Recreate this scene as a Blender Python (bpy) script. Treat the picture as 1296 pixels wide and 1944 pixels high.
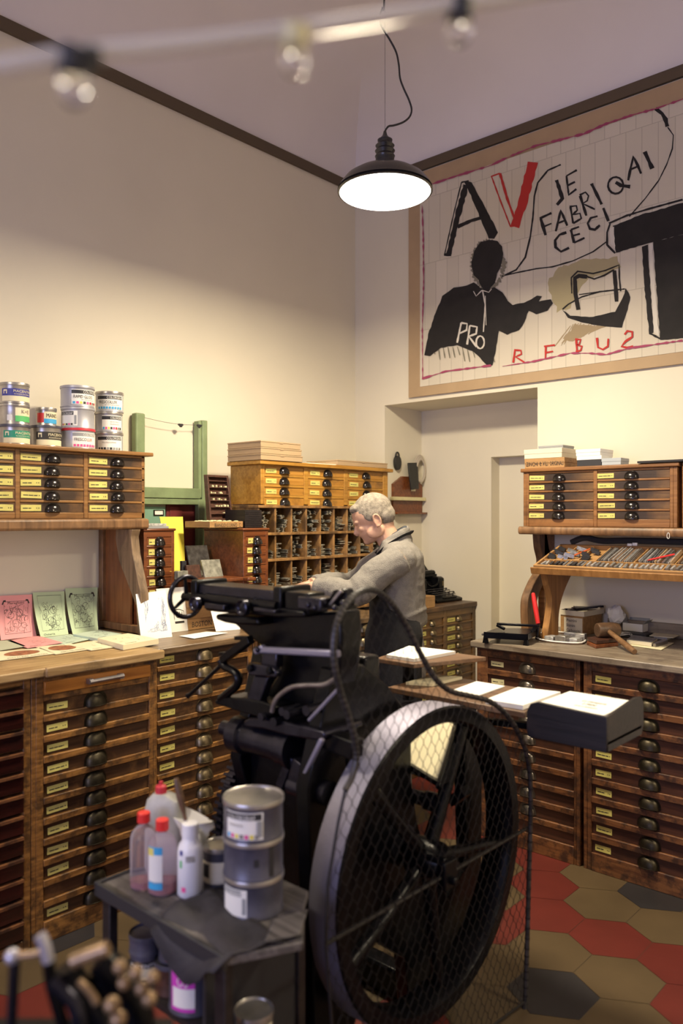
import bpy, bmesh, math, random
from mathutils import Matrix, Vector
random.seed(7)
scene = bpy.context.scene
for o in list(bpy.data.objects): bpy.data.objects.remove(o, do_unlink=True)
COL = scene.collection
R = math.radians

# ---------------------------------------------------------------- camera
cam_d = bpy.data.cameras.new('camera'); cam = bpy.data.objects.new('camera', cam_d); COL.objects.link(cam)
cam.location = (0, 0, 1.6); cam.rotation_euler = (R(90), 0, R(42))
cam_d.sensor_fit = 'AUTO'; cam_d.sensor_width = 36; cam_d.lens = 1500/1944*36; cam_d.shift_y = 6/1944
cam_d.clip_start = 0.02
cam_d.dof.use_dof = True; cam_d.dof.focus_distance = 3.9; cam_d.dof.aperture_fstop = 1.7
scene.camera = cam
# ---------------------------------------------------------------- view, world, lights
scene.view_settings.view_transform = 'Standard'; scene.view_settings.look = 'None'
scene.view_settings.exposure = 0.0; scene.view_settings.gamma = 1; scene.view_settings.use_curve_mapping = False
w = bpy.data.worlds.new('world'); scene.world = w; w.use_nodes = True
w.node_tree.nodes['Background'].inputs[0].default_value = (.5, .55, .8, 1); w.node_tree.nodes['Background'].inputs[1].default_value = .15
WARM = (1.0, .85, .60); COOL = (.54, .57, 1.0)
PEND = (-2.117, 2.628, 2.975)
PENDS = [PEND, (-2.3, -.1, 2.975), (.75, 2.5, 2.975), (.5, -.2, 2.975)]
PEND_W = [78, 34, 56, 2]
def area(name, loc, rot, size, power, color, shape='DISK', sy=None):
    l = bpy.data.lights.new(name, 'AREA'); l.shape = shape; l.size = size
    if sy: l.size_y = sy
    l.energy = power; l.color = color
    o = bpy.data.objects.new(name, l); o.location = loc; o.rotation_euler = rot; COL.objects.link(o); return o
for p, pw in zip(PENDS, PEND_W):
    area('pendant_light', (p[0], p[1], p[2]-.035), (0, 0, 0), .36, pw, WARM)
area('window_light', (-1.0, -2.3, 1.65), (R(90), 0, R(0)), 2.2, 72, COOL, 'RECTANGLE', 1.5)

# ---------------------------------------------------------------- pixel -> point on a known plane of the room
SN, CS = math.sin(R(42)), math.cos(R(42))
def ray(px, py):
    u = (px-648)/1500; v = (978-py)/1500
    return Vector((-SN+CS*u, CS+SN*u, v))
def aX(px, py, X):
    r = ray(px, py); return Vector((0, 0, 1.6)) + r*(X/r.x)
def aY(px, py, Y):
    r = ray(px, py); return Vector((0, 0, 1.6)) + r*(Y/r.y)
def aZ(px, py, z):
    r = ray(px, py); return Vector((0, 0, 1.6)) + r*((z-1.6)/r.z)
def aD(px, py, d): return Vector((0, 0, 1.6)) + ray(px, py)*d
def YX(px, X): return aX(px, 978, X).y
def XY(px, Y): return aY(px, 978, Y).x

# ---------------------------------------------------------------- materials
MATS = {}
def nt(name):
    m = bpy.data.materials.new(name); m.use_nodes = True
    n = m.node_tree; b = n.nodes['Principled BSDF']; MATS[name] = m
    return m, n, b
def mat(name, col, rough=.5, metal=0, bump=0, bs=60, var=0, vs=8, emit=None, es=0, trans=0, alpha=1, coat=0, spec=None):
    m, n, b = nt(name)
    b.inputs['Base Color'].default_value = (*col, 1); b.inputs['Roughness'].default_value = rough; b.inputs['Metallic'].default_value = metal
    if trans: b.inputs['Transmission Weight'].default_value = trans
    if coat: b.inputs['Coat Weight'].default_value = coat
    if spec is not None: b.inputs['Specular IOR Level'].default_value = spec
    if emit: b.inputs['Emission Color'].default_value = (*emit, 1); b.inputs['Emission Strength'].default_value = es
    if alpha < 1: b.inputs['Alpha'].default_value = alpha
    if var or bump:
        tc = n.nodes.new('ShaderNodeTexCoord')
    if var:
        oi = n.nodes.new('ShaderNodeObjectInfo'); ad = n.nodes.new('ShaderNodeVectorMath'); ad.operation = 'ADD'
        n.links.new(tc.outputs['Object'], ad.inputs[0]); n.links.new(oi.outputs['Random'], ad.inputs[1])
        ns = n.nodes.new('ShaderNodeTexNoise'); ns.inputs['Scale'].default_value = vs; ns.inputs['Detail'].default_value = 6
        n.links.new(ad.outputs[0], ns.inputs['Vector'])
        rp = n.nodes.new('ShaderNodeValToRGB'); rp.color_ramp.elements[0].position = .3; rp.color_ramp.elements[1].position = .7
        rp.color_ramp.elements[0].color = (*[c*(1-var) for c in col], 1); rp.color_ramp.elements[1].color = (*[min(1, c*(1+var)) for c in col], 1)
        n.links.new(ns.outputs['Fac'], rp.inputs[0]); n.links.new(rp.outputs[0], b.inputs['Base Color'])
    if bump:
        nb = n.nodes.new('ShaderNodeTexNoise'); nb.inputs['Scale'].default_value = bs; nb.inputs['Detail'].default_value = 4
        n.links.new(tc.outputs['Object'], nb.inputs['Vector'])
        bp = n.nodes.new('ShaderNodeBump'); bp.inputs['Strength'].default_value = bump; bp.inputs['Distance'].default_value = .01
        n.links.new(nb.outputs['Fac'], bp.inputs['Height']); n.links.new(bp.outputs[0], b.inputs['Normal'])
    return m
def wood(name, dark, light, stain=(.03, .02, .015), rough=.45, grain=(3, 60, 60), amt=.45, sscale=5, spos=(.52, .68), coat=0, center=None):
    """grain runs along local x; dirt patches come from a second noise, shifted per object; center=(rx,rz) adds a handled dark patch round the pull"""
    m, n, b = nt(name); N = n.nodes.new; L = n.links.new
    tc = N('ShaderNodeTexCoord'); oi = N('ShaderNodeObjectInfo')
    mul = N('ShaderNodeMath'); mul.operation = 'MULTIPLY'; mul.inputs[1].default_value = 17; L(oi.outputs['Random'], mul.inputs[0])
    ad = N('ShaderNodeVectorMath'); ad.operation = 'ADD'; L(tc.outputs['Object'], ad.inputs[0]); L(mul.outputs[0], ad.inputs[1])
    mp = N('ShaderNodeMapping'); mp.inputs['Scale'].default_value = grain; L(ad.outputs[0], mp.inputs['Vector'])
    ns = N('ShaderNodeTexNoise'); ns.inputs['Scale'].default_value = 1; ns.inputs['Detail'].default_value = 8; ns.inputs['Distortion'].default_value = .6
    L(mp.outputs[0], ns.inputs['Vector'])
    rp = N('ShaderNodeValToRGB'); e = rp.color_ramp.elements; e[0].position = .3; e[1].position = .72
    e[0].color = (*dark, 1); e[1].color = (*light, 1); L(ns.outputs['Fac'], rp.inputs[0])
    n2 = N('ShaderNodeTexNoise'); n2.inputs['Scale'].default_value = sscale; n2.inputs['Detail'].default_value = 7; n2.inputs['Roughness'].default_value = .65
    L(ad.outputs[0], n2.inputs['Vector'])
    r2 = N('ShaderNodeValToRGB'); f = r2.color_ramp.elements; f[0].position = spos[0]; f[1].position = spos[1]
    f[0].color = (0, 0, 0, 1); f[1].color = (amt, amt, amt, 1); L(n2.outputs['Fac'], r2.inputs[0])
    fac = r2.outputs[0]
    if center:
        m2 = N('ShaderNodeMapping'); m2.inputs['Scale'].default_value = (1/center[0], 0, 1/center[1]); L(tc.outputs['Object'], m2.inputs['Vector'])
        ln = N('ShaderNodeVectorMath'); ln.operation = 'LENGTH'; L(m2.outputs[0], ln.inputs[0])
        a2 = N('ShaderNodeMath'); a2.operation = 'MULTIPLY_ADD'; a2.inputs[1].default_value = 1.6; L(n2.outputs['Fac'], a2.inputs[0]); L(ln.outputs['Value'], a2.inputs[2])
        r3 = N('ShaderNodeValToRGB'); g = r3.color_ramp.elements; g[0].position = .0; g[1].position = 1.0
        mr = N('ShaderNodeMapRange'); mr.inputs['From Min'].default_value = 1.25; mr.inputs['From Max'].default_value = 2.2; mr.inputs['To Min'].default_value = .95; mr.inputs['To Max'].default_value = 0
        L(a2.outputs[0], mr.inputs['Value'])
        mx = N('ShaderNodeMath'); mx.operation = 'MAXIMUM'; L(mr.outputs[0], mx.inputs[0]); L(r2.outputs[0], mx.inputs[1]); fac = mx.outputs[0]
        n.nodes.remove(r3)
    mix = N('ShaderNodeMix'); mix.data_type = 'RGBA'; L(fac, mix.inputs['Factor']); L(rp.outputs[0], mix.inputs['A']); mix.inputs['B'].default_value = (*stain, 1)
    L(mix.outputs['Result'], b.inputs['Base Color']); b.inputs['Roughness'].default_value = rough
    if coat: b.inputs['Coat Weight'].default_value = coat; b.inputs['Coat Roughness'].default_value = .2
    bp = N('ShaderNodeBump'); bp.inputs['Strength'].default_value = .25; bp.inputs['Distance'].default_value = .003
    L(ns.outputs['Fac'], bp.inputs['Height']); L(bp.outputs[0], b.inputs['Normal'])
    return m

W_HON = wood('honey_wood', (.17, .075, .02), (.36, .18, .055), (.05, .025, .012), .42, amt=.5)
W_HOND = wood('honey_drawer_wood', (.20, .09, .028), (.38, .19, .06), (.035, .02, .014), .42, amt=.75, sscale=9, center=(.17, .09))
W_YEL = wood('yellow_pine', (.33, .15, .02), (.55, .29, .05), (.16, .075, .02), .38, amt=.6)
W_YELD = wood('yellow_drawer_pine', (.36, .16, .022), (.52, .26, .05), (.10, .05, .018), .38, amt=.7, sscale=8)
W_DRK = wood('dark_drawer_wood', (.035, .016, .008), (.085, .04, .017), (.26, .13, .042), .36, amt=.65, sscale=9, spos=(.52, .74))
W_DRKR = wood('dark_red_drawer_wood', (.035, .014, .009), (.095, .036, .02), (.02, .01, .008), .42, amt=.6, sscale=7)
W_RAIL = wood('worn_rail_wood', (.13, .052, .012), (.38, .18, .045), (.03, .015, .008), .5, grain=(8, 70, 70), amt=.75, sscale=22, spos=(.45, .62))
W_RAILR = wood('worn_red_rail_wood', (.10, .035, .014), (.24, .10, .035), (.03, .014, .010), .5, grain=(8, 70, 70), amt=.85, sscale=20, spos=(.45, .6))
W_RED = wood('mahogany', (.11, .03, .010), (.24, .075, .022), (.06, .018, .008), .35, amt=.4, coat=.2)
W_ORG = wood('orange_drawer_wood', (.36, .13, .02), (.52, .21, .035), (.08, .03, .012), .4, amt=.7, sscale=18, spos=(.6, .68))
W_TOP = wood('bench_top_wood', (.26, .155, .06), (.50, .34, .16), (.11, .07, .035), .5, grain=(50, 4, 50), amt=.7, sscale=6)
W_TOPR = wood('grey_bench_top_wood', (.14, .105, .075), (.30, .25, .19), (.06, .045, .035), .4, grain=(4, 50, 50), amt=.7, sscale=7)
W_BRK = wood('bracket_wood', (.13, .065, .028), (.30, .16, .07), (.05, .03, .02), .45, grain=(40, 40, 3), amt=.6)
W_BRK2 = wood('orange_bracket_wood', (.26, .12, .035), (.44, .22, .07), (.12, .05, .02), .42, grain=(40, 40, 3), amt=.5)
W_PIG = wood('rack_wood', (.22, .11, .035), (.42, .23, .08), (.05, .028, .015), .5, grain=(30, 30, 5), amt=.75, sscale=9, spos=(.45, .62))
W_BLK = wood('near_black_wood', (.007, .006, .007), (.020, .015, .017), (.06, .04, .03), .45, amt=.4)
W_BOX = wood('box_wood', (.30, .16, .06), (.48, .28, .11), (.16, .08, .03), .55, amt=.5)
W_BOARD = wood('feed_board_wood', (.10, .055, .03), (.20, .11, .06), (.04, .025, .02), .45, amt=.5)
GREEN = mat('green_paint', (.22, .29, .15), .5, bump=.2, bs=25, var=.18, vs=9)
TEAL = mat('teal_paint', (.20, .36, .27), .45, var=.08)
MAROON = mat('maroon_paint', (.17, .035, .035), .35, var=.3, vs=3)
CUPB = mat('black_cup_metal', (.022, .018, .017), .22, .6, coat=.4)
CUPD = mat('bronze_cup_metal', (.05, .042, .028), .42, .9, var=.3, vs=40)
CUPL = mat('brass_cup_metal', (.19, .15, .09), .4, .95, var=.35, vs=50)
CUPG = mat('pewter_cup_metal', (.17, .15, .125), .3, .9, var=.35, vs=50)
LABY = mat('yellow_label_paper', (.62, .56, .16), .65, var=.18, vs=12)
LABW = mat('cream_label_paper', (.66, .60, .34), .65, var=.12, vs=12)
INK = mat('printed_ink', (.03, .027, .025), .6)
INKG = mat('grey_print', (.24, .22, .2), .7)
WHT = mat('white_paper', (.86, .85, .80), .7)
WHT2 = mat('white_card', (.80, .79, .77), .6)
CRM = mat('cream_paper', (.80, .73, .50), .7, var=.04)
PINK = mat('pink_paper', (.86, .38, .38), .7, var=.03)
PGRN = mat('pale_green_paper', (.56, .70, .45), .7, var=.03)
PGRN2 = mat('pale_blue_green_paper', (.58, .70, .56), .7, var=.03)
YELC = mat('yellow_card', (.76, .66, .06), .6)
KRAFT = mat('kraft_card', (.44, .31, .18), .7, var=.05)
GREYC = mat('grey_card', (.30, .31, .32), .6)
BLKC = mat('black_card', (.025, .025, .03), .5)
IRON = mat('black_iron', (.0025, .0025, .0038), .30, 0, bump=.15, bs=30, var=.4, vs=14, spec=.22)
IRONB = mat('black_iron_machined', (.035, .034, .048), .27, .8, bump=.1, bs=40, var=.35, vs=20)
STEEL = mat('worn_steel', (.34, .32, .33), .35, .9, var=.3, vs=25)
RIMM = mat('rim_steel', (.30, .29, .38), .42, .55, var=.22, vs=5, bump=.1, bs=80)
ALU = mat('metal_furniture_alloy', (.58, .57, .50), .38, .85, var=.4, vs=60)
LEAD = mat('type_lead', (.30, .30, .31), .45, .7, var=.4, vs=60)
LEADL = mat('light_lead', (.55, .55, .55), .45, .6, var=.3, vs=60)
TIN = mat('ink_tin_metal', (.42, .40, .38), .3, .75, var=.2, vs=20)
TINP = mat('plain_grey_tin', (.42, .42, .46), .4, .35, var=.10, vs=12)
TIND = mat('dark_tin', (.075, .074, .105), .36, .15, var=.3, vs=14)
RED = mat('red_plastic', (.72, .03, .03), .35, coat=.3)
REDD = mat('red_paint', (.55, .03, .05), .5)
WPL = mat('white_plastic', (.82, .82, .86), .35)
GPL = mat('grey_plastic', (.42, .42, .38), .45, var=.25, vs=20)
NAVY = mat('navy_print', (.05, .05, .28), .5); GRNP = mat('green_print', (.02, .27, .17), .5); LGRN = mat('light_green_print', (.10, .5, .16), .5)
CYAN = mat('cyan_print', (.05, .38, .72), .5); MAG = mat('magenta_print', (.78, .10, .32), .5); YELP = mat('yellow_print', (.82, .70, .12), .5)
MAGD = mat('violet_magenta_print', (.62, .06, .50), .5)
WIREM = mat('mesh_wire', (.022, .02, .02), .45, .4)
WIREL = mat('guard_tube', (.06, .055, .055), .45, .5, var=.5, vs=30)
LEATH = mat('black_leather', (.018, .018, .017), .5, bump=.2, bs=40)
RAG = mat('stained_rag', (.03, .027, .034), .7, bump=.5, bs=25, var=.4, vs=12)
SLATE = mat('engraved_zinc', (.30, .30, .25), .45, .4, var=.45, vs=35)
m, n, b = nt('clear_plastic'); b.inputs['Base Color'].default_value = (.90, .80, .86, 1); b.inputs['Roughness'].default_value = .06
b.inputs['Transmission Weight'].default_value = .86; b.inputs['IOR'].default_value = 1.12; CLEAR = m
m, n, b = nt('clear_glass'); b.inputs['Base Color'].default_value = (1, 1, 1, 1); b.inputs['Roughness'].default_value = .03
b.inputs['Transmission Weight'].default_value = 1; b.inputs['IOR'].default_value = 1.45; GLASS = m
PINKL = mat('pink_liquid', (.75, .30, .30), .1, trans=.6)

# ---------------------------------------------------------------- mesh building
class MB:
    def __init__(s): s.v = []; s.f = []; s.mi = []; s.M = Matrix.Identity(4); s.m = 0
    def add(s, vs, fs, m=None):
        k = len(s.v); s.v += [s.M @ Vector(p) for p in vs]
        for f in fs: s.f.append([i+k for i in f]); s.mi.append(s.m if m is None else m)
        return s
    def box(s, a, b, m=None):
        x0, y0, z0 = a; x1, y1, z1 = b
        return s.add([(x0,y0,z0),(x1,y0,z0),(x1,y1,z0),(x0,y1,z0),(x0,y0,z1),(x1,y0,z1),(x1,y1,z1),(x0,y1,z1)],
              [(3,2,1,0),(4,5,6,7),(0,1,5,4),(1,2,6,5),(2,3,7,6),(3,0,4,7)], m)
    def hexa(s, p, m=None):
        return s.add(p, [(3,2,1,0),(4,5,6,7),(0,1,5,4),(1,2,6,5),(2,3,7,6),(3,0,4,7)], m)
    def bar(s, p, q, wd, th, up=(0,0,1), m=None):
        p = Vector(p); q = Vector(q); d = (q-p).normalized(); u = Vector(up)
        sd = d.cross(u)
        if sd.length < 1e-4: sd = d.cross(Vector((0,1,0)))
        sd.normalize(); uu = sd.cross(d).normalized(); a = sd*wd/2; c = uu*th/2
        return s.hexa([p-a-c, p+a-c, q+a-c, q-a-c, p-a+c, p+a+c, q+a+c, q-a+c], m)
    def prism(s, pts, off, m=None):
        pts = [Vector(p) for p in pts]; o = Vector(off); k = len(pts)
        return s.add(pts+[p+o for p in pts], [list(range(k-1, -1, -1)), list(range(k, 2*k))]+[(i, (i+1) % k, (i+1) % k+k, i+k) for i in range(k)], m)
    def rings(s, rs, closed=False, caps=True, m=None):
        k = len(rs[0]); vs = [p for r in rs for p in r]; fs = []; nr = len(rs)
        for i in range(nr if closed else nr-1):
            j = (i+1) % nr
            for a in range(k):
                b2 = (a+1) % k; fs.append((i*k+a, i*k+b2, j*k+b2, j*k+a))
        if caps and not closed: fs.append(list(range(k-1, -1, -1))); fs.append([(nr-1)*k+i for i in range(k)])
        return s.add(vs, fs, m)
    def tube(s, pts, r, n=8, closed=False, m=None, flat=1.0):
        pts = [Vector(p) for p in pts]; N = len(pts); rs = []; prev = None
        for i, p in enumerate(pts):
            a = pts[(i-1) % N] if (closed or i > 0) else p; c = pts[(i+1) % N] if (closed or i < N-1) else p
            t = (c-a).normalized()
            if prev is None:
                ref = Vector((0,0,1)) if abs(t.z) < .9 else Vector((1,0,0)); u = t.cross(ref).normalized()
            else:
                u = prev-t*prev.dot(t)
                u = u.normalized() if u.length > 1e-6 else t.cross(Vector((0,0,1))).normalized()
            prev = u; v = t.cross(u); rr = r[i] if isinstance(r, (list, tuple)) else r
            rs.append([p+u*math.cos(2*math.pi*k/n)*rr+v*math.sin(2*math.pi*k/n)*rr*flat for k in range(n)])
        return s.rings(rs, closed, True, m)
    def cyl(s, p, q, r, r2=None, n=20, m=None):
        return s.tube([p, q], [r, r if r2 is None else r2], n, m=m)
    def lathe(s, prof, c=(0,0,0), ax='z', n=28, m=None, ms=None, caps=True):
        c = Vector(c)
        def P(r, h, t):
            a, b2 = r*math.cos(t), r*math.sin(t)
            return c+Vector({'z': (a, b2, h), 'x': (h, a, b2), 'y': (a, h, b2)}[ax])
        rs = [[P(r, h, 2*math.pi*k/n) for k in range(n)] for r, h in prof]
        if ms is None: return s.rings(rs, False, caps, m)
        for i in range(len(rs)-1): s.rings(rs[i:i+2], False, False, ms[i])
        s.add(rs[0], [list(range(n-1, -1, -1))], ms[0]); s.add(rs[-1], [list(range(n))], ms[-1]); return s
    def loft(s, secs, n=20, m=None, p=2.0):
        """secs: (cx,cy,cz,ax,ay[,tilt]) horizontal superellipse sections"""
        rs = []
        for q in secs:
            cx, cy, cz, ax, ay = q[:5]; tl = q[5] if len(q) > 5 else 0; r = []
            for k in range(n):
                t = 2*math.pi*k/n; c_, s_ = math.cos(t), math.sin(t)
                x = ax*math.copysign(abs(c_)**(2/p), c_); y = ay*math.copysign(abs(s_)**(2/p), s_)
                r.append(Vector((cx+x*math.cos(tl), cy+y, cz+x*math.sin(tl))))
            rs.append(r)
        return s.rings(rs, False, True, m)
    def sphere(s, c, r, n=16, m=None):
        c = Vector(c); r = r if isinstance(r, (tuple, list)) else (r, r, r); k = n//2
        rs = []
        for i in range(k+1):
            a = math.pi*(.02+.96*i/k)
            rs.append([c+Vector((r[0]*math.sin(a)*math.cos(2*math.pi*j/n), r[1]*math.sin(a)*math.sin(2*math.pi*j/n), r[2]*math.cos(a))) for j in range(n)])
        return s.rings(rs, False, True, m)
    def mesh(s, name, mats, inv=None, fix=True, sharp=38):
        me = bpy.data.meshes.new(name); vs = s.v if inv is None else [inv @ p for p in s.v]
        me.from_pydata([tuple(p) for p in vs], [], s.f)
        mats = mats if isinstance(mats, (list, tuple)) else [mats]
        for m_ in mats: me.materials.append(m_)
        for i, p in enumerate(me.polygons): p.material_index = min(s.mi[i], len(mats)-1); p.use_smooth = True
        if fix:
            bm = bmesh.new(); bm.from_mesh(me); bmesh.ops.recalc_face_normals(bm, faces=bm.faces); bm.to_mesh(me); bm.free()
        me.set_sharp_from_angle(angle=R(sharp)); me.update(); return me
    def build(s, name, mats, parent=None, world=False, loc=(0,0,0), rot=0, bevel=0, fix=True, sharp=38):
        inv = WM[parent].inverted() if (world and parent) else (Matrix.Translation(-Vector(loc)) if (world and not parent) else None)
        me = s.mesh(name, mats, inv, fix, sharp)
        return place(name, me, parent, (0,0,0) if (world and parent) else loc, rot, bevel)
WM = {}
def place(name, me, parent=None, loc=(0,0,0), rot=0, bevel=0):
    o = bpy.data.objects.new(name, me); COL.objects.link(o); o.location = loc; o.rotation_euler = rot if isinstance(rot, tuple) else (0, 0, rot)
    l = Matrix.Translation(Vector(loc)) @ o.rotation_euler.to_matrix().to_4x4()
    if parent: o.parent = parent; WM[o] = WM[parent] @ l
    else: WM[o] = l
    if bevel:
        b = o.modifiers.new('bevel', 'BEVEL'); b.width = bevel; b.segments = 2; b.limit_method = 'ANGLE'; b.angle_limit = R(40)
    return o
def tag(o, label, cat, group=None):
    o['label'] = label; o['category'] = cat
    if group: o['group'] = group
    return o
def thing(name, label, cat, loc=(0,0,0), rot=0, group=None):
    o = bpy.data.objects.new(name, None); COL.objects.link(o); o.location = loc
    o.rotation_euler = rot if isinstance(rot, tuple) else (0, 0, rot); o.empty_display_size = .05
    WM[o] = Matrix.Translation(Vector(loc)) @ o.rotation_euler.to_matrix().to_4x4()
    return tag(o, label, cat, group)
def struct(o): o['kind'] = 'structure'; return o
def dup(root, loc, rot=None, label=None, group=None):
    r = root.copy(); COL.objects.link(r); r.location = loc
    if rot is not None: r.rotation_euler = rot if isinstance(rot, tuple) else (0, 0, rot)
    if label: r['label'] = label
    if group: r['group'] = group
    WM[r] = Matrix.Translation(Vector(loc)) @ r.rotation_euler.to_matrix().to_4x4()
    for ch in list(root.children):
        c = ch.copy(); COL.objects.link(c); c.parent = r
        for g in list(ch.children):
            d = g.copy(); COL.objects.link(d); d.parent = c
    return r
_tc = {}
def text2d(t):
    """outline of a string as triangles, unit height, left-aligned"""
    if t not in _tc:
        cu = bpy.data.curves.new('t', 'FONT'); cu.body = t; cu.resolution_u = 2
        o = bpy.data.objects.new('t', cu); COL.objects.link(o); dg = bpy.context.evaluated_depsgraph_get()
        me = o.evaluated_get(dg).to_mesh()
        vs = [(v.co.x, v.co.y) for v in me.vertices]; fs = [list(p.vertices) for p in me.polygons]
        o.evaluated_get(dg).to_mesh_clear(); bpy.data.objects.remove(o, do_unlink=True); bpy.data.curves.remove(cu)
        _tc[t] = (vs, fs, max(v[0] for v in vs), max(v[1] for v in vs))
    return _tc[t]
def text(mb, t, x, z, wd, ht, fn, m):
    """string in the box x..x+wd, z..z+ht of a surface given by fn(x,z)"""
    vs, fs, W, H = text2d(t)
    mb.add([fn(x+v[0]/W*wd, z+v[1]/H*ht) for v in vs], fs, m)

# ================================================================ the room
XW, YW, XE, YS = -3.6, 4.14, 2.2, -2.6
PLAST = mat('wall_plaster', (.75, .695, .565), .85, bump=.05, bs=12, var=.04, vs=1.3)
CEILM = mat('ceiling_plaster', (.80, .75, .75), .85, bump=.04, bs=9, var=.04, vs=1.5)
TRIMM = mat('painted_band', (.105, .075, .045), .7)
BASEM = mat('brown_baseboard', (.26, .19, .12), .6)
mb = MB(); mb.box((XW-.2, YS-.2, 0), (XW, 4.9, 4.6)); struct(mb.build('wall_left', PLAST))
mb = MB()
for a, b in [((XW, YW, 0), (-3.337, 4.9, 4.6)), ((-3.337, YW, 2.337), (-2.208, 4.9, 4.6)), ((-3.337, 4.557, 0), (-2.768, 4.9, 2.337)),
             ((-2.768, 4.557, 1.985), (-2.208, 4.9, 2.337)), ((-2.768, 4.66, 0), (-2.208, 4.9, 1.985)), ((-2.208, YW, 0), (XE+.2, 4.9, 4.6))]: mb.box(a, b)
struct(mb.build('wall_right', PLAST))
mb = MB(); mb.box((XE, YS-.2, 0), (XE+.2, YW, 4.6)); struct(mb.build('wall_east', PLAST))
mb = MB()
for a, b in [((XW, YS-.2, 0), (XE, YS, .9)), ((XW, YS-.2, 2.9), (XE, YS, 4.6)), ((XW, YS-.2, .9), (-2.1, YS, 2.9)), ((.1, YS-.2, .9), (XE, YS, 2.9))]: mb.box(a, b)
struct(mb.build('wall_south', PLAST))
mb = MB()
for i in range(3): mb.box((-2.1+i*1.08, YS-.1, .9), (-2.06+i*1.08, YS-.04, 2.9))
for z in (.9, 2.2, 2.86): mb.box((-2.1, YS-.1, z), (.1, YS-.04, z+.04))
struct(mb.build('window_1', WHT2))
mb = MB()
rs = []
for i in range(11):
    t = math.pi/2*i/10; d = .75*(1-math.cos(t)); z = 3.88+.52*math.sin(t)
    rs.append([Vector((XW+d, YS+d, z)), Vector((XE-d, YS+d, z)), Vector((XE-d, YW-d, z)), Vector((XW+d, YW-d, z))])
rs.append([Vector((XW-.2, YS-.2, 4.75)), Vector((XE+.2, YS-.2, 4.75)), Vector((XE+.2, 4.9, 4.75)), Vector((XW-.2, 4.9, 4.75))])
mb.rings(rs[:11], caps=False); mb.add(rs[10], [(0, 1, 2, 3)]); mb.box((XW-.2, YS-.2, 4.6), (XE+.2, 4.9, 4.7))
struct(mb.build('ceiling', CEILM, fix=False, sharp=30))
mb = MB(); mb.box((XW, YS, 3.83), (XW+.02, YW, 3.89)); struct(mb.build('trim_1', TRIMM))
mb = MB(); mb.box((XW, YW-.02, 3.82), (XE, YW, 3.88)); struct(mb.build('trim_2', TRIMM))
mb = MB(); mb.box((-2.70, 4.64, 0), (-2.208, 4.66, .13)); mb.box((-3.337, 4.545, 0), (-2.768, 4.557, .13)); struct(mb.build('baseboard_right', BASEM))
# cement hexagon tiles
FR = mat('red_cement_tile', (.115, .018, .013), .42, var=.14, vs=5, bump=.04, bs=20)
FT = mat('tan_cement_tile', (.088, .060, .030), .42, var=.16, vs=4, bump=.04, bs=20)
FD = mat('charcoal_cement_tile', (.024, .022, .024), .42, var=.25, vs=4, bump=.04, bs=20)
FG = mat('tile_grout', (.12, .09, .06), .8)
mb = MB(); mb.box((XW-.2, YS-.2, -.1), (XE+.2, 4.9, -.002), 3)
h = .1528; wx = h*math.sqrt(3)
def hexd(q, r):
    return min(max(abs(q-4*a-2*b), abs(r+2*a-2*b), abs(q+r-2*a-4*b)) for a in range(-9, 10) for b in range(-9, 10))
for r_ in range(-24, 16):
    cy = 2.443+r_*1.5*h
    if cy < YS-.1 or cy > 4.8: continue
    for c_ in range(-12, 18):
        dc = c_+(.5 if r_ % 2 else 0); cx = -1.247+dc*wx
        if cx < XW-.1 or cx > XE+.1: continue
        dd = hexd(int(round(dc-r_/2)), r_)
        m_ = 2 if dd < .4 else (1 if dd < 1.4 else 0)
        mb.add([(cx+(h-.0012)*math.sin(math.pi/3*k), cy+(h-.0012)*math.cos(math.pi/3*k), 0) for k in range(6)], [tuple(range(6))], m_)
struct(mb.build('floor', [FR, FT, FD, FG]))

# ================================================================ drawer cabinets
def cup(wd, ht, dp, fl=0.0, n=9):
    """bin pull: hooded cup, open below, on an optional back flange; origin at its centre, front towards -y"""
    mb = MB(); rs = []
    for i in range(6):
        p = math.pi/2*i/5
        rs.append([Vector((wd/2*math.cos(math.pi*k/n), -dp*math.sin(math.pi*k/n)**.8*math.cos(p), ht*math.sin(math.pi*k/n)**.7*math.sin(p)-ht*.45)) for k in range(n+1)])
    k = len(rs[0]); vs = [p for r in rs for p in r]; fs = []
    for i in range(5):
        for a in range(k-1): fs.append((i*k+a, i*k+a+1, (i+1)*k+a+1, (i+1)*k+a))
    mb.add(vs, fs); mb.tube(rs[0], wd*.022, 5)
    f = fl if fl else .06
    out = [Vector((wd/2*(1+f)*math.cos(math.pi*a/12), 0, ht*(1+f)*math.sin(math.pi*a/12)**.7-ht*.45)) for a in range(13)]
    if fl: out += [Vector((-wd/2*.7, 0, -ht*.62)), Vector((wd/2*.7, 0, -ht*.62))]
    mb.prism(out, (0, -.002, 0)); return mb
def label_mb(wd, ht, seed, holder=True):
    rnd = random.Random(seed); mb = MB(); mb.box((-wd/2, -.0015, -ht/2), (wd/2, 0, ht/2), 0)
    x = -wd/2+wd*.10
    for i in range(3 if rnd.random() < .6 else 2):
        l = wd*rnd.uniform(.12, .26); mb.box((x, -.0020, -ht*.12), (x+l, -.0014, ht*.02), 1); x += l+wd*.03
    mb.box((wd*.26, -.0020, -ht*.1), (wd*.30, -.0014, ht*.04), 1)
    if rnd.random() < .5: mb.box((wd*.36, -.0020, -ht*.1), (wd*.41, -.0014, ht*.04), 1)
    return mb
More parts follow.
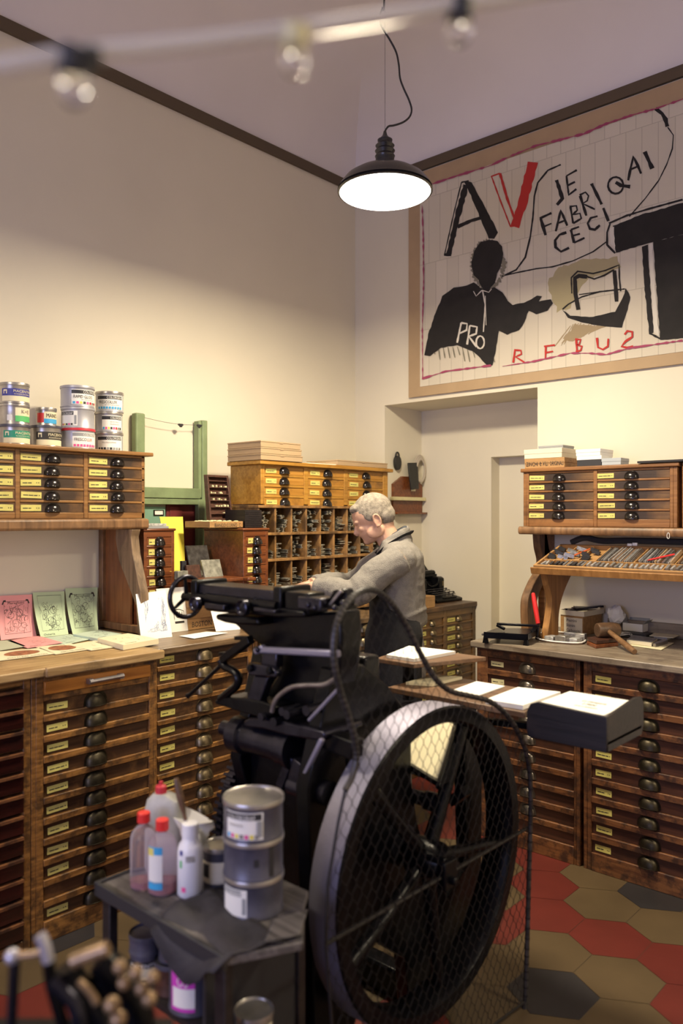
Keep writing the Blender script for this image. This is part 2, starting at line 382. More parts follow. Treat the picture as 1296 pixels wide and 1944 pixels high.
def cabinet(name, label, cat, loc, rot, w, h, dep, cols, mats_, pull_mesh, pull_mat, lab, pitch=.075, dh=.055, proud=.012,
            z0=.07, group=None, topo=.02, topt=.03, solid_top=True, skip=(), dx=.0, rail_round=False, pull_skip=(), lab_skip=()):
    """cols: (x0, x1, [drawer centre heights], pull x as fraction, label x as fraction)"""
    mc, md, mt, ml = mats_
    t = thing(name, label, cat, loc, rot, group)
    if not solid_top: topt = 0
    mb = MB(); T = .018
    mb.box((T, .025, 0), (w-T, dep, h-topt))                      # body behind the fronts
    mb.box((0, 0, 0), (T, dep, h-topt)); mb.box((w-T, 0, 0), (w, dep, h-topt))
    xs = sorted({T} | {w-T} | {c[0] for c in cols} | {c[1] for c in cols})
    prev = T
    for c in cols:
        if c[0] > prev+.001: mb.box((prev, -.001, 0), (c[0], .026, h-topt))
        prev = c[1]
        zs = sorted(c[2]); lo = 0
        for z in zs:
            if z-dh/2 > lo+.0005:
                mb.box((c[0], 0 if not rail_round else -.004, lo), (c[1], .026, z-dh/2))
            lo = z+dh/2
        mb.box((c[0], 0, lo), (c[1], .026, h-topt))
    if w-T > prev+.001: mb.box((prev, -.001, 0), (w-T, .026, h-topt))
    mb.build('carcass', mc, t, bevel=.0025)
    if solid_top:
        mb = MB(); mb.box((-topo, -topo, h-topt), (w+topo, dep, h)); mb.build('top_board', mt, t, bevel=.004)
    dms = {}
    lms = [label_mb(lab[0], lab[1], i).mesh('label_holder', [ml, INK]) for i in range(4)]
    rnd = random.Random(name+label)
    for ci, c in enumerate(cols):
        dw = c[1]-c[0]-.003
        if round(dw, 3) not in dms:
            m2 = MB(); m2.box((-dw/2, 0, -dh/2+.0015), (dw/2, .016, dh/2-.0015)); dms[round(dw, 3)] = m2.mesh('drawer', md)
        for ri, z in enumerate(c[2]):
            if (ci, ri) in skip: continue
            off = rnd.uniform(-.002, .002)
            d = place('drawer', dms[round(dw, 3)], t, ((c[0]+c[1])/2, proud-.005+off, z))
            if (ci, ri) not in pull_skip and pull_mesh:
                place('cup_pull', pull_mesh, d, (dw*(c[3]-.5)+rnd.uniform(-.004, .004), 0, rnd.uniform(-.002, .002)-.001))
            if (ci, ri) not in lab_skip:
                place('label_holder', lms[rnd.randrange(4)], d, (dw*(c[4]-.5)+rnd.uniform(-.003, .003), -.0005, rnd.uniform(-.001, .001)-.002), (0, rnd.uniform(-.03, .03), 0))
    return t
PU_B = cup(.088, .050, .030, .16).mesh('cup_pull', CUPD); PU_C = cup(.088, .052, .034, .0).mesh('cup_pull', CUPL)
PU_E = cup(.074, .042, .020, .22).mesh('cup_pull', CUPG); PU_E2 = cup(.085, .044, .028, .14).mesh('cup_pull', CUPD)
PU_F = cup(.070, .036, .024, .0).mesh('cup_pull', CUPB); PU_S = cup(.056, .040, .026, .0).mesh('cup_pull', CUPB)
PU_D = cup(.050, .032, .026, .12).mesh('cup_pull', CUPL)

LZ = 1.034                                                          # left bench height
XF = -2.8
# A: trays without pulls, B, C, C2, C3
zsB = [.955-.0772*i for i in range(12)]
RL = R(90)
y0A, y1A, y0B, y1B = .79, 1.398, 1.400, 1.949
# (local x runs along world +Y)
tA = thing('tray_cabinet', 'dark cabinet of open reddish trays without pulls at the far left under the paper-covered bench', 'cabinet', (XF, y0A, 0), RL)
mb = MB(); w_ = y1A-y0A; mb.box((0, .03, 0), (w_, .74, 1.0)); mb.box((w_-.028, 0, 0), (w_, .031, 1.0)); mb.box((0, 0, 0), (.028, .031, 1.0)); mb.box((.028, 0, 0), (w_-.028, .031, .04)); mb.box((.028, 0, .975), (w_-.028, .031, 1.0))
mb.build('carcass', W_RAIL, tA, bevel=.003)
W_TRAY = wood('tray_wood', (.014, .004, .003), (.05, .010, .007), (.02, .01, .008), .22, amt=.5, coat=.5)
m2 = MB(); m2.box((-(w_-.06)/2, -.004, -.034), ((w_-.06)/2, .028, .020), 0); m2.box((-(w_-.06)/2, -.012, .020), ((w_-.06)/2, .028, .030), 1); me = m2.mesh('tray', [W_TRAY, W_RAILR])
for i in range(12): place('tray', me, tA, (w_/2, random.uniform(-.003, .003), .935-.0772*i), bevel=0)
tB = cabinet('type_cabinet', 'type case cabinet with orange top drawer and dark drawers with yellow labels, left foreground', 'cabinet', (XF, y0B, 0), RL, y1B-y0B, 1.0, .74,
    [(.048, y1B-y0B-.038, zsB[1:], .47, .125)], (W_RAIL, W_DRK, W_TOP, LABY), PU_B, CUPD, (.084, .026), dh=.052, solid_top=False, rail_round=True, lab_skip=((0, 9),))
wB = y1B-y0B
mb = MB(); mb.box((.048, -.012, .930), (wB-.038, .01, .978)); od = mb.build('drawer', W_ORG, tB, bevel=.002); od['label'] = 'orange top drawer with a white bar handle'
mb = MB(); c0 = .048+(wB-.086)*.53
mb.tube([(c0-.075, -.034, .955), (c0+.075, -.034, .957)], .0085, 8)
for s in (-1, 1): mb.box((c0+s*.068-.009, -.036, .946), (c0+s*.068+.009, -.012, .966))
mb.build('bar_handle', STEEL, od)
y0C = 1.955; wC = .573; XC = -2.85
zsC = [.977-.0773*i for i in range(12)]
colC = [(.03, wC-.03, zsC[:-1], .50, .10)]
CL = ['type case cabinet right of the orange-drawer cabinet, brass cup pulls, behind the press lever',
      'type case cabinet partly hidden behind the body of the printing press', 'type case cabinet directly in front of the standing man']
for k in range(3):
    cabinet('type_cabinet', CL[k], 'cabinet', (XC, y0C+k*(wC+.004), 0), RL, wC-(0 if k < 2 else .06), 1.0, .70,
        [(.03, wC-.03-(0 if k < 2 else .06), zsC, .50, .11)], (W_RAIL, W_DRK, W_TOP, LABY), PU_C, CUPL, (.075, .026), dh=.056, solid_top=False, rail_round=True, group='dark type case cabinets along the left wall')
# bench boards
mb = MB(); mb.box((XW+.005, .2, 1.0), (XF+.03, y1B+.015, LZ)); mb.box((XF+.02, y0B+.04, .998), (XF+.038, y1B+.015, LZ+.002))
tag(mb.build('worktop', W_TOP, world=True, loc=(XW, .2, 1.0), bevel=.006), 'worn pale wooden bench top under the coloured prints, left side', 'worktop')
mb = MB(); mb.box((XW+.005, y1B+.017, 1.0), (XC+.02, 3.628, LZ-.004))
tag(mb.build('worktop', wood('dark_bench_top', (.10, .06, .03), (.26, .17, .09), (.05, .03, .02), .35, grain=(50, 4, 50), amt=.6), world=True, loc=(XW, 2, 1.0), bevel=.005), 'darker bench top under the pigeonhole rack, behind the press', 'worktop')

# D: two-column cabinet in the niche
XD = -2.886; y0D = 3.635; wD = 4.552-y0D
zsD = [.925-.0573*i for i in range(13)]
tD = cabinet('drawer_cabinet', 'small-drawered wooden cabinet in the wall niche under the typewriter', 'cabinet', (XD, y0D, 0), RL, wD, 1.02, .44,
    [(.03, .215, zsD, .5, .2), (.24, .545, zsD, .62, .25), (.575, wD-.035, zsD, .48, .2)], (wood('niche_cabinet_wood', (.10, .05, .018), (.22, .12, .04), (.03, .02, .01), .4, amt=.6), wood('niche_drawer_wood', (.10, .045, .014), (.20, .10, .032), (.03, .018, .01), .35, amt=.5), W_DRK, LABY), PU_D, CUPL, (.085, .027), dh=.045, topo=.010)

# E: the right-hand cabinets
YE = 3.40; RZ = .972
zsE = [.868-.0842*i for i in range(10)]
xE1 = -2.148; wE1 = .546
cabinet('type_cabinet', 'dark red-brown type case cabinet under the paper cutter on the right wall', 'cabinet', (xE1, YE, 0), 0, wE1, .94, .70,
    [(.062, wE1-.028, zsE, .47, .115)], (W_RAILR, W_DRKR, W_TOPR, LABW), PU_E, CUPG, (.070, .024), dh=.056, solid_top=False, rail_round=True, lab_skip=((0, 3), (0, 4)), pull_skip=((0, 9),))
xE2 = -1.584; wE2 = .60
cabinet('type_cabinet', 'dark type case cabinet with hooded pulls below the wooden mallet, at the right edge', 'cabinet', (xE2, YE, 0), 0, wE2, .94, .70,
    [(.038, wE2-.04, zsE, .49, .10)], (W_RAILR, W_DRKR, W_TOPR, LABY), PU_E2, CUPD, (.072, .028), dh=.056, solid_top=False, rail_round=True, lab_skip=((0, 2), (0, 3)))
mb = MB(); mb.box((-2.17, YE-.03, .94), (-.72, YW-.004, RZ))
tag(mb.build('worktop', W_TOPR, world=True, loc=(-1.5, 3.8, .94), bevel=.006), 'worn grey-brown bench top carrying the paper cutter and mallet', 'worktop')
mb = MB(); mb.box((-1.78, YW-.03, RZ), (-.72, YW-.004, RZ+.075))
tag(mb.build('backsplash_board', W_TOPR, world=True, loc=(-1.3, YW, RZ), bevel=.003), 'low wooden upstand board along the wall behind the small white box', 'board')

# F: upper left cabinet on its stand
XU = -3.27; zu0 = 1.585; zu1 = 1.902
yU1 = 2.208; yU0 = yU1-1.46
def ucols(): return [(.03, .435, None), (.47, .875, None)]
zF = [.2665-.0545*i for i in range(5)]
hU = zu1-zu0
colsU = [(.02, .42, zF, .42, .16), (.455, .87, zF, .42, .16), (.905, 1.425, zF, .42, .16)]
# columns measured on the front plane
def ly(px): return YX(px, XU)-yU0
colsU = [(.03, ly(-110), zF, .45, .17), (ly(-100), ly(29), zF, .45, .80), (ly(38), ly(159), zF, .50, .17), (ly(167), ly(274), zF, .51, .18)]
cabinet('case_chest', 'honey-coloured chest of shallow drawers carrying the ink tins, upper left', 'cabinet', (XU, yU0, zu0), RL, 1.46, hU, .31,
    colsU, (W_HON, W_HOND, W_HON, LABY), PU_F, CUPB, (.092, .027), dh=.043, z0=0, topt=.018, proud=.008, topo=.03)
# stand: shelf board + shaped end brackets
st = thing('cabinet_stand', 'wooden stand with a curved end bracket under the upper left chest', 'stand', (XU, yU1, LZ))
mb = MB(); mb.box((XW+.01, yU0-.1, zu0-.052), (XU+.035, yU1+.005, zu0-.001)); mb.build('shelf_board', W_BRK, st, True, bevel=.012)
W_BRKG = wood('grey_bracket_wood', (.10, .065, .038), (.30, .20, .115), (.04, .03, .02), .45, grain=(40, 40, 3), amt=.6)
W_MAH = wood('light_mahogany', (.17, .062, .022), (.30, .12, .04), (.08, .03, .012), .4, grain=(40, 40, 3), amt=.4)
def endpanel(y, par):
    mb = MB(); mb.box((XW+.012, y-.012, LZ+.03), (XU-.06, y, zu0-.052)); mb.build('side_panel', W_MAH, par, True)
    mb = MB(); mb.box((XW+.012, y-.03, LZ), (XU+.05, y+.008, LZ+.036)); mb.box((XW+.012, y-.03, LZ+.036), (XW+.05, y+.008, zu0-.052)); mb.build('frame_rail', W_BRK, par, True, bevel=.003)
    if y < yU1-.1: return
    yq = yU1-.108; Lp = [(222, 990), (220, 1002), (219, 1023), (226, 1065), (243, 1110), (258, 1150), (262, 1196)]; Rp = [(268, 1196), (267.5, 1155), (266, 1125), (260, 1095), (251, 1051), (248, 1019), (251, 990)]
    P_ = [aY(*p, yq) for p in Lp+Rp]
    for p in P_[:1]+P_[-1:]: p.z = zu0-.053
    for p in (P_[6], P_[7]): p.z = LZ+.001
    mb = MB(); q = []
    for i in range(6):
        for k in range(4): q.append(P_[i].lerp(P_[i+1], k/4))
    q.append(P_[6])
    for i in range(7, 13):
        for k in range(4): q.append(P_[i].lerp(P_[i+1], k/4))
    q.append(P_[13])
    mb.prism(q, (0, .045, 0)); mb.build('curved_upright', W_BRKG, par, True, bevel=.004)
endpanel(yU1-.03, st); endpanel(yU0+.05, st)
mb = MB(); p = Vector((XU+.012, yU1-.068, zu0-.13)); 
for q in ((0, .0), (0, .05)): mb.box((p.x-.012, p.y-.001, p.z-q[1]), (p.x+.012, p.y+.001, p.z-q[1]+.006))
for q in (-.012, .008): mb.box((p.x+q, p.y-.001, p.z-.05), (p.x+q+.005, p.y+.001, p.z+.006))
mb.build('card_clip', WHT, st, True)

# G: yellow pine chest on the pigeonhole rack
XG = -3.14
yG0 = YX(495, XG); yG1 = YX(736, XG)
zG1 = aX(500, 874, XG).z; zG0 = aX(500, 957, XG).z
hG = zG1-zG0; dG = .25
zg = [hG-.050-.0565*i for i in range(4)]
def lg(px): return YX(px, XG)-yG0
cabinet('case_chest', 'yellow pine chest of twelve shallow drawers on top of the pigeonhole rack', 'cabinet', (XG, yG0, zG0), RL, yG1-yG0, hG, dG,
    [(lg(502), lg(577), zg, .50, .17), (lg(585), lg(653), zg, .52, .18), (lg(660), lg(727), zg, .52, .16)], (W_YEL, W_YELD, W_YEL, LABY), PU_F, CUPB, (.078, .025), dh=.042, z0=0, topt=.022, proud=.008, topo=.025)
# pigeonhole rack
t = thing('pigeonhole_rack', 'tall wooden pigeonhole rack full of metal spacing bars, behind the man', 'rack', (XG, yG0, LZ))
zr1 = zG0-.002; XR = XG+.01
rows = [zr1-.012, aX(600, 1012, XR).z, aX(600, 1059, XR).z, aX(600, 1110, XR).z, LZ+.01]
ycols = [YX(p, XR) for p in (491, 523, 553.5, 581.5, 608, 634, 659, 683, 707, 733)]
mb = MB(); mb.box((XR-.25, ycols[0]-.006, LZ), (XR-.24, ycols[-1]+.006, zr1)); mb.build('back_panel', W_PIG, t, True)
mb = MB()
for y in ycols: mb.box((XR-.24, y-.006, LZ), (XR, y+.006, zr1-.012))
mb.build('divider', W_PIG, t, True, bevel=.0015)
for i, z in enumerate(rows):
    mb = MB(); mb.box((XR-.24, ycols[0]-.008, z-.006), (XR+.006, ycols[-1]+.008, z+.008)); mb.build('shelf', W_PIG, t, True, bevel=.0015)
# metal furniture: H-profile bars seen end-on
def hbar(a, b, L=.16):
    mb = MB(); q = .22*b
    for s in (-1, 1): mb.box((-L, -a/2, s*b/2-(q if s > 0 else 0)), (0, a/2, s*b/2+(0 if s > 0 else q)))
    mb.box((-L, -a*.16, -b/2), (0, a*.16, b/2)); return mb.mesh('spacing_bar', ALU)
HB = [hbar(.020, .016), hbar(.014, .020), hbar(.024, .010, .19)]
mb = MB(); mb.box((-.2, -.022, -.0028), (0, .022, .0028)); FL = mb.mesh('spacing_bar', ALU)
rnd = random.Random(3); rowname = ['top', 'middle', 'third-row']
flatrow = {1: (0, 1, 3, 4, 5, 6, 7, 8), 2: (0, 1, 2, 3, 4, 5, 6, 7), 0: (5, 7)}
for r_ in range(3):
    z0, z1 = rows[r_+1]+.008, rows[r_]-.006
    for c_ in range(9):
        if r_ == 2 and c_ in (7, 8): continue
        ya, yb = ycols[c_]+.006, ycols[c_+1]-.006; wd = yb-ya
        g = 'metal spacing bars in the pigeonhole rack'
        if c_ in flatrow.get(r_, ()) :
            n_ = rnd.randint(8, 12); side = rnd.random() < .7
            hmax = (z1-z0)*rnd.uniform(.5, .85)
            for k in range(n_):
                up = rnd.random() < .5 and False
                y = ya+.025 if side else yb-.025
                o = place('spacing_bar', FL, None, (XR-rnd.uniform(.01, .05), min(max(y+rnd.uniform(-.004, .006), ya+.023), yb-.023), z0+.003+hmax*k/n_), (0, 0, rnd.uniform(-.04, .04)))
                tag(o, 'flat metal spacing bar stacked in a %s pigeonhole' % rowname[r_], 'metal bar', g)
            n_ = 2
        else: n_ = rnd.randint(9, 12)
        for k in range(n_):
            me = HB[rnd.randrange(3)]; y = rnd.uniform(ya+.014, yb-.014); z = z0+.012+(.024*(k//2) if n_ > 3 else .0)
            if n_ <= 3: y = yb-.012 if side else ya+.012; z = z0+.012+.024*k
            o = place('spacing_bar', me, None, (XR-rnd.uniform(.0, .03), y, min(z, z1-.014)), (rnd.uniform(-.5, .5), 0, 0))
            tag(o, 'H-profile metal spacing bar lying in a %s pigeonhole' % rowname[r_], 'metal bar', g)

# two small red-brown drawer units on the bench
def small_unit(label, X, pa, pb, ztop, back, par_z=LZ):
    y0 = YX(pa, X); y1 = YX(pb, X); h_ = ztop-par_z; n_ = int((h_-.07)/.0495)
    zs = [h_-.062-.0495*i for i in range(n_)]
    t_ = cabinet('drawer_unit', label, 'drawer unit', (X, y0, par_z), RL, y1-y0, h_, back, [(.015, y1-y0-.015, zs, .53, .20)],
        (W_RED, W_RED, W_RED, LABY), PU_S, CUPB, (.034, .028), dh=.040, z0=0, topt=.012, proud=.006, topo=.006)
    return t_
XS1 = -3.25
u1 = small_unit('narrow mahogany unit of small drawers just right of the curved bracket', XS1, 273, 331, aX(272, 1004, XS1).z, .28)
XS2 = -3.06
u2 = small_unit('narrow mahogany drawer unit left of the pigeonhole rack, under the wooden tray of sorts', XS2, 462, 509, aX(462, 1003, XS2).z, .32)

# ================================================================ pendant lamps
SHADE = mat('black_enamel', (.022, .020, .020), .35, coat=.3); SHW = mat('white_enamel', (.85, .82, .75), .4)
DIFF = mat('lit_diffuser', (1, 1, 1), .5, emit=(1, .93, .80), es=9)
CABLE = mat('black_cable', (.015, .013, .012), .5)
def pendant(p, label, cable=True):
    t = thing('pendant_lamp', label, 'lamp', (p[0], p[1], p[2]))
    mb = MB()
    mb.lathe([(.200, .0), (.203, .004), (.196, .012), (.185, .030), (.165, .055), (.13, .078), (.09, .094), (.055, .102), (.04, .106), (.04, .109), (.0535, .105), (.09, .098), (.132, .083), (.169, .059), (.190, .033), (.202, .014)][::1], n=48)
    mb.build('lamp_shade', SHADE, t, sharp=60)
    mb = MB(); mb.lathe([(.196, .002), (.19, -.004), (.15, -.016), (.09, -.024), (.02, -.028), (.001, -.028)], n=48, caps=False)
    mb.build('diffuser', DIFF, t)
    mb = MB(); mb.lathe([(.055, .10), (.05, .125), (.040, .130), (.040, .150), (.043, .155), (.036, .165), (.043, .178), (.034, .188), (.041, .200), (.030, .212), (.032, .225), (.020, .232), (.010, .246), (.006, .262), (.001, .263)], n=24)
    mb.build('lamp_holder', SHADE, t, sharp=50)
    zc = 4.40-p[2]
    mb = MB(); mb.cyl((0, 0, .24), (0, 0, zc), .0012, n=5); mb.build('suspension_wire', STEEL, t)
    if cable:
        w_ = Vector(p)
        pts = [aD(x, y, 3.37)-w_ for x, y in ((733, 244), (737, 240), (748, 238), (765, 232), (777, 222), (781, 208), (776, 190), (766, 168), (759, 148), (757, 125), (752, 100), (741, 78), (730, 60), (722, 44), (721, 30), (726, 14), (729, -4), (729, -60))]
        pts[0] = Vector((0, 0, .262)); pts[-1] = Vector((0, 0, zc))
        q = []
        for i in range(len(pts)-1):
            for k in range(4):
                f = k/4; p0 = pts[max(i-1, 0)]; p1 = pts[i]; p2 = pts[i+1]; p3 = pts[min(i+2, len(pts)-1)]
                q.append(.5*((2*p1)+(p2-p0)*f+(2*p0-5*p1+4*p2-p3)*f*f+(-p0+3*p1-3*p2+p3)*f**3))
        q.append(pts[-1])
        mb = MB(); mb.tube(q, .0042, 6); mb.build('power_cable', CABLE, t)
    else:
        mb = MB(); mb.cyl((0, .006, .24), (0, .006, zc), .004, n=6); mb.build('power_cable', CABLE, t)
pendant(PENDS[0], 'black enamel pendant lamp with a bright white face and looping black cable')
pendant(PENDS[1], 'black enamel pendant lamp over the left end of the workshop', False)
pendant(PENDS[2], 'black enamel pendant lamp hanging on the right-hand side of the workshop', False)
pendant(PENDS[3], 'black enamel pendant lamp near the entrance side of the workshop', False)

# ================================================================ festoon string near the camera
sp = [(-260, 160, .74), (-60, 138, .76), (140, 104, .80), (350, 84, .85), (558, 58, .90), (720, 34, .95), (872, 8, 1.0), (1100, -25, 1.07), (1500, -70, 1.2)]
pts = [aD(a[0], a[1], a[2]*.72) for a in sp]
t = thing('festoon_string', 'clear plastic light string with glassy bulbs crossing the top of the photo, out of focus', 'string lights', tuple(pts[2]))
m, n, b = nt('milky_cable'); b.inputs['Base Color'].default_value = (.78, .75, .74, 1); b.inputs['Roughness'].default_value = .25; b.inputs['Alpha'].default_value = .72; MILK = m
mb = MB(); mb.tube(pts, .0072, 8); mb.build('cable', MILK, t, True)
for i, k in enumerate((2, 4, 6)):
    p = pts[k]
    mb = MB(); mb.lathe([(.004, .0), (.013, -.002), (.012, -.008), (.012, -.018), (.008, -.019)], c=p+Vector((0, 0, .003)), n=12)
    if i == 0: mb.box(p+Vector((.004, .003, -.009)), p+Vector((.016, .013, .004)))
    so = mb.build('bulb_socket', [BLKC, LABW, BLKC][i], t, True)
    mb = MB(); mb.sphere(p+Vector((0, 0, -.0245)), (.0115, .0115, .014), 14); mb.build('glass_bulb', GLASS, so, True)

# ================================================================ the painting on the right wall
PYP = YW-.022
def wpt(x, y, dy): # crop coordinates of the traced sheet -> point on the sheet plane
    q = aY(740+.429*x, 150+.429*y, PYP); s_ = 1.0
    return Vector((q.x, PYP-dy, q.z))
t = thing('painting', 'large paper painting with black figure, letters and red REBUS lettering on brown kraft border', 'painting', tuple(aY(774, 755, PYP)))
CANV = mat('painting_paper', (.66, .60, .49), .8, bump=.05, bs=30)
# faint ledger ruling on the paper
nn = CANV.node_tree; b = nn.nodes['Principled BSDF']; tc = nn.nodes.new('ShaderNodeTexCoord'); br = nn.nodes.new('ShaderNodeTexBrick')
mp = nn.nodes.new('ShaderNodeMapping'); mp.inputs['Rotation'].default_value = (R(90), 0, 0); nn.links.new(tc.outputs['Object'], mp.inputs['Vector'])
nn.links.new(mp.outputs[0], br.inputs['Vector']); br.inputs['Scale'].default_value = 1; br.inputs['Brick Width'].default_value = .085; br.inputs['Row Height'].default_value = .42; br.inputs['Mortar Size'].default_value = .0022; br.offset = 0.37
br.inputs['Color1'].default_value = (.68, .62, .51, 1); br.inputs['Color2'].default_value = (.63, .575, .465, 1); br.inputs['Mortar'].default_value = (.50, .45, .36, 1); nn.links.new(br.outputs['Color'], b.inputs['Base Color'])
mb = MB()
xr = -.62
bl = wpt(82, 1410, 0); tl = Vector((bl.x, 0, 3.815)); zb = bl.z
mb.box((bl.x, PYP, zb), (xr, PYP+.012, 3.805)); mb.build('kraft_backing', KRAFT, t, True)
mb = MB(); i0 = wpt(134, 1362, 0); mb.box((i0.x, PYP-.003, i0.z), (xr, PYP, 3.70)); mb.build('paper_sheet', CANV, t, True)
BLK = mat('black_paint', (.014, .012, .012), .8, var=.3, vs=12); REDP = mat('red_crayon', (.50, .03, .025), .8); CRAY = mat('magenta_crayon', (.36, .06, .13), .8)
GRY = mat('grey_wash', (.22, .20, .15), .85); OLV = mat('ochre_wash', (.44, .38, .22), .85); WSH = mat('pale_paint', (.70, .66, .58), .8); SMU = mat('brown_smudge', (.36, .28, .17), .85)
lay = [.0036]
def stroke(mb, pts, w0, jit=.12, closed=False, taper=False, m=0):
    lay[0] += .00003; dy = lay[0]
    P = []
    for i in range(len(pts)-1):
        a, c = Vector((*pts[i], 0)), Vector((*pts[i+1], 0)); k = max(1, int((c-a).length/14))
        for j in range(k): P.append(a.lerp(c, j/k))
    P.append(Vector((*pts[-1], 0))); L_ = []; R_ = []
    for i, p in enumerate(P):
        d = (P[min(i+1, len(P)-1)]-P[max(i-1, 0)]).normalized(); nn_ = Vector((-d.y, d.x, 0)); ww = w0/2*(1+random.uniform(-jit, jit)*2)
        if taper: ww *= .35+.65*math.sin(math.pi*(.15+.8*i/len(P)))
        L_.append(p+nn_*ww); R_.append(p-nn_*ww)
    k = len(P); vs = [wpt(q.x, q.y, dy) for q in L_+R_]
    mb.add(vs, [(i, i+1, i+1+k, i+k) for i in range(k-1)], m)
def fill(mb, pts, m=0, jit=2.0, step=16):
    lay[0] += .00003; P = []
    for i in range(len(pts)):
        a, c = Vector((*pts[i], 0)), Vector((*pts[(i+1) % len(pts)], 0)); k = max(1, int((c-a).length/step))
        for j in range(k): P.append(a.lerp(c, j/k)+Vector((random.uniform(-jit, jit), random.uniform(-jit, jit), 0)))
    mb.add([wpt(q.x, q.y, lay[0]) for q in P], [list(range(len(P)))], m)
# washes
mb = MB(); 
for f_ in ([(700, 900), (740, 840), (860, 800), (1000, 790), (1030, 830), (960, 860), (880, 880), (830, 960), (800, 1010), (740, 1030), (715, 960)],): fill(mb, f_, jit=7)
mb.build('ochre_wash', OLV, t, True, fix=False)
mb = MB(); 
for k in range(16):
    x0 = 800+k*12; stroke(mb, [(x0, 1085+random.uniform(-5, 8)), (x0-50-random.uniform(0, 30), 1185-k*5)], 5, taper=True)
fill(mb, [(820, 1085), (960, 1095), (900, 1110), (830, 1150), (790, 1165), (770, 1150)], jit=5)
mb.build('brown_smudge', SMU, t, True, fix=False)
# big black letter A
mb = MB()
stroke(mb, [(338, 470), (300, 610), (262, 775)], 24); stroke(mb, [(318, 458), (285, 590), (243, 778)], 5); stroke(mb, [(240, 778), (272, 778)], 12); stroke(mb, [(318, 458), (350, 452)], 7)
fill(mb, [(330, 452), (362, 456), (410, 545), (480, 680), (462, 706), (438, 705), (405, 625), (352, 500)]); stroke(mb, [(300, 655), (360, 628), (440, 605)], 17)
mb.build('letter_a', BLK, t, True, fix=False)
mb = MB(); fill(mb, [(612, 368), (655, 370), (640, 430), (606, 560), (572, 660), (532, 655), (556, 590)], jit=3)
stroke(mb, [(450, 430), (490, 540), (535, 655)], 6); stroke(mb, [(488, 418), (520, 530), (552, 618)], 11); stroke(mb, [(450, 432), (488, 418)], 7)
mb.build('letter_v', REDP, t, True, fix=False)
# speech outline and small letters
mb = MB()
stroke(mb, [(757, 380), (700, 405), (655, 460), (640, 520), (634, 610), (622, 700), (600, 790), (560, 845), (495, 876)], 7)
stroke(mb, [(495, 873), (560, 858), (650, 840), (720, 832), (810, 806), (900, 765), (958, 722)], 6)
stroke(mb, [(1176, 132), (1205, 155), (1220, 180), (1228, 212)], 18); stroke(mb, [(1230, 215), (1255, 250), (1250, 310), (1225, 380), (1190, 450), (1130, 530), (1060, 610)], 5)
for l_, w_ in [([(738, 448), (752, 490), (764, 530), (740, 558)], 16), ([(782, 430), (792, 514), (826, 488)], 9), ([(782, 430), (828, 404)], 8), ([(788, 472), (820, 456)], 8),
    ([(668, 618), (690, 692)], 14), ([(664, 618), (716, 594)], 10), ([(680, 655), (716, 640)], 8),
    ([(735, 675), (757, 582), (786, 650)], 10), ([(742, 640), (778, 626)], 8),
    ([(800, 568), (812, 640)], 9), ([(796, 566), (826, 562), (830, 582), (808, 602), (842, 596), (848, 618), (812, 640)], 8),
    ([(843, 518), (870, 606)], 11), ([(840, 515), (866, 502), (880, 518), (874, 540), (854, 552), (908, 578)], 8), ([(893, 464), (938, 556)], 13),
    ([(1000, 458), (1022, 472), (1064, 478)], 15), ([(1055, 450), (1066, 395), (1078, 345), (1098, 385), (1112, 420)], 11), ([(1064, 402), (1098, 388)], 8), ([(1128, 323), (1162, 398)], 18),
    ([(782, 680), (752, 690), (732, 715), (734, 745), (758, 765), (794, 748)], 11), ([(802, 668), (816, 726)], 11), ([(802, 668), (838, 655)], 8), ([(808, 695), (842, 686)], 8), ([(816, 726), (862, 704)], 9),
    ([(920, 608), (890, 616), (876, 640), (886, 664), (908, 668), (930, 648)], 10), ([(945, 572), (968, 630)], 13)]: stroke(mb, l_, w_)
stroke(mb, [(1000+34*math.cos(a/14*2*math.pi+.3), 472+37*math.sin(a/14*2*math.pi+.3)) for a in range(15)], 9)
mb.build('handwritten_words', BLK, t, True, fix=False)
# big T
mb = MB(); fill(mb, [(988, 652), (1100, 605), (1300, 548), (1420, 515), (1420, 655), (1296, 690), (1150, 725), (1000, 772)]); fill(mb, [(1165, 722), (1300, 690), (1400, 662), (1400, 1128), (1296, 1145), (1196, 1152)])
stroke(mb, [(975, 642), (962, 680), (962, 735), (998, 772)], 9); stroke(mb, [(970, 640), (1050, 605), (1150, 575), (1296, 535)], 8)
fill(mb, [(1116, 742), (1142, 732), (1152, 900), (1168, 1125), (1148, 1128), (1130, 950)]); stroke(mb, [(1150, 1125), (1200, 1152), (1300, 1143)], 9)
mb.build('letter_t', BLK, t, True, fix=False)
mb = MB(); fill(mb, [(974, 660), (992, 654), (998, 755), (978, 730)]); fill(mb, [(1146, 735), (1162, 726), (1180, 1000), (1192, 1140), (1170, 1120), (1158, 950)])
mb.build('letter_t_edge', WSH, t, True, fix=False)
# seated shape drawing
mb = MB(); fill(mb, [(765, 1022), (800, 1047), (900, 1054), (1000, 1030), (1030, 970), (1045, 925), (1066, 966), (1048, 1040), (1026, 1100), (950, 1094), (850, 1080), (790, 1056)])
stroke(mb, [(765, 1020), (790, 998), (850, 965), (930, 942), (1040, 930)], 6); stroke(mb, [(835, 1022), (822, 950), (820, 882), (838, 872), (874, 876)], 18, .06)
stroke(mb, [(870, 874), (905, 886), (950, 870), (992, 845)], 7); stroke(mb, [(994, 848), (1000, 920), (1004, 986)], 17, .06); stroke(mb, [(806, 950), (804, 880), (832, 852), (900, 862), (955, 848), (1015, 824), (1016, 880), (1022, 940)], 6); stroke(mb, [(838, 955), (990, 934)], 5)
mb.build('seat_drawing', BLK, t, True, fix=False)
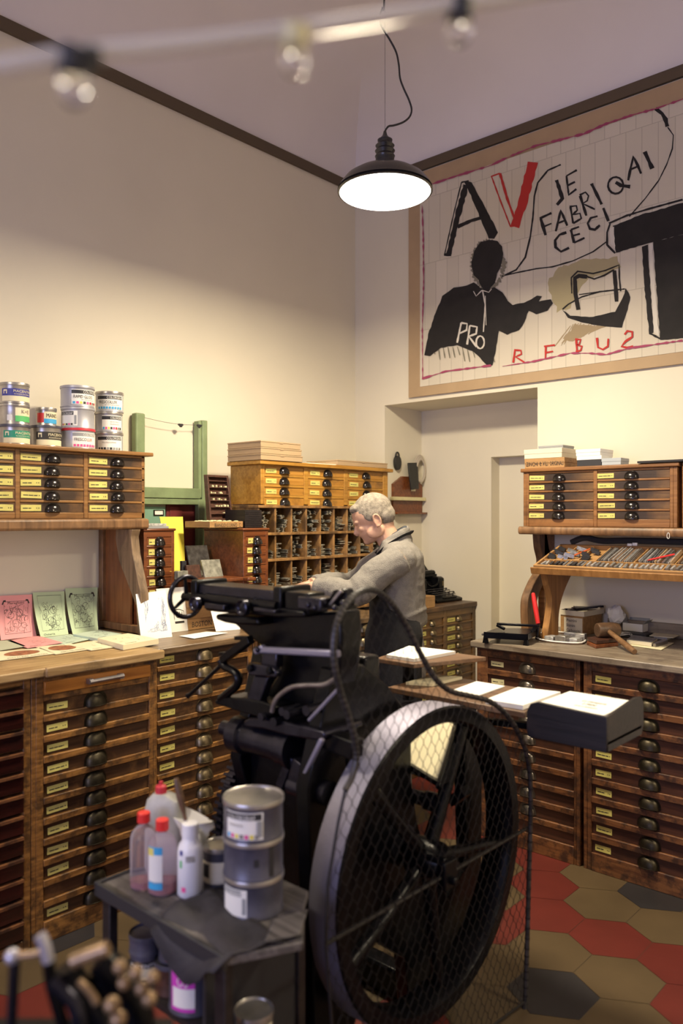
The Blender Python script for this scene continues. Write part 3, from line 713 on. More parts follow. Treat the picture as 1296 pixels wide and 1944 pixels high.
# figure
mb = MB()
for k in range(40):
    a = k/40*2*math.pi; stroke(mb, [(436+62*math.cos(a), 822+98*math.sin(a)), (436+random.uniform(68, 80)*math.cos(a+.15), 822+random.uniform(104, 116)*math.sin(a+.15))], 14, .3)
mb.build('charcoal_halo', GRY, t, True, fix=False)
mb = MB()
for k in range(14): stroke(mb, [(175+k*21, 1195-10*math.sin(k/13*math.pi)), (170+k*22+10, 1225+random.uniform(-10, 20)+k)], 5, taper=True)
mb.build('charcoal_hatching', GRY, t, True, fix=False)
mb = MB(); fill(mb, [(388, 740), (405, 722), (440, 715), (478, 718), (500, 742), (503, 790), (492, 835), (478, 860), (466, 905), (440, 935), (410, 925), (392, 890), (372, 870), (362, 830), (368, 790), (376, 765)])
fill(mb, [(372, 902), (405, 925), (440, 936), (462, 922), (500, 945), (525, 985), (545, 1002), (610, 986), (655, 958), (675, 964), (660, 985), (715, 975), (722, 992), (700, 1025), (650, 1042), (614, 1028), (600, 1075), (575, 1112), (520, 1132), (484, 1115), (474, 1180), (456, 1266), (432, 1270), (400, 1232), (370, 1205), (300, 1180), (225, 1190), (180, 1228), (154, 1224), (172, 1130), (200, 1050), (235, 960), (285, 925), (345, 915)])
mb.build('black_figure', BLK, t, True, fix=False)
mb = MB()
for l_, w_ in [([(318, 1080), (300, 1168)], 8), ([(318, 1080), (344, 1084), (342, 1112), (312, 1126)], 8), ([(356, 1092), (344, 1176)], 8), ([(356, 1092), (388, 1098), (384, 1128), (352, 1140), (386, 1186)], 8),
    ([(412, 935), (424, 1000), (416, 1120)], 5), ([(424, 960), (428, 1090)], 3), ([(372, 940), (384, 962), (410, 936)], 4), ([(410, 936), (440, 945), (452, 930)], 4)]: stroke(mb, l_, w_)
stroke(mb, [(402+18*math.cos(a/12*2*math.pi), 1166+28*math.sin(a/12*2*math.pi)) for a in range(13)], 7)
mb.build('word_pro', WSH, t, True, fix=False)
for ls in ([([(556, 1196), (548, 1256)], 8), ([(552, 1200), (582, 1202), (584, 1218), (558, 1230), (600, 1256)], 7)], [([(692, 1182), (690, 1240)], 8), ([(684, 1184), (732, 1178)], 7), ([(692, 1212), (724, 1206)], 7), ([(690, 1240), (722, 1234)], 4)],
    [([(826, 1152), (830, 1206)], 9), ([(822, 1152), (846, 1154), (840, 1174), (828, 1178), (852, 1184), (846, 1202), (824, 1208)], 7)], [([(918, 1146), (922, 1188), (944, 1198), (966, 1184), (968, 1150)], 9)],
    [([(1040, 1132), (1052, 1116), (1074, 1120), (1074, 1142), (1044, 1162), (1026, 1184), (1050, 1190), (1078, 1184)], 9)]):
    mb = MB()
    for l_, w_ in ls: stroke(mb, l_, w_)
    mb.build('red_letter', REDP, t, True, fix=False)
mb = MB()
stroke(mb, [(185, 468), (300, 430), (450, 384), (520, 350), (650, 296), (740, 275), (860, 245), (960, 200), (1080, 160), (1175, 135), (1296, 92), (1400, 60)], 8, .4)
stroke(mb, [(145, 560), (150, 700), (152, 900), (146, 1100), (148, 1330)], 5, .4); stroke(mb, [(148, 1326), (250, 1294), (360, 1280), (450, 1268)], 7, .4); stroke(mb, [(500, 1272), (640, 1250), (800, 1214), (880, 1214), (960, 1220), (1060, 1192), (1296, 1158)], 7, .4)
mb.build('crayon_border', CRAY, t, True, fix=False)

# ================================================================ things hanging on the niche jamb
XJ = -3.337
def jp(px, py, off=0): q = aX(px, py, XJ); return Vector((XJ+off, q.y, q.z))
pc = jp(751, 876)
mb = MB(); mb.lathe([(.001, .0), (.02, .002), (.032, .014), (.036, .03), (.032, .05), (.03, .06)], n=20)
bm_ = MB()
o_ = [(0, 0)]
mb = MB(); pts = [Vector((.003, .034*math.cos(a), .055*math.sin(a)*(1 if math.sin(a) < 0 else .8))) for a in [i/20*2*math.pi for i in range(20)]]
mb.prism(pts, (.022, 0, 0)); mb.tube([(.014, .02*math.cos(a), .035+.032*math.sin(a)) for a in [i/12*math.pi for i in range(13)]], .006, 6)
tag(mb.build('padlock', LEATH, loc=tuple(pc+Vector((0, 0, -.005))), bevel=.004), 'dark old padlock-shaped object hanging on the niche wall', 'padlock')
t = thing('wall_rack', 'brown wooden wall rack with a pale bar on the niche jamb', 'rack', tuple(jp(768, 975)))
a, c_ = jp(742.5, 976).y, jp(798, 976).y
mb = MB(); z = [jp(770, y).z for y in (976, 950, 920, 905)]
mb.prism([(XJ+.001, a, z[1]), (XJ+.001, c_-.005, z[1]), (XJ+.001, c_-.005, z[2]), (XJ+.001, a+.7*(c_-a), z[3]), (XJ+.001, a+.3*(c_-a), z[3]), (XJ+.001, a, z[2])], (.018, 0, 0)); mb.build('back_board', W_RED, t, True)
mb = MB(); mb.box((XJ+.001, a, z[0]), (XJ+.018, c_-.004, z[1])); mb.box((XJ+.001, a-.01, z[0]), (XJ+.06, c_, z[0]+.012)); mb.build('bottom_board', W_RED, t, True, bevel=.002)
mb = MB(); mb.box((XJ+.018, a-.035, z[1]-.002), (XJ+.045, c_+.002, z[1]+.022)); mb.build('pale_bar', LABW, t, True, bevel=.002)
mb = MB(); p1 = jp(775, 880, .03); p2 = jp(773, 927, .05)
mb.prism([p1+Vector((0, -.055, .0)), p1+Vector((0, .055, .008)), p2+Vector((0, .052, -.004)), p2+Vector((0, -.035, -.012))], (.012, 0, 0))
tag(mb.build('leather_case', LEATH, world=True, loc=tuple(p2), bevel=.003), 'flat black leather case hanging over the brown wall rack', 'case')
mb = MB(); p = jp(783, 930, .022); mb.box(p+Vector((0, -.05, -.01)), p+Vector((.004, .0, .02))); tag(mb.build('paper_tag', CRM, world=True, loc=tuple(p)), 'small cream tag under the black leather case', 'tag')
c = jp(790, 890, .03); mb = MB()
for k in range(3):
    mb.tube([c+Vector((.006*k, (.060-.005*k)*math.cos(a), (.090-.006*k)*math.sin(a)-.006*k)) for a in [i/24*2*math.pi for i in range(24)]], .010, 8, closed=True, flat=.35)
tag(mb.build('belt_coil', mat('canvas_webbing', (.50, .44, .36), .8, bump=.3, bs=90), world=True, loc=tuple(c)), 'coiled pale canvas belt hanging at the right of the leather case', 'belt')

# ================================================================ ink tins
def tin(c, r, h, body, lid, label, blocks, texts, span=2.2, off=0.0, cat='ink tin', lidmat=None, group=None, name='ink_tin', t0=.10, t1=.80):
    t = thing(name, label, cat, tuple(c), 0, group)
    mb = MB(); mb.lathe([(r*.96, 0), (r*.985, .001), (r*.985, .004), (r*.955, .007), (r*.955, h-.010), (r*.97, h-.008)], n=40); mb.build('tin_body', body, t)
    mb = MB(); mb.lathe([(r*.955, h-.012), (r*.995, h-.011), (r*1.0, h-.003), (r*.985, h), (r*.955, h-.001), (r*.93, h-.005), (r*.01, h-.005)], n=40); mb.build('lid', lidmat or lid, t)
    ca = math.atan2(-c[1], -c[0])+off
    def fn(s, q, o=.0006):
        a = ca+(s-.5)*span; return Vector(((r*.958+o)*math.cos(a), (r*.958+o)*math.sin(a), h*(t0+(t1-t0)*q)))
    mats_ = []; mb = MB()
    def mi(m_):
        if m_ not in mats_: mats_.append(m_)
        return mats_.index(m_)
    for k, (s0, s1, q0, q1, m_) in enumerate(blocks):
        n_ = max(1, int((s1-s0)*span/.12)); o = .0005+.0002*k
        vs = []
        for i in range(n_+1):
            s = s0+(s1-s0)*i/n_; vs += [fn(s, q0, o), fn(s, q1, o)]
        mb.add(vs, [(2*i, 2*i+2, 2*i+3, 2*i+1) for i in range(n_)], mi(m_))
    for tx, s, q, ws, ht, m_ in texts: text(mb, tx, s, q, ws, ht, lambda a, b: fn(a, b, .0022), mi(m_))
    if blocks: mb.build('paper_label', mats_, t, fix=False)
    return t
def sq(mats_, s0, s1, q0, q1):
    n_ = len(mats_); w_ = (s1-s0)/n_; return [(s0+i*w_, s0+(i+.72)*w_, q0, q1, m_) for i, m_ in enumerate(mats_)]
def piac(col): return [(0, 1, 0, .36, CRM), (0, 1, .36, .86, col), (.06, .18, .50, .78, CRM), (.09, .15, .50, .68, col)], [('PIACENTINI', .36, .60, .6, .17, CRM), ('INCHIOSTRI DA STAMPA', .38, .44, .5, .08, CRM)]
def colg(kind, band, m2=INK):
    b_ = [(0, 1, 0, 1, WHT), (0, .96, .72, .96, BLKC), (0, .96, .06, .22, WHT)]+sq(band, .04, .92, .04, .20)
    return b_, [('COLORGRAF', .36, .76, .58, .16, WHT), (kind, .06, .42, .66, .20, m2), ('ARTI GRAFICHE INCHIOSTRI', .30, .28, .5, .07, INKG)]
def tc(px, X, z): q = aX(px, 978, X); return (q.x, q.y, z)
Z0 = zu1
P = tc(28, -3.37, Z0); hh = .090
b_, x_ = piac(GRNP); tin((P[0], P[1], Z0), .064, hh, TIN, TIND, 'tin with a green and cream paper label, bottom of the leftmost stack', b_, x_, 2.3, .35)
tin((P[0]-.002, P[1], Z0+hh), .063, hh, TIN, TIN, 'silver tin with a light green patch, middle of the leftmost stack', [(.30, 1, .45, 1, CRM), (.30, 1, .05, .45, LGRN), (.02, .2, .1, .5, WHT2)], [('K+E', .5, .62, .35, .25, INKG)], 2.0, .45)
b_, x_ = piac(NAVY); tin((P[0], P[1]-.002, Z0+2*hh), .064, hh, TIN, TIN, 'tin with a violet-blue and cream label, top of the leftmost stack', b_, x_, 2.3, .25)
P = tc(87, -3.39, Z0)
b_, x_ = piac(INK); tin((P[0], P[1], Z0), .068, .10, TIN, TIND, 'tin with a black and cream label under the small red and blue tin', b_, x_, 2.2, .45)
tin((P[0]-.005, P[1]+.004, Z0+.10), .046, .082, TIN, TIN, 'small red, black and blue tin standing on one wide tin', [(0, .33, .1, .85, RED), (.33, 1, .05, .4, CYAN), (.33, 1, .4, .95, CRM)], [('MANO', .42, .5, .5, .32, INK)], 2.4, .2)
P = tc(148, -3.38, Z0); hh = .098
b_, x_ = colg('FRESCOLUX', [MAG]*8); b_[1] = (0, .96, .74, .96, GREYC); tin((P[0], P[1], Z0), .078, hh, TINP, TINP, 'grey tin with pink squares and a crimson rim, bottom of the tallest stack', b_, x_[:1]+[('FRESCO', .06, .42, .42, .2, INK), ('LUX', .5, .42, .22, .2, REDD)], 1.75, .55, lidmat=REDD)
tin((P[0]-.001, P[1], Z0+hh), .077, hh, TINP, TINP, 'grey tin with its label turned to the left, middle of the tallest stack', [(0, 1, 0, 1, WHT), (0, .8, .72, .96, BLKC), (.84, .95, .1, .7, GREYC)]+sq([REDD, YELP, INK, MAG, INK], .1, .8, .04, .16), [('COLORGRAF', .1, .74, .66, .17, WHT)], 1.2, -.62)
b_, x_ = colg('RAPID GLOSS', [CYAN, MAG, YELP, INK, MAG, REDD, INKG, REDD]); tin((P[0], P[1]-.003, Z0+2*hh), .078, hh, TINP, TINP, 'grey tin with a row of coloured squares, top of the tallest stack', b_, x_, 1.9, .60)
P = tc(207, -3.42, Z0); hh = .098
b_, x_ = colg('', [BLKC, BLKC, BLKC, GREYC, BLKC, GREYC, GREYC, INKG]); x_ = [x_[0], ('NERO OPACO SUPERFINE', .2, .5, .5, .09, INKG)]; tin((P[0], P[1], Z0), .068, hh, TINP, TIN, 'grey tin with a row of black and grey squares, bottom of the right-hand stack', b_, x_, 2.0, .1)
b_, x_ = colg('', [CYAN, MAG, YELP, INK, MAG, REDD, INKG, INK]); x_ = [x_[0], ('NEUTRO OPACO', .35, .52, .4, .08, INKG), ('TRASPARENTE', .35, .35, .4, .08, INKG)]; tin((P[0], P[1]-.002, Z0+hh), .067, hh, TINP, TIN, 'grey tin with coloured squares and a mostly white label, middle of the right-hand stack', b_, x_, 1.7, .35)
b_, x_ = colg('FRESCOLUX', [CYAN]*9); tin((P[0], P[1]+.002, Z0+2*hh), .068, hh, TINP, TIN, 'grey tin with a light blue strip of squares, top of the right-hand stack', b_, x_, 2.1, .1)

# ================================================================ sheets of paper
def scribble(add, x0, z0, x1, z1, n_, rnd, w_=.006):
    for _ in range(n_):
        x, z = rnd.uniform(x0, x1), rnd.uniform(z0, z1); a = rnd.uniform(0, 6.28); cur = rnd.uniform(-.9, .9); L_ = [(x, z)]
        for k in range(rnd.randint(3, 8)):
            a += cur; x = min(max(x+.035*math.cos(a), x0), x1); z = min(max(z+.035*math.sin(a), z0), z1); L_.append((x, z))
        add(L_, w_*rnd.uniform(.5, 1.2))
def sheet(name, label, cat, TL, TR, BL, BR, m_, th=.0012, bow=0, draw=None, group=None, nx=6, inkm=INK, side=None):
    """sheet or pile spanned by four points; draw(add) adds printed strokes in unit coordinates"""
    TL, TR, BL, BR = map(Vector, (TL, TR, BL, BR)); c = (BL+BR)/2
    nr = (TR-TL).cross(TL-BL).normalized()
    cam_dir = Vector((0, 0, 1.6))-c
    if nr.dot(cam_dir) < 0: nr = -nr
    def fn(s, q, o=0):
        p = BL.lerp(BR, s).lerp(TL.lerp(TR, s), q); return p-nr*(bow*math.sin(math.pi*q))+nr*o
    mb = MB(); n_ = 8 if bow else 1; rs = []
    for i in range(n_+1):
        q = i/n_; rs.append([fn(0, q, 0), fn(1, q, 0), fn(1, q, -th), fn(0, q, -th)])
    mb.rings(rs)
    mm = [m_, inkm, side or m_]
    if draw:
        def add(L_, w_, mi=1, o=.0006):
            vs = []
            for i, p in enumerate(L_):
                a = Vector((*L_[max(i-1, 0)], 0)); b = Vector((*L_[min(i+1, len(L_)-1)], 0)); d = (b-a); d = d.normalized() if d.length > 0 else Vector((1, 0, 0))
                vs += [fn(p[0]-d.y*w_/2, p[1]+d.x*w_/2, o), fn(p[0]+d.y*w_/2, p[1]-d.x*w_/2, o)]
            mb.add(vs, [(2*i, 2*i+1, 2*i+3, 2*i+2) for i in range(len(L_)-1)], mi)
        add.fn = fn; add.mb = mb; draw(add)
    o = mb.build(name, mm, world=True, loc=tuple(c), fix=False); return tag(o, label, cat, group)
def k7(x, y): return .2315*x, 1090+.2315*y
def fr(add, a=.12, b=.13, c=.88, d=.93, w_=.007): add([(a, b), (c, b)], w_); add([(c, b), (c, d)], w_*.7); add([(a, d), (c, d)], w_); add([(a, b), (a, d)], w_*.7)
def poster(seed, title, foot, kind):
    def f(add):
        rnd = random.Random(seed)
        if kind == 0:
            fr(add, .14, .12, .86, .86, .008); add([(.10, .80), (.14, .88), (.20, .88)], .035); add([(.90, .80), (.86, .88), (.80, .88)], .035)
            text(add.mb, title, .25, .80, .5, .055, lambda a, b: add.fn(a, b, .0006), 1)
        else:
            fr(add, .12, .14, .88, .92); text(add.mb, foot, .12, .03, .4, .045, lambda a, b: add.fn(a, b, .0006), 1)
        for cx, cz, rr in ((.35, .55, .09), (.6, .6, .10), (.5, .35, .13), (.7, .3, .08)):
            add([(cx+rr*math.cos(k/10*6.28), cz+rr*.8*math.sin(k/10*6.28)) for k in range(11)], .008)
            add([(cx, cz-rr*.8), (cx-.03, cz-.2), (cx-.06, cz-.3 if cz > .45 else .17)], .007); add([(cx+.02, cz-rr*.8), (cx+.06, cz-.22 if cz > .4 else .16)], .006)
        scribble(add, .16, .16, .84, .78, 46, rnd, .008)
    return f
def lean(a, b, c, d, z=LZ+.004, X=-3.588):
    return aX(*k7(*a), X), aX(*k7(*b), X), aZ(*k7(*c), z), aZ(*k7(*d), z)
q = lean((0-8, 178), (262, 166), (8, 542), (300, 508)); sheet('print_sheet', 'pink print of a comic drawing leaning against the wall', 'print', *q, PINK, bow=.012, draw=poster(1, 'Mereghetti', '', 0))
q = lean((268, 150), (527, 140), (335, 520), (562, 492)); sheet('print_sheet', 'pale green print with a framed drawing, next to the pink one', 'print', *q, PGRN, bow=.012, draw=poster(5, '', 'Osteria', 1))
q = lean((535, 116), (800, 108), (596, 492), (806, 462)); sheet('print_sheet', 'pale green print with title corners, leaning beside the wooden end panel', 'print', *q, PGRN, bow=.010, draw=poster(9, 'Mereghetti', '', 0))
def flat(label, pts, m_, z, th, draw=None, cat='print', name='print_sheet', group=None):
    P_ = [aZ(*k7(*p), z+th) for p in pts]; return sheet(name, label, cat, P_[0], P_[1], P_[3], P_[2], m_, th, draw=draw, group=group)
def lines(seed, n_=14):
    def f(add):
        rnd = random.Random(seed); scribble(add, .12, .2, .9, .85, n_, rnd, .008)
        text(add.mb, 'Osteria', .12, .06, .3, .06, lambda a, b: add.fn(a, b, .0006), 1)
    return f
z = LZ+.002
flat('pink printed sheet lying flat in front of the leaning pink print', [(60, 545), (315, 505), (515, 560), (225, 604)], PINK, z+.004, .002, lines(11))
flat('pale green printed sheet lying flat in the middle of the bench display', [(345, 522), (575, 492), (745, 528), (530, 575)], PGRN2, z+.002, .003, lines(12, 20))
flat('bluish green stack of prints lying before the right green print', [(600, 492), (815, 455), (1000, 487), (805, 528)], PGRN2, z, .014, lines(13, 20))
flat('thick stack of cream prints at the right end of the pale bench', [(800, 524), (1050, 484), (1300, 530), (1010, 580)], CRM, z, .022, lines(14, 10))
flat('yellowish print lying flat between the green sheets and the portrait sheets', [(560, 580), (800, 540), (990, 588), (745, 622)], CRM, z+.001, .003, lines(15, 8))
flat('grey-green sheet at the left edge of the bench display', [(-40, 548), (90, 540), (212, 588), (-20, 625)], mat('grey_green_paper', (.52, .54, .40), .7), z+.003, .003)
FACE = mat('portrait_print', (.34, .13, .06), .7, var=.5, vs=60)
def portrait(add):
    for k in range(6):
        pass
    P_ = [(.5+.36*math.cos(k/20*6.283), .55+.30*math.sin(k/20*6.283)) for k in range(20)]
    add.mb.add([add.fn(a, b, .0006) for a, b in P_], [list(range(20))], 2)
    text(add.mb, 'PIATTI DEL GIORNO', .2, .05, .7, .08, lambda a, b: add.fn(a, b, .0008), 1)
for lb, pts in (('white sheet with a brown oval portrait at the left of the bench front', [(-20, 635), (330, 604), (445, 650), (-40, 712)]), ('white sheet with a brown oval portrait nearer the bench end', [(290, 596), (575, 566), (750, 612), (455, 655)])):
    P_ = [aZ(*k7(*p), z+.003) for p in pts]; sheet('print_sheet', lb, 'print', P_[0], P_[1], P_[3], P_[2], CRM, .002, draw=portrait, side=FACE)

# white prints on the dark bench
def stand(label, tl, tr, bl, br, lean_=.09, draw=None, m_=WHT, th=.0015, z=LZ-.003, name='print_sheet', cat='print', inkm=INK):
    B0, B1 = aZ(*bl, z), aZ(*br, z); T0 = aX(*tl, B0.x-lean_); T1 = aX(*tr, B1.x-lean_)
    return sheet(name, label, cat, T0, T1, B0, B1, m_, th, draw=draw, inkm=inkm)
BLUEI = mat('blue_grey_print', (.20, .24, .36), .7)
def city(add):
    rnd = random.Random(4)
    for x0, x1, n_ in ((.22, .34, 46), (.5, .62, 18), (.72, .88, 50)):
        for _ in range(n_):
            x = rnd.uniform(x0, x1); zt = rnd.uniform(.3, .88 if x0 != .5 else .75); add([(x, zt), (x+rnd.uniform(-.03, .03), zt-rnd.uniform(.05, .2))], .009)
    scribble(add, .24, .15, .86, .36, 34, rnd, .008)
stand('white print of a blue-grey tower drawing leaning on the curved bracket', (257.6, 1128), (314, 1120), (268, 1216), (327, 1209), draw=city, inkm=BLUEI)
def gh(add):
    text(add.mb, 'GH', .52, .31, .28, .14, lambda a, b: add.fn(a, b, .0006), 1)
    add([(.46, .28), (.46, .42), (.52, .50), (.70, .50), (.86, .46), (.86, .28)], .018); add([(.46, .21), (.86, .21)], .05)
stand('white card with black arched lettering standing behind the handwheel', (296, 1118), (351.6, 1114), (316, 1202), (357, 1197), lean_=.035, draw=gh)
stand('blank white card leaning behind the press fountain', (400, 1160), (450, 1154), (410, 1199), (456, 1195), lean_=.05)
P_ = [aZ(*p, LZ+.001) for p in ((340, 1207), (392, 1199), (432, 1201), (368, 1212))]; sheet('paper_sheet', 'white sheet lying flat in front of the stacked wooden trays', 'paper', P_[0], P_[1], P_[3], P_[2], WHT, .0015)
# stacked shallow wooden trays
Xb = -3.17; ya, yb = YX(357, Xb), YX(411, Xb)
for k, (lb, tx) in enumerate((('shallow wooden tray marked BOSTON at the bottom of the stack', 'BOSTON'), ('shallow unmarked wooden tray in the middle of the stack', ''), ('shallow wooden tray with faint lettering on top of the stack', 'CG.12'))):
    t = thing('wooden_tray', lb, 'tray', (Xb, ya, LZ-.002+k*.053), RL); w_ = yb-ya; hb = (.058, .038, .05)[0]-.006
    mb = MB(); mb.box((0, 0, 0), (w_, .008, hb)); mb.box((0, .19, 0), (w_, .2, hb)); mb.box((0, .008, 0), (.008, .19, hb)); mb.box((w_-.008, .008, 0), (w_, .19, hb)); mb.box((.008, .008, 0), (w_-.008, .19, .006)); mb.build('tray_body', W_BOX, t, bevel=.001)
    if tx:
        mb = MB(); text(mb, tx, w_*.12, .012, w_*.7, .026, lambda a, b: Vector((a, -.0006, b)), 0); mb.build('lettering', INK, t, fix=False)
# rust-coloured shelf and the things on it
zs_ = 1.287
yu2 = YX(462, XS2); t = thing('low_shelf', 'reddish brown shelf between the two mahogany drawer units', 'shelf', (-3.25, YX(360, -3.25), LZ))
mb = MB(); ys0 = u1.location.y+.21; mb.box((-3.42, ys0, zs_-.02), (-3.04, yu2-.004, zs_)); mb.box((-3.054, yu2-.02, zs_-.02), (-3.0, yu2+.035, zs_)); mb.build('shelf_board', W_RED, t, True, bevel=.006)
mb = MB(); mb.box((-3.42, ys0, LZ-.003), (-3.24, ys0+.015, zs_-.02)); mb.build('side_support', W_RED, t, True); mb = MB(); mb.box((-3.42, yu2-.022, LZ-.003), (-3.12, yu2-.008, zs_-.02)); mb.build('side_support', W_RED, t, True)
mb = MB(); mb.box((-3.42, ys0+.015, LZ-.003), (-3.405, yu2-.022, zs_-.02)); mb.build('back_panel', W_RED, t, True)
def block(name, label, cat, X, px0, px1, ptop, z0, dep, m_, leanx=.02, top=None):
    a, c_ = YX(px0, X), YX(px1, X); zt = aX((px0+px1)/2, ptop, X).z; mb = MB()
    mb.hexa([(X-dep, a, z0), (X, a, z0), (X, c_, z0), (X-dep, c_, z0), (X-dep-leanx, a, zt), (X-leanx, a, zt), (X-leanx, c_, zt), (X-dep-leanx, c_, zt)])
    return tag(mb.build(name, m_, world=True, loc=(X, (a+c_)/2, z0), bevel=.001), label, cat)
block('printing_block', 'tall engraved zinc plate standing on the red-brown shelf', 'printing block', -3.26, 365, 404, 1036, zs_, .012, SLATE, .05)
block('printing_block', 'square engraved zinc plate leaning in front of the tall one', 'printing block', -3.16, 389, 424, 1063, zs_, .012, SLATE, .03)
block('printing_block', 'small brown printing block left of the zinc plates', 'printing block', -3.16, 358, 383, 1073, zs_, .015, W_DRKR, .02)
block('printing_block', 'black narrow block beside the yellow card', 'printing block', -3.2, 346, 354, 1065, zs_, .02, BLKC, .0)
block('printing_block', 'low grey block at the left end of the red-brown shelf', 'printing block', -3.16, 338, 357, 1084, zs_, .03, SLATE, .0)
B0, B1 = Vector((-3.22, YX(333, -3.22), zs_+.001)), Vector((-3.22, YX(351, -3.22), zs_+.001))
sheet('yellow_card', 'tall bright yellow card leaning beside the left drawer unit', 'card', aX(303, 981, -3.40), aX(347, 981, -3.40), aX(322, 1085, -3.25), aX(352, 1085, -3.25), YELC, .002)
# books on unit 1
zt = aX(272, 1004, XS1).z
for k, (lb, m_, x0, x1) in enumerate((('grey printed booklet lying at the bottom on the left mahogany drawer unit', GREYC, 252, 318), ('grey-white booklet on top of the pile on the left mahogany drawer unit', mat('newsprint_cover', (.40, .39, .37), .6, var=.6, vs=60), 272, 316))):
    ya_, yb_ = YX(x0, XS1-.02), YX(x1, XS1-.02); mb = MB(); mb.box((XS1-.26, ya_+.02*k, zt+k*.0125), (XS1-.01-.01*k, yb_, zt+.012+k*.0125)); tag(mb.build('booklet', m_, world=True, loc=(XS1-.1, ya_, zt), bevel=.002), lb, 'book')

# green timber frame against the wall
Xg = -3.545; t = thing('timber_frame', 'old green-painted timber frame standing against the left wall', 'frame', (Xg, YX(266, Xg), LZ))
def gpost(p0, p1, ytop, zb=LZ, X=Xg, d=.045):
    a, c_ = YX(p0, X), YX(p1, X); mb = MB(); mb.box((X-d, a, zb), (X, c_, aX((p0+p1)/2, ytop, X).z)); return mb
gpost(258, 276, 784).build('post', GREEN, t, True, bevel=.008)
gpost(384, 394, 798).build('post', GREEN, t, True, bevel=.004)
gpost(377, 383, 799, aX(380, 945, Xg).z).build('inner_strip', GREEN, t, True, bevel=.003)
a, c_ = YX(262, Xg), YX(380, Xg)
for p, q in ((926, 946), (947, 958)):
    mb = MB(); mb.box((Xg-.04, a, aX(330, q, Xg).z), (Xg+.004*(q < 950), c_, aX(330, p, Xg).z)); mb.build('cross_rail', GREEN, t, True, bevel=.003)
mb = MB(); a2, c2 = YX(376, Xg), YX(385, Xg); mb.box((Xg-.03, a2, LZ), (Xg+.004, c2, aX(330, 947, Xg).z)); mb.build('inner_post', GREEN, t, True, bevel=.003)
A_, B_ = aX(275, 793, Xg), aX(385, 807, Xg); w1 = [A_.lerp(B_, k/10)-Vector((0, 0, .012*math.sin(math.pi*k/10))) for k in range(11)]
mb = MB(); mb.tube(w1, .0012, 5); mb.build('wire', STEEL, t, True)
for f_, lb in ((.60, 'small black clip in the middle of the wire across the green frame'), (.93, 'small black clip on the wire next to the right green post')):
    p = A_.lerp(B_, f_)-Vector((0, 0, .012*math.sin(math.pi*f_))); mb = MB(); mb.box((-.006, -.012, -.008), (.006, .012, .003)); mb.box((-.003, -.018, -.004), (.003, .018, -.001)); mb.prism([(.0, -.012, -.008), (.0, .012, -.008), (0, .006, -.016), (0, -.006, -.016)], (.003, 0, 0))
    tag(mb.build('binder_clip', BLKC, loc=tuple(p)), lb, 'clip')
mb = MB(); Xm = -3.586; mb.box((Xm-.01, YX(316, Xm), LZ), (Xm, YX(376, Xm), aX(340, 950, Xm).z)); mb.box((Xm, YX(322, Xm), aX(340, 1090, Xm).z), (Xm+.004, YX(345, Xm), aX(340, 962, Xm).z)); tag(mb.build('maroon_board', MAROON, world=True, loc=(Xm, YX(340, Xm), LZ), bevel=.002), 'maroon painted panel showing inside the lower part of the green frame', 'panel')
Xt = -3.575; t = thing('small_metal_cabinet', 'teal cabinet with a small framed label behind the left drawer unit', 'cabinet', (Xt, YX(290, Xt), LZ))
mb = MB(); mb.box((Xt-.015, YX(270, Xt), LZ), (Xt, YX(314, Xt), aX(300, 962, Xt).z)); mb.build('cabinet_front', TEAL, t, True, bevel=.003)
mb = MB(); mb.box((Xt, YX(291, Xt), aX(300, 979, Xt).z), (Xt+.004, YX(310, Xt), aX(300, 968, Xt).z)); mb.build('label_frame', CUPD, t, True); mb = MB(); mb.box((Xt+.0035, YX(293, Xt), aX(300, 977, Xt).z), (Xt+.005, YX(308, Xt), aX(300, 970, Xt).z)); mb.build('label_card', WHT, t, True)

# on top of unit 2: tray of sorts, standing dark case, grooved block
zt2 = aX(462, 1003, XS2).z
t = thing('sorts_tray', 'shallow hand-lettered wooden tray full of small pale sorts', 'tray', (XS2-.0, YX(398, XS2-.05), zt2))
ya, yb = YX(398, XS2-.04), YX(461, XS2-.04); zc = zt2+.036
mb = MB(); mb.box((XS2-.24, ya, zt2), (XS2-.04, yb, zt2+.006)); 
for q in (((XS2-.048, ya, zt2), (XS2-.04, yb, zc)), ((XS2-.24, ya, zt2), (XS2-.232, yb, zc)), ((XS2-.232, ya, zt2), (XS2-.048, ya+.007, zc)), ((XS2-.232, yb-.007, zt2), (XS2-.048, yb, zc))): mb.box(*q)
mb.build('tray_body', W_BOX, t, True, bevel=.001)
mb = MB(); text(mb, 'BIANCO CORNO  C', ya+.03, zt2+.008, yb-ya-.045, .018, lambda a, b: Vector((XS2-.0394, a, b)), 0); mb.build('lettering', INK, t, True, fix=False)
rnd = random.Random(8); mb = MB()
for k in range(70):
    x, y = XS2-rnd.uniform(.06, .22), rnd.uniform(ya+.015, yb-.015); mb.sphere((x, y, zt2+.024+rnd.uniform(0, .014)), (.010, .012, .005), 8)
o = mb.build('sorts', LABW, t, True); o['kind'] = 'stuff'
mb = MB(); ya2 = YX(394, XS2-.2); mb.box((XS2-.30, yu2-.16, zt2-.014), (XS2-.012, yu2+.0, zt2-.001)); 
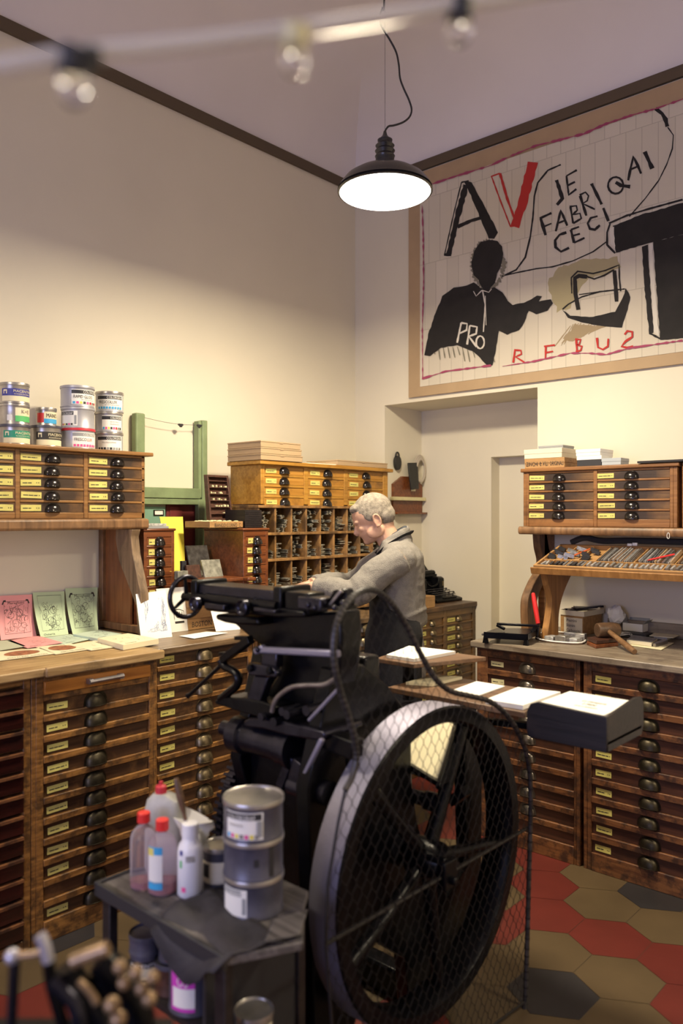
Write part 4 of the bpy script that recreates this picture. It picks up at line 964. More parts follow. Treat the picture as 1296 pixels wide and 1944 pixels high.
# standing dark case
t = thing('slotted_case', 'dark narrow slotted case with bits of type, leaning upright against the wall', 'case', tuple(aX(420, 982, -3.30)))
bl_, br_, tl_, tr_ = aX(399, 979, -3.26), aX(443, 979, -3.26), aX(393, 901, -3.34), aX(433, 903, -3.34)
for p in (bl_, br_): p.z = zc+.001
def cf(s, q, o=0): return bl_.lerp(br_, s).lerp(tl_.lerp(tr_, s), q)+Vector((o, 0, 0))
def cbox(mb, s0, s1, q0, q1, o0, o1): mb.hexa([cf(s0, q0, o0), cf(s1, q0, o0), cf(s1, q0, o1), cf(s0, q0, o1), cf(s0, q1, o0), cf(s1, q1, o0), cf(s1, q1, o1), cf(s0, q1, o1)])
mb = MB(); cbox(mb, 0, 1, 0, 1, -.03, -.022)
for a in ((0, .07, 0, 1), (.93, 1, 0, 1), (.07, .93, 0, .05), (.07, .93, .95, 1)): cbox(mb, *a, -.022, 0)
mb.build('case_frame', W_DRKR, t, True, bevel=.001)
for k in range(1, 7):
    mb = MB(); cbox(mb, .07, .93, k/7-.008+.01, k/7+.008+.01, -.022, -.003); sh = mb.build('slot_shelf', W_DRKR, t, True)
rnd = random.Random(2); mb = MB()
for k in range(26):
    r_ = rnd.choice((1, 2, 2, 3, 4, 4, 5)); s = rnd.uniform(.12, .85); cbox(mb, s, s+rnd.uniform(.02, .06), r_/7+.022, r_/7+rnd.uniform(.035, .07), -.02, -.006)
o = mb.build('type_pieces', LABW, t, True); o['kind'] = 'stuff'
XQ = XS2-.045
t = thing('grooved_block', 'brown grooved block on the right mahogany drawer unit', 'block', (XQ, YX(464, XQ), zt2))
ya, yb = YX(465, XQ), YX(497, XQ); zq = aX(480, 968, XQ).z; mb = MB(); mb.box((XQ-.16, ya, zt2), (XQ-.004, yb, zq))
for k in range(9): zz = zt2+.004+(zq-zt2-.008)*k/9; mb.box((XQ-.004, ya, zz), (XQ, yb, zz+.008))
mb.build('block_body', W_BLK, t, True)

# kraft boxes on the yellow chest
def kbox(label, px0, px1, X, z0, h_, dep, name='kraft_box', m_=KRAFT, slot=True, rz=0):
    y0, y1 = YX(px0, X), YX(px1, X); t_ = thing(name, label, 'box', (X, y0, z0), RL+rz); w_ = y1-y0
    mb = MB(); mb.box((0, 0, 0), (w_, dep, h_*.80)); mb.build('box_base', m_, t_, bevel=.0015)
    mb = MB(); mb.box((-.002, -.002, h_*.80), (w_+.002, dep+.002, h_)); mb.box((w_*.5-.012, -.0035, h_*.70), (w_*.5+.012, -.002, h_*.82)); mb.build('box_lid', m_, t_, bevel=.0015)
for k, lb in enumerate(('flat kraft box at the bottom of the stack of three', 'flat kraft box in the middle of the stack of three', 'flat kraft box on top of the stack of three')): kbox(lb, 495, 574-2*k, XG+.03, zG1+.001+.0345*k, .033, .27)
kbox('single flat kraft box at the right end of the yellow chest', 640, 735, XG+.02, zG1+.001, .032, .25)
P_ = [aZ(*p, zG1+.003) for p in ((540, 867), (600, 868), (650, 873), (575, 875))]; mb = MB(); a, c_ = YX(580, XG), YX(655, XG); mb.box((XG-.2, a, zG1+.001), (XG+.01, c_-.03, zG1+.004)); tag(mb.build('paper_sheet', WHT, world=True, loc=(XG, a, zG1)), 'white papers lying between the kraft boxes on the yellow chest', 'paper')

# ================================================================ upper right chest, shelf, tilted type case
YF = 3.86; xF0 = XY(993, YF); zF0, zF1 = 1.540, 1.852; hF = zF1-zF0
xF1 = XY(1285, YF)
def lf(px): return XY(px, YF)-xF0
zf = [1.801-zF0-.0503*i for i in range(5)]
W_F = wood('brown_chest_wood', (.17, .072, .022), (.34, .16, .055), (.05, .022, .012), .42, amt=.5)
W_FD = wood('stained_drawer_wood', (.17, .08, .03), (.35, .19, .07), (.028, .018, .016), .42, amt=.5, sscale=6, center=(.18, .14))
cabinet('case_chest', 'brown chest of two columns of stained drawers with black cup pulls, upper right', 'cabinet', (xF0, YF, zF0), 0, xF1-xF0, hF, .275,
    [(lf(1003.5), lf(1126), zf, .47, .12), (lf(1133), lf(1271), zf, .49, .12)], (W_F, W_FD, W_F, LABY), PU_F, CUPB, (.088, .024), dh=.040, z0=0, topt=.020, proud=.010, topo=.012)
cabinet('case_chest', 'neighbouring brown chest cut off by the right edge of the photo', 'cabinet', (xF1+.022, YF, zF0), 0, .62, hF, .275,
    [(.03, .30, zf, .49, .12), (.33, .59, zf, .49, .12)], (W_F, W_FD, W_F, LABY), PU_F, CUPB, (.088, .024), dh=.040, z0=0, topt=.020, proud=.010, topo=.0)
mb = MB(); mb.box((XY(1212, YF), YF-.02, zF1+.002), (xF1+.6, YF+.24, zF1+.012)); tag(mb.build('dark_board', W_BLK, world=True, loc=(xF1+.1, YF, zF1)), 'thin dark board lying across the right end of the upper right chests', 'board')
sr = thing('cabinet_stand', 'wooden stand with rounded shelf edge and curved legs under the upper right chest', 'stand', (xF0, 3.9, RZ))
xs0 = XY(984, 3.82)
mb = MB(); pr = [(3.82, 1.497), (3.812, 1.508), (3.812, 1.528), (3.82, 1.539), (YW-.004, 1.539), (YW-.004, 1.515), (3.86, 1.497)]
mb.prism([(xs0, y, z) for y, z in pr], (xF1+.62-xs0, 0, 0)); mb.build('shelf_board', W_BRK, sr, True, bevel=.004)
def curve(pts, n_=5):
    q = []; pts = [Vector(p) for p in pts]
    for i in range(len(pts)-1):
        for k in range(n_):
            f = k/n_; p0 = pts[max(i-1, 0)]; p1 = pts[i]; p2 = pts[i+1]; p3 = pts[min(i+2, len(pts)-1)]
            q.append(.5*((2*p1)+(p2-p0)*f+(2*p0-5*p1+4*p2-p3)*f*f+(-p0+3*p1-3*p2+p3)*f**3))
    q.append(pts[-1]); return q
XL = -2.10
Lp = curve([aX(*p, XL) for p in ((1024, 1014), (1026, 1040), (1031, 1065), (1026, 1085), (1015, 1105), (1003, 1135), (1001, 1165), (1004, 1212))])
Lp = [Vector((XL, p.y, p.z)) for p in Lp]; Lp[0].z = 1.497; Lp[-1].z = RZ+.0005
mb = MB(); rs = []
for i, p in enumerate(Lp):
    wd = .085+.03*math.sin(math.pi*i/len(Lp)); rs.append([p, p+Vector((0, wd, 0)), p+Vector((-.045, wd, 0)), p+Vector((-.045, 0, 0))])
mb.rings(rs); mb.build('curved_leg', W_BRK, sr, True, bevel=.004)
mb = MB(); rs = []
for i, p in enumerate(Lp):
    wd = .085+.03*math.sin(math.pi*i/len(Lp)); p = p+Vector((1.15, 0, 0)); rs.append([p, p+Vector((0, wd, 0)), p+Vector((-.045, wd, 0)), p+Vector((-.045, 0, 0))])
mb.rings(rs); mb.build('curved_leg', W_BRK, sr, True, bevel=.004)
mb = MB(); mb.box((XL-.04, 4.02, RZ), (XL, YW-.006, 1.497)); mb.build('rear_post', W_F, sr, True)
# support of the tilted case
XB = -1.90
A_ = curve([aX(*p, XB) for p in ((1036, 1087), (1041, 1110), (1047, 1135), (1045, 1165), (1038, 1208))]); B_ = curve([aX(*p, XB) for p in ((1060, 1208), (1061, 1165), (1070, 1125), (1090, 1080))])
tcs = thing('case_rest', 'tilted orange-brown case rest with a curved bracket standing on the right bench', 'rest', (XB, 3.8, RZ))
for p in A_[-1:]+B_[:1]: p.z = RZ+.0005
zfr, zbk, yfr, ybk = 1.338, 1.436, 3.60, 3.90
def undr(y): return zfr-.032+(y-yfr)*(zbk-zfr)/(ybk-yfr)
A_[0].z = undr(A_[0].y); B_[-1].z = undr(B_[-1].y)
for dx in (0, .95):
    mb = MB(); mb.prism([Vector((XB+dx, p.y, p.z)) for p in A_+B_], (-.035, 0, 0)); mb.build('curved_bracket', W_BRK2, tcs, True, bevel=.003)
mb = MB(); x0_, x1_ = -1.943, -.80
def tp(x, s, o=0): # s along the slope, o above it
    return Vector((x, yfr+(ybk-yfr)*s-.31*o, zfr+(zbk-zfr)*s+.95*o))
def tbx(mb, xa, xb, s0, s1, o0, o1, m=None): mb.hexa([tp(xa, s0, o0), tp(xb, s0, o0), tp(xb, s1, o0), tp(xa, s1, o0), tp(xa, s0, o1), tp(xb, s0, o1), tp(xb, s1, o1), tp(xa, s1, o1)], m)
tbx(mb, x0_-.01, x1_, -.03, 1.02, -.030, -.018); mb.build('rest_board', W_BRK2, tcs, True, bevel=.002)
mb = MB(); tbx(mb, x0_-.01, x1_, -.05, -.02, -.030, .004); mb.build('front_lip', W_BRK2, tcs, True, bevel=.002)
tc_ = thing('type_case', 'open wooden type case full of metal strips lying tilted on the case rest', 'type case', tuple(tp(x0_, 0, -.018)))
mb = MB(); tbx(mb, x0_, x1_, 0, 1, -.017, -.011); 
mb.build('case_bottom', W_BOX, tc_, True)
mb = MB(); tbx(mb, x0_, x1_, 0, .04, -.011, .012); tbx(mb, x0_, x1_, .96, 1, -.011, .012); tbx(mb, x0_, x0_+.012, .04, .96, -.011, .012); tbx(mb, x1_-.012, x1_, .04, .96, -.011, .012); mb.build('case_rim', W_BOX, tc_, True, bevel=.0015)
mb = MB(); tbx(mb, x0_+.012, x1_-.012, .30, .32, -.011, .008); mb.build('divider', W_BOX, tc_, True)
for x in (x0_+.10, x0_+.19, x0_+.28, x0_+.47, x0_+.66, x0_+.82, x0_+.98):
    mb = MB(); tbx(mb, x, x+.005, .32, .96, -.011, .008); mb.build('divider', W_BOX, tc_, True)
    mb = MB(); tbx(mb, x-.03, x-.025, .04, .30, -.011, .008); mb.build('divider', W_BOX, tc_, True)
rnd = random.Random(12)
tilt = math.atan2(zbk-zfr, ybk-yfr); Ls = (Vector((0, ybk-yfr, zbk-zfr))).length
ms = []
for m_ in (LEADL, LEAD, KRAFT, mat('brown_strip', (.20, .12, .07), .6), TIN):
    mb = MB(); mb.box((-.0028, 0, 0), (.0028, Ls*.56, .016)); ms.append(mb.mesh('spacing_strip', m_))
G_ = 'metal and wooden strips in the tilted type case'
names = ['pale lead', 'grey lead', 'kraft-coloured', 'brown', 'shiny metal']
x = x0_+.295
while x < x1_-.03:
    if all(abs(x-(x0_+q)) > .012 for q in (.28, .47, .66, .82, .98)):
        k = rnd.choice((0, 0, 0, 1, 1, 2, 3, 4)); o = place('spacing_strip', ms[k], None, tuple(tp(x+.002, .36+rnd.uniform(-.02, .02), -.009+rnd.uniform(0, .006))), (tilt, rnd.uniform(-.35, .1), rnd.uniform(-.06, .0)))
        tag(o, '%s spacing strip in the upper row of the tilted type case' % names[k], 'strip', G_)
    x += rnd.uniform(.0085, .0125)
ms2 = []
for m_, (a, b2) in ((LEAD, (.012, .05)), (LEADL, (.010, .045)), (BLKC, (.014, .04))):
    mb = MB(); mb.box((-a/2, 0, 0), (a/2, b2, .018)); ms2.append(mb.mesh('type_sort', m_))
for k in range(46):
    x = x0_+.03+(x1_-x0_-.06)*k/46; j = rnd.choice((0, 0, 1, 2 if k < 14 else 1)); o = place('type_sort', ms2[j], None, tuple(tp(x, .09+rnd.uniform(0, .05), -.009)), (tilt, 0, rnd.uniform(-.15, .15)))
    tag(o, 'small %s type piece in the front row of the tilted type case' % ('grey lead', 'pale lead', 'black')[j], 'type piece', 'small type pieces in the front row of the tilted case')
for k in range(15):
    x = x0_+.03+.085*(k % 3)+rnd.uniform(0, .05); s_ = .40+.10*(k//3)+rnd.uniform(-.02, .02); j = (2, 0, 2)[k % 3]
    if any(abs(x-(x0_+q)) < .012 for q in (.10, .19)): x += .02
    o = place('type_sort', ms2[j], None, tuple(tp(x, s_, -.009)), (tilt, 0, R(90)+rnd.uniform(-.4, .4))); tag(o, 'loose %s type piece at the left end of the tilted type case' % ('grey lead', '', 'black')[j], 'type piece', 'loose type pieces at the left end of the tilted case')
mb = MB(); a, c_ = tp(x0_+.53, .38, .014), tp(x0_+.63, .62, .02); mb.tube([a, a.lerp(c_, .12), c_], [.001, .0045, .0045], 6); tag(mb.build('red_pencil', RED, world=True, loc=tuple(a)), 'red pencil lying on the pale strips of the tilted type case', 'pencil')
mb = MB(); a, c_ = tp(x0_+.15, .5, .012), tp(x0_+.19, .8, .012); mb.tube([a, c_], .004, 6); tag(mb.build('orange_strip', mat('orange_paint', (.6, .12, .03), .5), world=True, loc=tuple(a)), 'thin orange stick at the left end of the tilted type case', 'stick')
mb = MB(); mb.tube(curve([tp(x0_+.05, 1.08, .012), tp(x0_+.12, 1.12, .035), tp(x0_+.22, 1.12, .02), tp(x0_+.4, 1.12, .025), tp(x0_+1.0, 1.12, .02)]), .016, 8); tag(mb.build('black_roll', BLKC, world=True, loc=tuple(tp(x0_+.3, 1.1, 0))), 'long black cloth roll lying behind the tilted type case', 'roll')
mb = MB(); q = tp(x0_+.36, .99, .012); mb.box(q, q+Vector((.022, .012, .012))); mb.box(q+Vector((.024, .004, .002)), q+Vector((.048, .016, .016))); tag(mb.build('white_sorts', WPL, world=True, loc=tuple(q)), 'two small white blocks on the back rim of the tilted type case', 'block')
# card clip on the shelf edge
mb = MB(); q = aY(1268, 1017, 3.81)
mb.tube([q+Vector((.006*math.cos(a), 0, .014*math.sin(a))) for a in [i/16*2*math.pi for i in range(16)]], .0015, 5, closed=True); tag(mb.build('paper_clip', WHT2, world=True, loc=tuple(q)), 'white paper clip hanging on the edge of the upper right shelf', 'clip')

# boxes on the upper right chest
def obox(name, label, px0, px1, z0, h_, dep, m_, Y=YF+.01, lid=None, cat='box', rz=0):
    x0, x1 = XY(px0, Y), XY(px1, Y); t_ = thing(name, label, cat, (x0, Y, z0), rz); w_ = x1-x0
    hb = h_*(.62 if lid else 1)-(0 if lid else .0)
    mb = MB(); mb.box((0, 0, 0), (w_, dep, hb if lid else h_*.5)); mb.build('box_base', m_, t_, bevel=.001)
    mb = MB(); mb.box((-.0015, -.0015, hb if lid else h_*.5), (w_+.0015, dep+.0015, h_)); mb.build('box_lid', lid or m_, t_, bevel=.001)
    return t_
Z = zF1+.001; CREAMB = mat('cream_board', (.70, .64, .50), .6, var=.05); GRYB = mat('bluish_grey_board', (.40, .44, .47), .6)
tz = obox('lettered_wooden_box', 'flat wooden box with black stencilled letters under the cream box', 996, 1071, Z, .052, .20, W_BOX)
w_ = XY(1071, YF+.01)-XY(996, YF+.01); mb = MB()
for i, (wd, x) in enumerate((('ZINCHI', .02), ('e', .36), ('XILI', .44), ('ORIGINALI', .62))): text(mb, wd, w_*x*1.0+.004, .012, w_*(.30, .05, .14, .34)[i], .022, lambda a, b: Vector((a, -.0022, b)), 0)
mb.build('lettering', INK, tz, fix=False)
obox('cream_box', 'large cream cardboard box on top of the lettered wooden box', 995, 1066, Z+.053, .050, .22, CREAMB)
obox('grey_box', 'flat dark grey box with a strap on top of the cream box', 1022, 1068, Z+.104, .018, .13, GREYC, Y=YF+.05)
obox('white_box', 'white cardboard box with a black base, lower of the two white boxes', 1095, 1141, Z, .052, .13, BLKC, lid=WHT)
obox('white_box', 'white cardboard box on top of the white box with the black base', 1093, 1139, Z+.053, .034, .155, WHT2)
obox('grey_box', 'low bluish grey box at the right of the white boxes', 1142, 1178, Z, .035, .10, GRYB)

# ================================================================ things on the right bench
def q7(x, y, z=RZ): return aZ(890+.3133*x, 1080+.3133*y, z)
def s7(x, y): return 890+.3133*x, 1080+.3133*y
# paper cutter
t = thing('paper_cutter', 'black paper cutter with a red handle at the left end of the right bench', 'paper cutter', tuple(q7(230, 430)))
zc = RZ+.052
A, B, C_, D = q7(90, 385, zc), q7(352, 400, zc), q7(430, 362, zc), q7(170, 357, zc)
mb = MB(); mb.hexa([p-Vector((0, 0, .012)) for p in (A, B, C_, D)]+[A, B, C_, D]); mb.build('cutting_table', IRONB, t, True, bevel=.002)
for p, dx in ((A, .012), (B, -.012), (C_, -.012), (D, .012)):
    mb = MB(); c_ = (A+B+C_+D)/4; p = p.lerp(c_, .06); mb.hexa([Vector((p.x-.012, p.y-.01, RZ)), Vector((p.x+.012, p.y-.01, RZ)), Vector((p.x+.012, p.y+.01, RZ)), Vector((p.x-.012, p.y+.01, RZ)), Vector((p.x-.006, p.y-.006, zc-.012)), Vector((p.x+.006, p.y-.006, zc-.012)), Vector((p.x+.006, p.y+.006, zc-.012)), Vector((p.x-.006, p.y+.006, zc-.012))]); mb.build('foot', IRON, t, True)
mb = MB(); mb.bar(A+Vector((0, 0, -.012)), B+Vector((0, 0, -.012)), .008, .03); mb.bar(B+Vector((0, 0, -.01)), C_+Vector((0, 0, -.01)), .008, .028); mb.build('side_rail', IRON, t, True)
za = RZ+.085; a0, a1 = q7(168, 333, za), q7(430, 345, za)
mb = MB(); mb.bar(a0, a1, .016, .012); mb.bar(a0+Vector((.0, 0, -.006)), a0+Vector((.045, .0, -.022)), .012, .014); mb.build('clamp_bar', IRON, t, True, bevel=.003)
h0, h1 = q7(415, 338, za), q7(415, 338, za); hb = aY(890+.3133*418, 1080+.3133*330, h0.y); ht = aY(890+.3133*388, 1080+.3133*148, h0.y)
mb = MB(); mb.cyl(B.lerp(C_, .75)+Vector((0, 0, -.03)), hb, .010, .009, 10); mb.bar(B.lerp(C_, .3)+Vector((0, 0, .006)), hb+Vector((0, 0, -.006)), .004, .02); mb.build('blade_arm', IRONB, t, True)
mb = MB(); ax = [hb.lerp(ht, k/6) for k in range(7)]; mb.tube(ax+[ht+(ht-hb).normalized()*.004], [.0105, .0115, .012, .0125, .012, .0115, .009, .002], 12); mb.build('handle', RED, t, True)
mb = MB(); mb.cyl(A+Vector((-.01, 0, -.01)), A+Vector((.0, 0, -.01)), .006, n=8); mb.build('side_knob', STEEL, t, True)
# labelled box with a tray of metal on it
bl_, br_ = q7(538, 392), q7(694, 404)
dx = br_.x-bl_.x; t = thing('labelled_wooden_box', 'brown box with a handwritten card reading Piattini Stamini Carboncini', 'box', (bl_.x, bl_.y+.03, RZ), R(-4)); hb_ = .098
mb = MB(); mb.box((0, 0, 0), (dx, .20, hb_)); mb.build('box_body', W_BOX, t, bevel=.002)
mb = MB(); mb.box((.022, -.0015, .008), (dx-.004, 0, hb_-.01)); mb.build('card', CREAMB, t)
mb = MB()
for i, wd in enumerate(('Piattini', 'Stamini', 'Carboncini')): text(mb, wd, .036, hb_-.032-.026*i, (.06, .05, .08)[i], .015, lambda a, b: Vector((a, -.0024, b)), 0)
mb.build('handwriting', INK, t, fix=False)
t2 = thing('lid_tray', 'cream cardboard lid full of metal bars on top of the labelled brown box', 'tray', (bl_.x-.004, bl_.y+.025, RZ+hb_+.001), R(-4)); hw = .026
mb = MB(); D2 = .215; W2 = dx+.012; mb.box((0, 0, 0), (W2, D2, .003)); mb.box((0, 0, .003), (W2, .003, hw)); mb.box((0, D2-.003, .003), (W2, D2, hw)); mb.box((0, .003, .003), (.003, D2-.003, hw)); mb.box((W2-.003, .003, .003), (W2, D2-.003, hw)); mb.build('tray_body', CREAMB, t2)
rnd = random.Random(5); mb = MB(); mb.box((-.009, -.07, 0), (.009, .07, .012)); me = mb.mesh('metal_bar', TIN); mb = MB(); mb.box((-.012, -.09, 0), (.012, .09, .010)); me2 = mb.mesh('metal_bar', IRONB)
for k in range(7):
    o = place('metal_bar', me if k % 3 else me2, None, (bl_.x+.03+.014*k, bl_.y+.12+rnd.uniform(0, .02), RZ+hb_+.012+.0035*k), (rnd.uniform(-.05, .05), 0, R(-35)+rnd.uniform(-.3, .3))); tag(o, 'metal bar lying in the cream lid on the labelled box', 'metal bar', 'metal bars in the cream lid')
# dish with lead furniture
c_ = q7(560, 430); t = thing('tin_plate', 'round-cornered white-rimmed plate with metal blocks in front of the labelled box', 'plate', tuple(c_))
P_ = [q7(*p) for p in ((400, 418), (440, 440), (560, 455), (680, 458), (705, 430), (640, 402), (520, 392), (430, 400))]; P_ = curve(P_+[P_[0]], 4)[:-1]
mb = MB(); mb.prism(P_, (0, 0, .005)); mb.build('plate_body', W_BOARD, t, True); mb = MB(); mb.tube([p+Vector((0, 0, .009)) for p in P_], .004, 6, closed=True); mb.build('plate_rim', WHT, t, True)
for k, (x, y, w_, d_, h_) in enumerate(((455, 432, .05, .06, .022), (520, 440, .055, .05, .030), (600, 442, .045, .06, .018), (640, 432, .05, .035, .034), (575, 415, .06, .03, .026))):
    p = q7(x, y, RZ+.006); mb = MB(); mb.box((0, 0, 0), (w_, d_, h_)); tag(mb.build('metal_block', [LEADL, TIN, LEADL, TIN, LEAD][k], loc=(p.x, p.y, RZ+.006), rot=R(-8+5*k), bevel=.002), 'silvery metal block on the white-rimmed plate', 'metal block', 'metal blocks on the white-rimmed plate')
# mallet on a dark red box
t = thing('small_red_box', 'dark red-brown wooden block under the mallet head', 'block', tuple(q7(790, 470))); B_ = [q7(*p) for p in ((712, 460), (768, 484), (905, 468), (860, 440))]
mb = MB(); mb.hexa(B_+[p+Vector((0, 0, .018)) for p in B_]); mb.build('block_base', W_RED, t, True, bevel=.003)
mb = MB(); B2 = [p.lerp(sum(B_, Vector())/4, .06)+Vector((0, 0, .019)) for p in B_]; mb.hexa(B2+[p+Vector((0, 0, .018)) for p in B2]); mb.build('block_top', W_DRKR, t, True, bevel=.003)
t = thing('mallet', 'round wooden mallet with its handle reaching over the bench edge', 'mallet', tuple(q7(850, 470)))
W_MAL = wood('mallet_wood', (.075, .04, .022), (.16, .09, .05), (.03, .02, .015), .4, amt=.6); zm = RZ+.072
m0, m1 = q7(775, 372, zm), q7(905, 368, zm); ax = (m1-m0)
mb = MB(); mb.tube([m0, m0+ax*.03, m0+ax*.3, m0+ax*.7, m0+ax*.97, m1], [.030, .034, .037, .037, .032, .028], 20); mb.build('mallet_head', W_MAL, t, True)
g0 = m0.lerp(m1, .62)+Vector((0, -.03, .0)); g1 = q7(1003, 503, RZ+.012)
mb = MB(); mb.tube([g0.lerp(g1, k/6) for k in range(7)], [.011, .0115, .012, .013, .014, .0145, .0125], 12); mb.build('mallet_handle', wood('handle_wood', (.14, .07, .03), (.26, .15, .075), (.04, .025, .02), .4), t, True)
# white open box etc.
p0 = q7(930, 372, RZ+.026); t = thing('white_carton', 'small open white carton with its flaps up near the wall', 'box', (p0.x, p0.y, RZ+.026), R(-3)); w_ = q7(1070, 380, RZ+.026).x-p0.x
mb = MB(); d_ = .075; h_ = .040
for a, b in (((0, 0, 0), (w_, d_, .002)), ((0, 0, 0), (w_, .002, h_)), ((0, d_-.002, 0), (w_, d_, h_)), ((0, 0, 0), (.002, d_, h_)), ((w_-.002, 0, 0), (w_, d_, h_))): mb.box(a, b)
mb.build('carton_body', WHT2, t)
for q in ([(0, .002, h_), (0, d_, h_), (-.014, d_, h_+.034), (-.014, .002, h_+.034)], [(w_, .002, h_), (w_, d_, h_), (w_+.02, d_, h_+.02), (w_+.02, .002, h_+.02)], [(0, d_, h_), (w_, d_, h_), (w_, d_+.012, h_+.022), (0, d_+.012, h_+.022)]):
    mb = MB(); mb.prism(q, (0, .001, .0015)); mb.build('carton_flap', GREYC, t, fix=True)
mb = MB(); p = q7(1005, 420); mb.box((p.x-.07, p.y-.01, RZ), (p.x+.06, p.y+.085, RZ+.025)); tag(mb.build('dark_box', BLKC, world=True, loc=(p.x, p.y, RZ), bevel=.003), 'low black box carrying the small white carton', 'box')
p = q7(1030, 300, RZ+.05); rnd = random.Random(3); mb = MB()
mb.sphere((0, 0, 0), (.048, .028, .05), 14)
mb.v = [v+Vector((rnd.uniform(-.007, .007), rnd.uniform(-.006, .006), rnd.uniform(-.007, .007))) for v in mb.v]
tag(mb.build('crumpled_bag', WHT2, loc=(p.x+.01, YW-.075, RZ+.10), sharp=15), 'crumpled white plastic packet standing behind the white carton', 'packet')
mb = MB(); mb.box((-.05, -.018, -.05), (.05, .018, 0)); 
P_ = [q7(*p, RZ+.002) for p in ((905, 455), (1165, 492), (1240, 450), (1010, 430))]; mb = MB(); mb.prism(P_, (0, 0, .002)); tag(mb.build('paper_sheet', CRM, world=True, loc=tuple(P_[0])), 'cream sheet under the small book on the right bench', 'paper')
t = thing('small_book', 'pale paperback with speckled top lying on the cream sheet', 'book', tuple(q7(1040, 460))); B_ = [q7(*p, RZ+.005) for p in ((955, 452), (1105, 470), (1140, 445), (990, 425))]
mb = MB(); mb.hexa(B_+[p+Vector((0, 0, .018)) for p in B_]); mb.build('book_block', CREAMB, t, True, bevel=.001); mb = MB(); mb.prism([p+Vector((0, 0, .0185)) for p in B_], (0, 0, .002)); mb.build('book_cover', LEAD, t, True)
B_ = [q7(*p, RZ+.005) for p in ((1112, 470), (1130, 474), (1205, 450), (1185, 440))]; mb = MB(); mb.hexa(B_+[p+Vector((0, 0, .016)) for p in B_]); tag(mb.build('steel_rule_case', STEEL, world=True, loc=tuple(B_[0]), bevel=.002), 'grey metal channel bar right of the paperback', 'metal bar')
B_ = [q7(*p, RZ+.001) for p in ((1120, 425), (1200, 432), (1225, 420), (1150, 412))]; mb = MB(); mb.hexa(B_+[p+Vector((0, 0, .020)) for p in B_]); tag(mb.build('white_block', WHT2, world=True, loc=tuple(B_[0])), 'small white block under the cream card near the right edge', 'block')
B_ = [q7(*p, RZ+.022) for p in ((1092, 408), (1235, 420), (1275, 404), (1125, 390))]; mb = MB(); mb.prism(B_, (0, 0, .003)); tag(mb.build('card', CREAMB, world=True, loc=tuple(B_[0])), 'cream card resting on a white block near the right edge', 'card')
mb = MB(); rnd = random.Random(6); c_ = q7(945, 415, RZ+.004)
mb.tube(curve([c_+Vector((.03*math.cos(a*1.1)+rnd.uniform(-.01, .01), .03*math.sin(a*1.1), .004+.018*abs(math.sin(a)))) for a in range(12)], 4), .0022, 6); tag(mb.build('cord', WPL, world=True, loc=tuple(c_)), 'tangled thin white cord beside the black box', 'cord')
mb = MB(); B_ = [q7(*p, RZ+.001) for p in ((985, 418), (1060, 424), (1075, 414), (1000, 408))]; mb.hexa(B_+[p+Vector((0, 0, .016)) for p in B_]); tag(mb.build('adapter', WPL, world=True, loc=tuple(B_[0]), bevel=.003), 'small white adapter block in front of the low black box', 'adapter')

# ================================================================ typewriter and box on the niche cabinet
Zt = 1.021; zt_ = Zt
def q8(x, y, z): return aZ(780+.1493*x, 1050+.1492*y, z)
f0, f1 = q8(340, 640, Zt), q8(745, 600, Zt)   # front edge left -> right, lies roughly along +Y
t = thing('typewriter', 'old black typewriter on the niche cabinet behind the man', 'typewriter', (f0.x-.005, f0.y+.0, Zt), RL-R(2)); w_ = min((f1-f0).length, .33)
# local x = along the front, local y = inward
mb = MB(); mb.prism([(.0, -.0, .0), (.0, .0, .018), (.0, .16, .055), (.0, .30, .055), (.0, .30, 0)], (w_, 0, 0)); mb.build('base_body', IRON, t, bevel=.004)
mb = MB(); prof = [(.15, .055), (.15, .14), (.17, .152), (.30, .152), (.30, .055)]
mb.prism([(0, y, z) for y, z in prof], (w_*.28, 0, 0)); mb.prism([(w_*.72, y, z) for y, z in prof], (w_*.28, 0, 0)); mb.prism([(w_*.28, y, z) for y, z in [(.19, .055), (.22, .12), (.30, .13), (.30, .055)]], (w_*.44, 0, 0)); mb.build('front_housing', IRON, t, bevel=.006)
mb = MB(); mb.tube([(w_*.5+w_*.24*math.cos(a), .155, .145-.055*math.sin(a)) for a in [i/12*math.pi for i in range(13)]], .006, 8); mb.build('type_basket_rim', IRON, t)
mb = MB(); mb.cyl((-.03, .24, .175), (w_+.03, .24, .175), .018, n=16); mb.box((-.02, .21, .152), (w_+.02, .29, .168)); mb.build('carriage', IRON, t)
mb = MB(); mb.cyl((-.055, .24, .175), (-.03, .24, .175), .020, n=14); mb.build('platen_knob', IRON, t); mb = MB(); mb.cyl((w_+.03, .24, .175), (w_+.055, .24, .175), .020, n=14); mb.build('platen_knob', IRON, t)
mb = MB(); mb.tube([(w_*.2, .23, .195), (w_*.8, .23, .195)], .003, 6); mb.tube([(w_+.02, .22, .19), (w_+.05, .20, .215)], .003, 6); mb.build('paper_bail', STEEL, t)
mb = MB(); mb.prism([(w_*.1, .27, .17), (w_*.9, .27, .17), (w_*.85, .31, .23), (w_*.15, .31, .23)], (0, .004, .003)); mb.build('paper_rest', IRON, t)
mb = MB(); mb.cyl((0, 0, .0), (0, 0, .004), .0078, n=10, m=0); mb.cyl((0, 0, .004), (0, 0, .0052), .0060, n=10, m=1); mb.lathe([(.0075, .003), (.0082, .0045), (.0075, .005)], n=10, m=2); kme = mb.mesh('key', [IRON, BLKC, STEEL])
for r_ in range(4):
    for k in range(11 if r_ else 10):
        y = .035+.031*r_; place('key', kme, t, (w_*.11+.006*r_*0+(w_*.78)*(k+.5*(r_ % 2)*.8)/10.6, y, .034+y*.29))
mb = MB(); mb.box((w_*.25, .006, .022), (w_*.75, .018, .032)); mb.build('space_bar', IRON, t, bevel=.003)
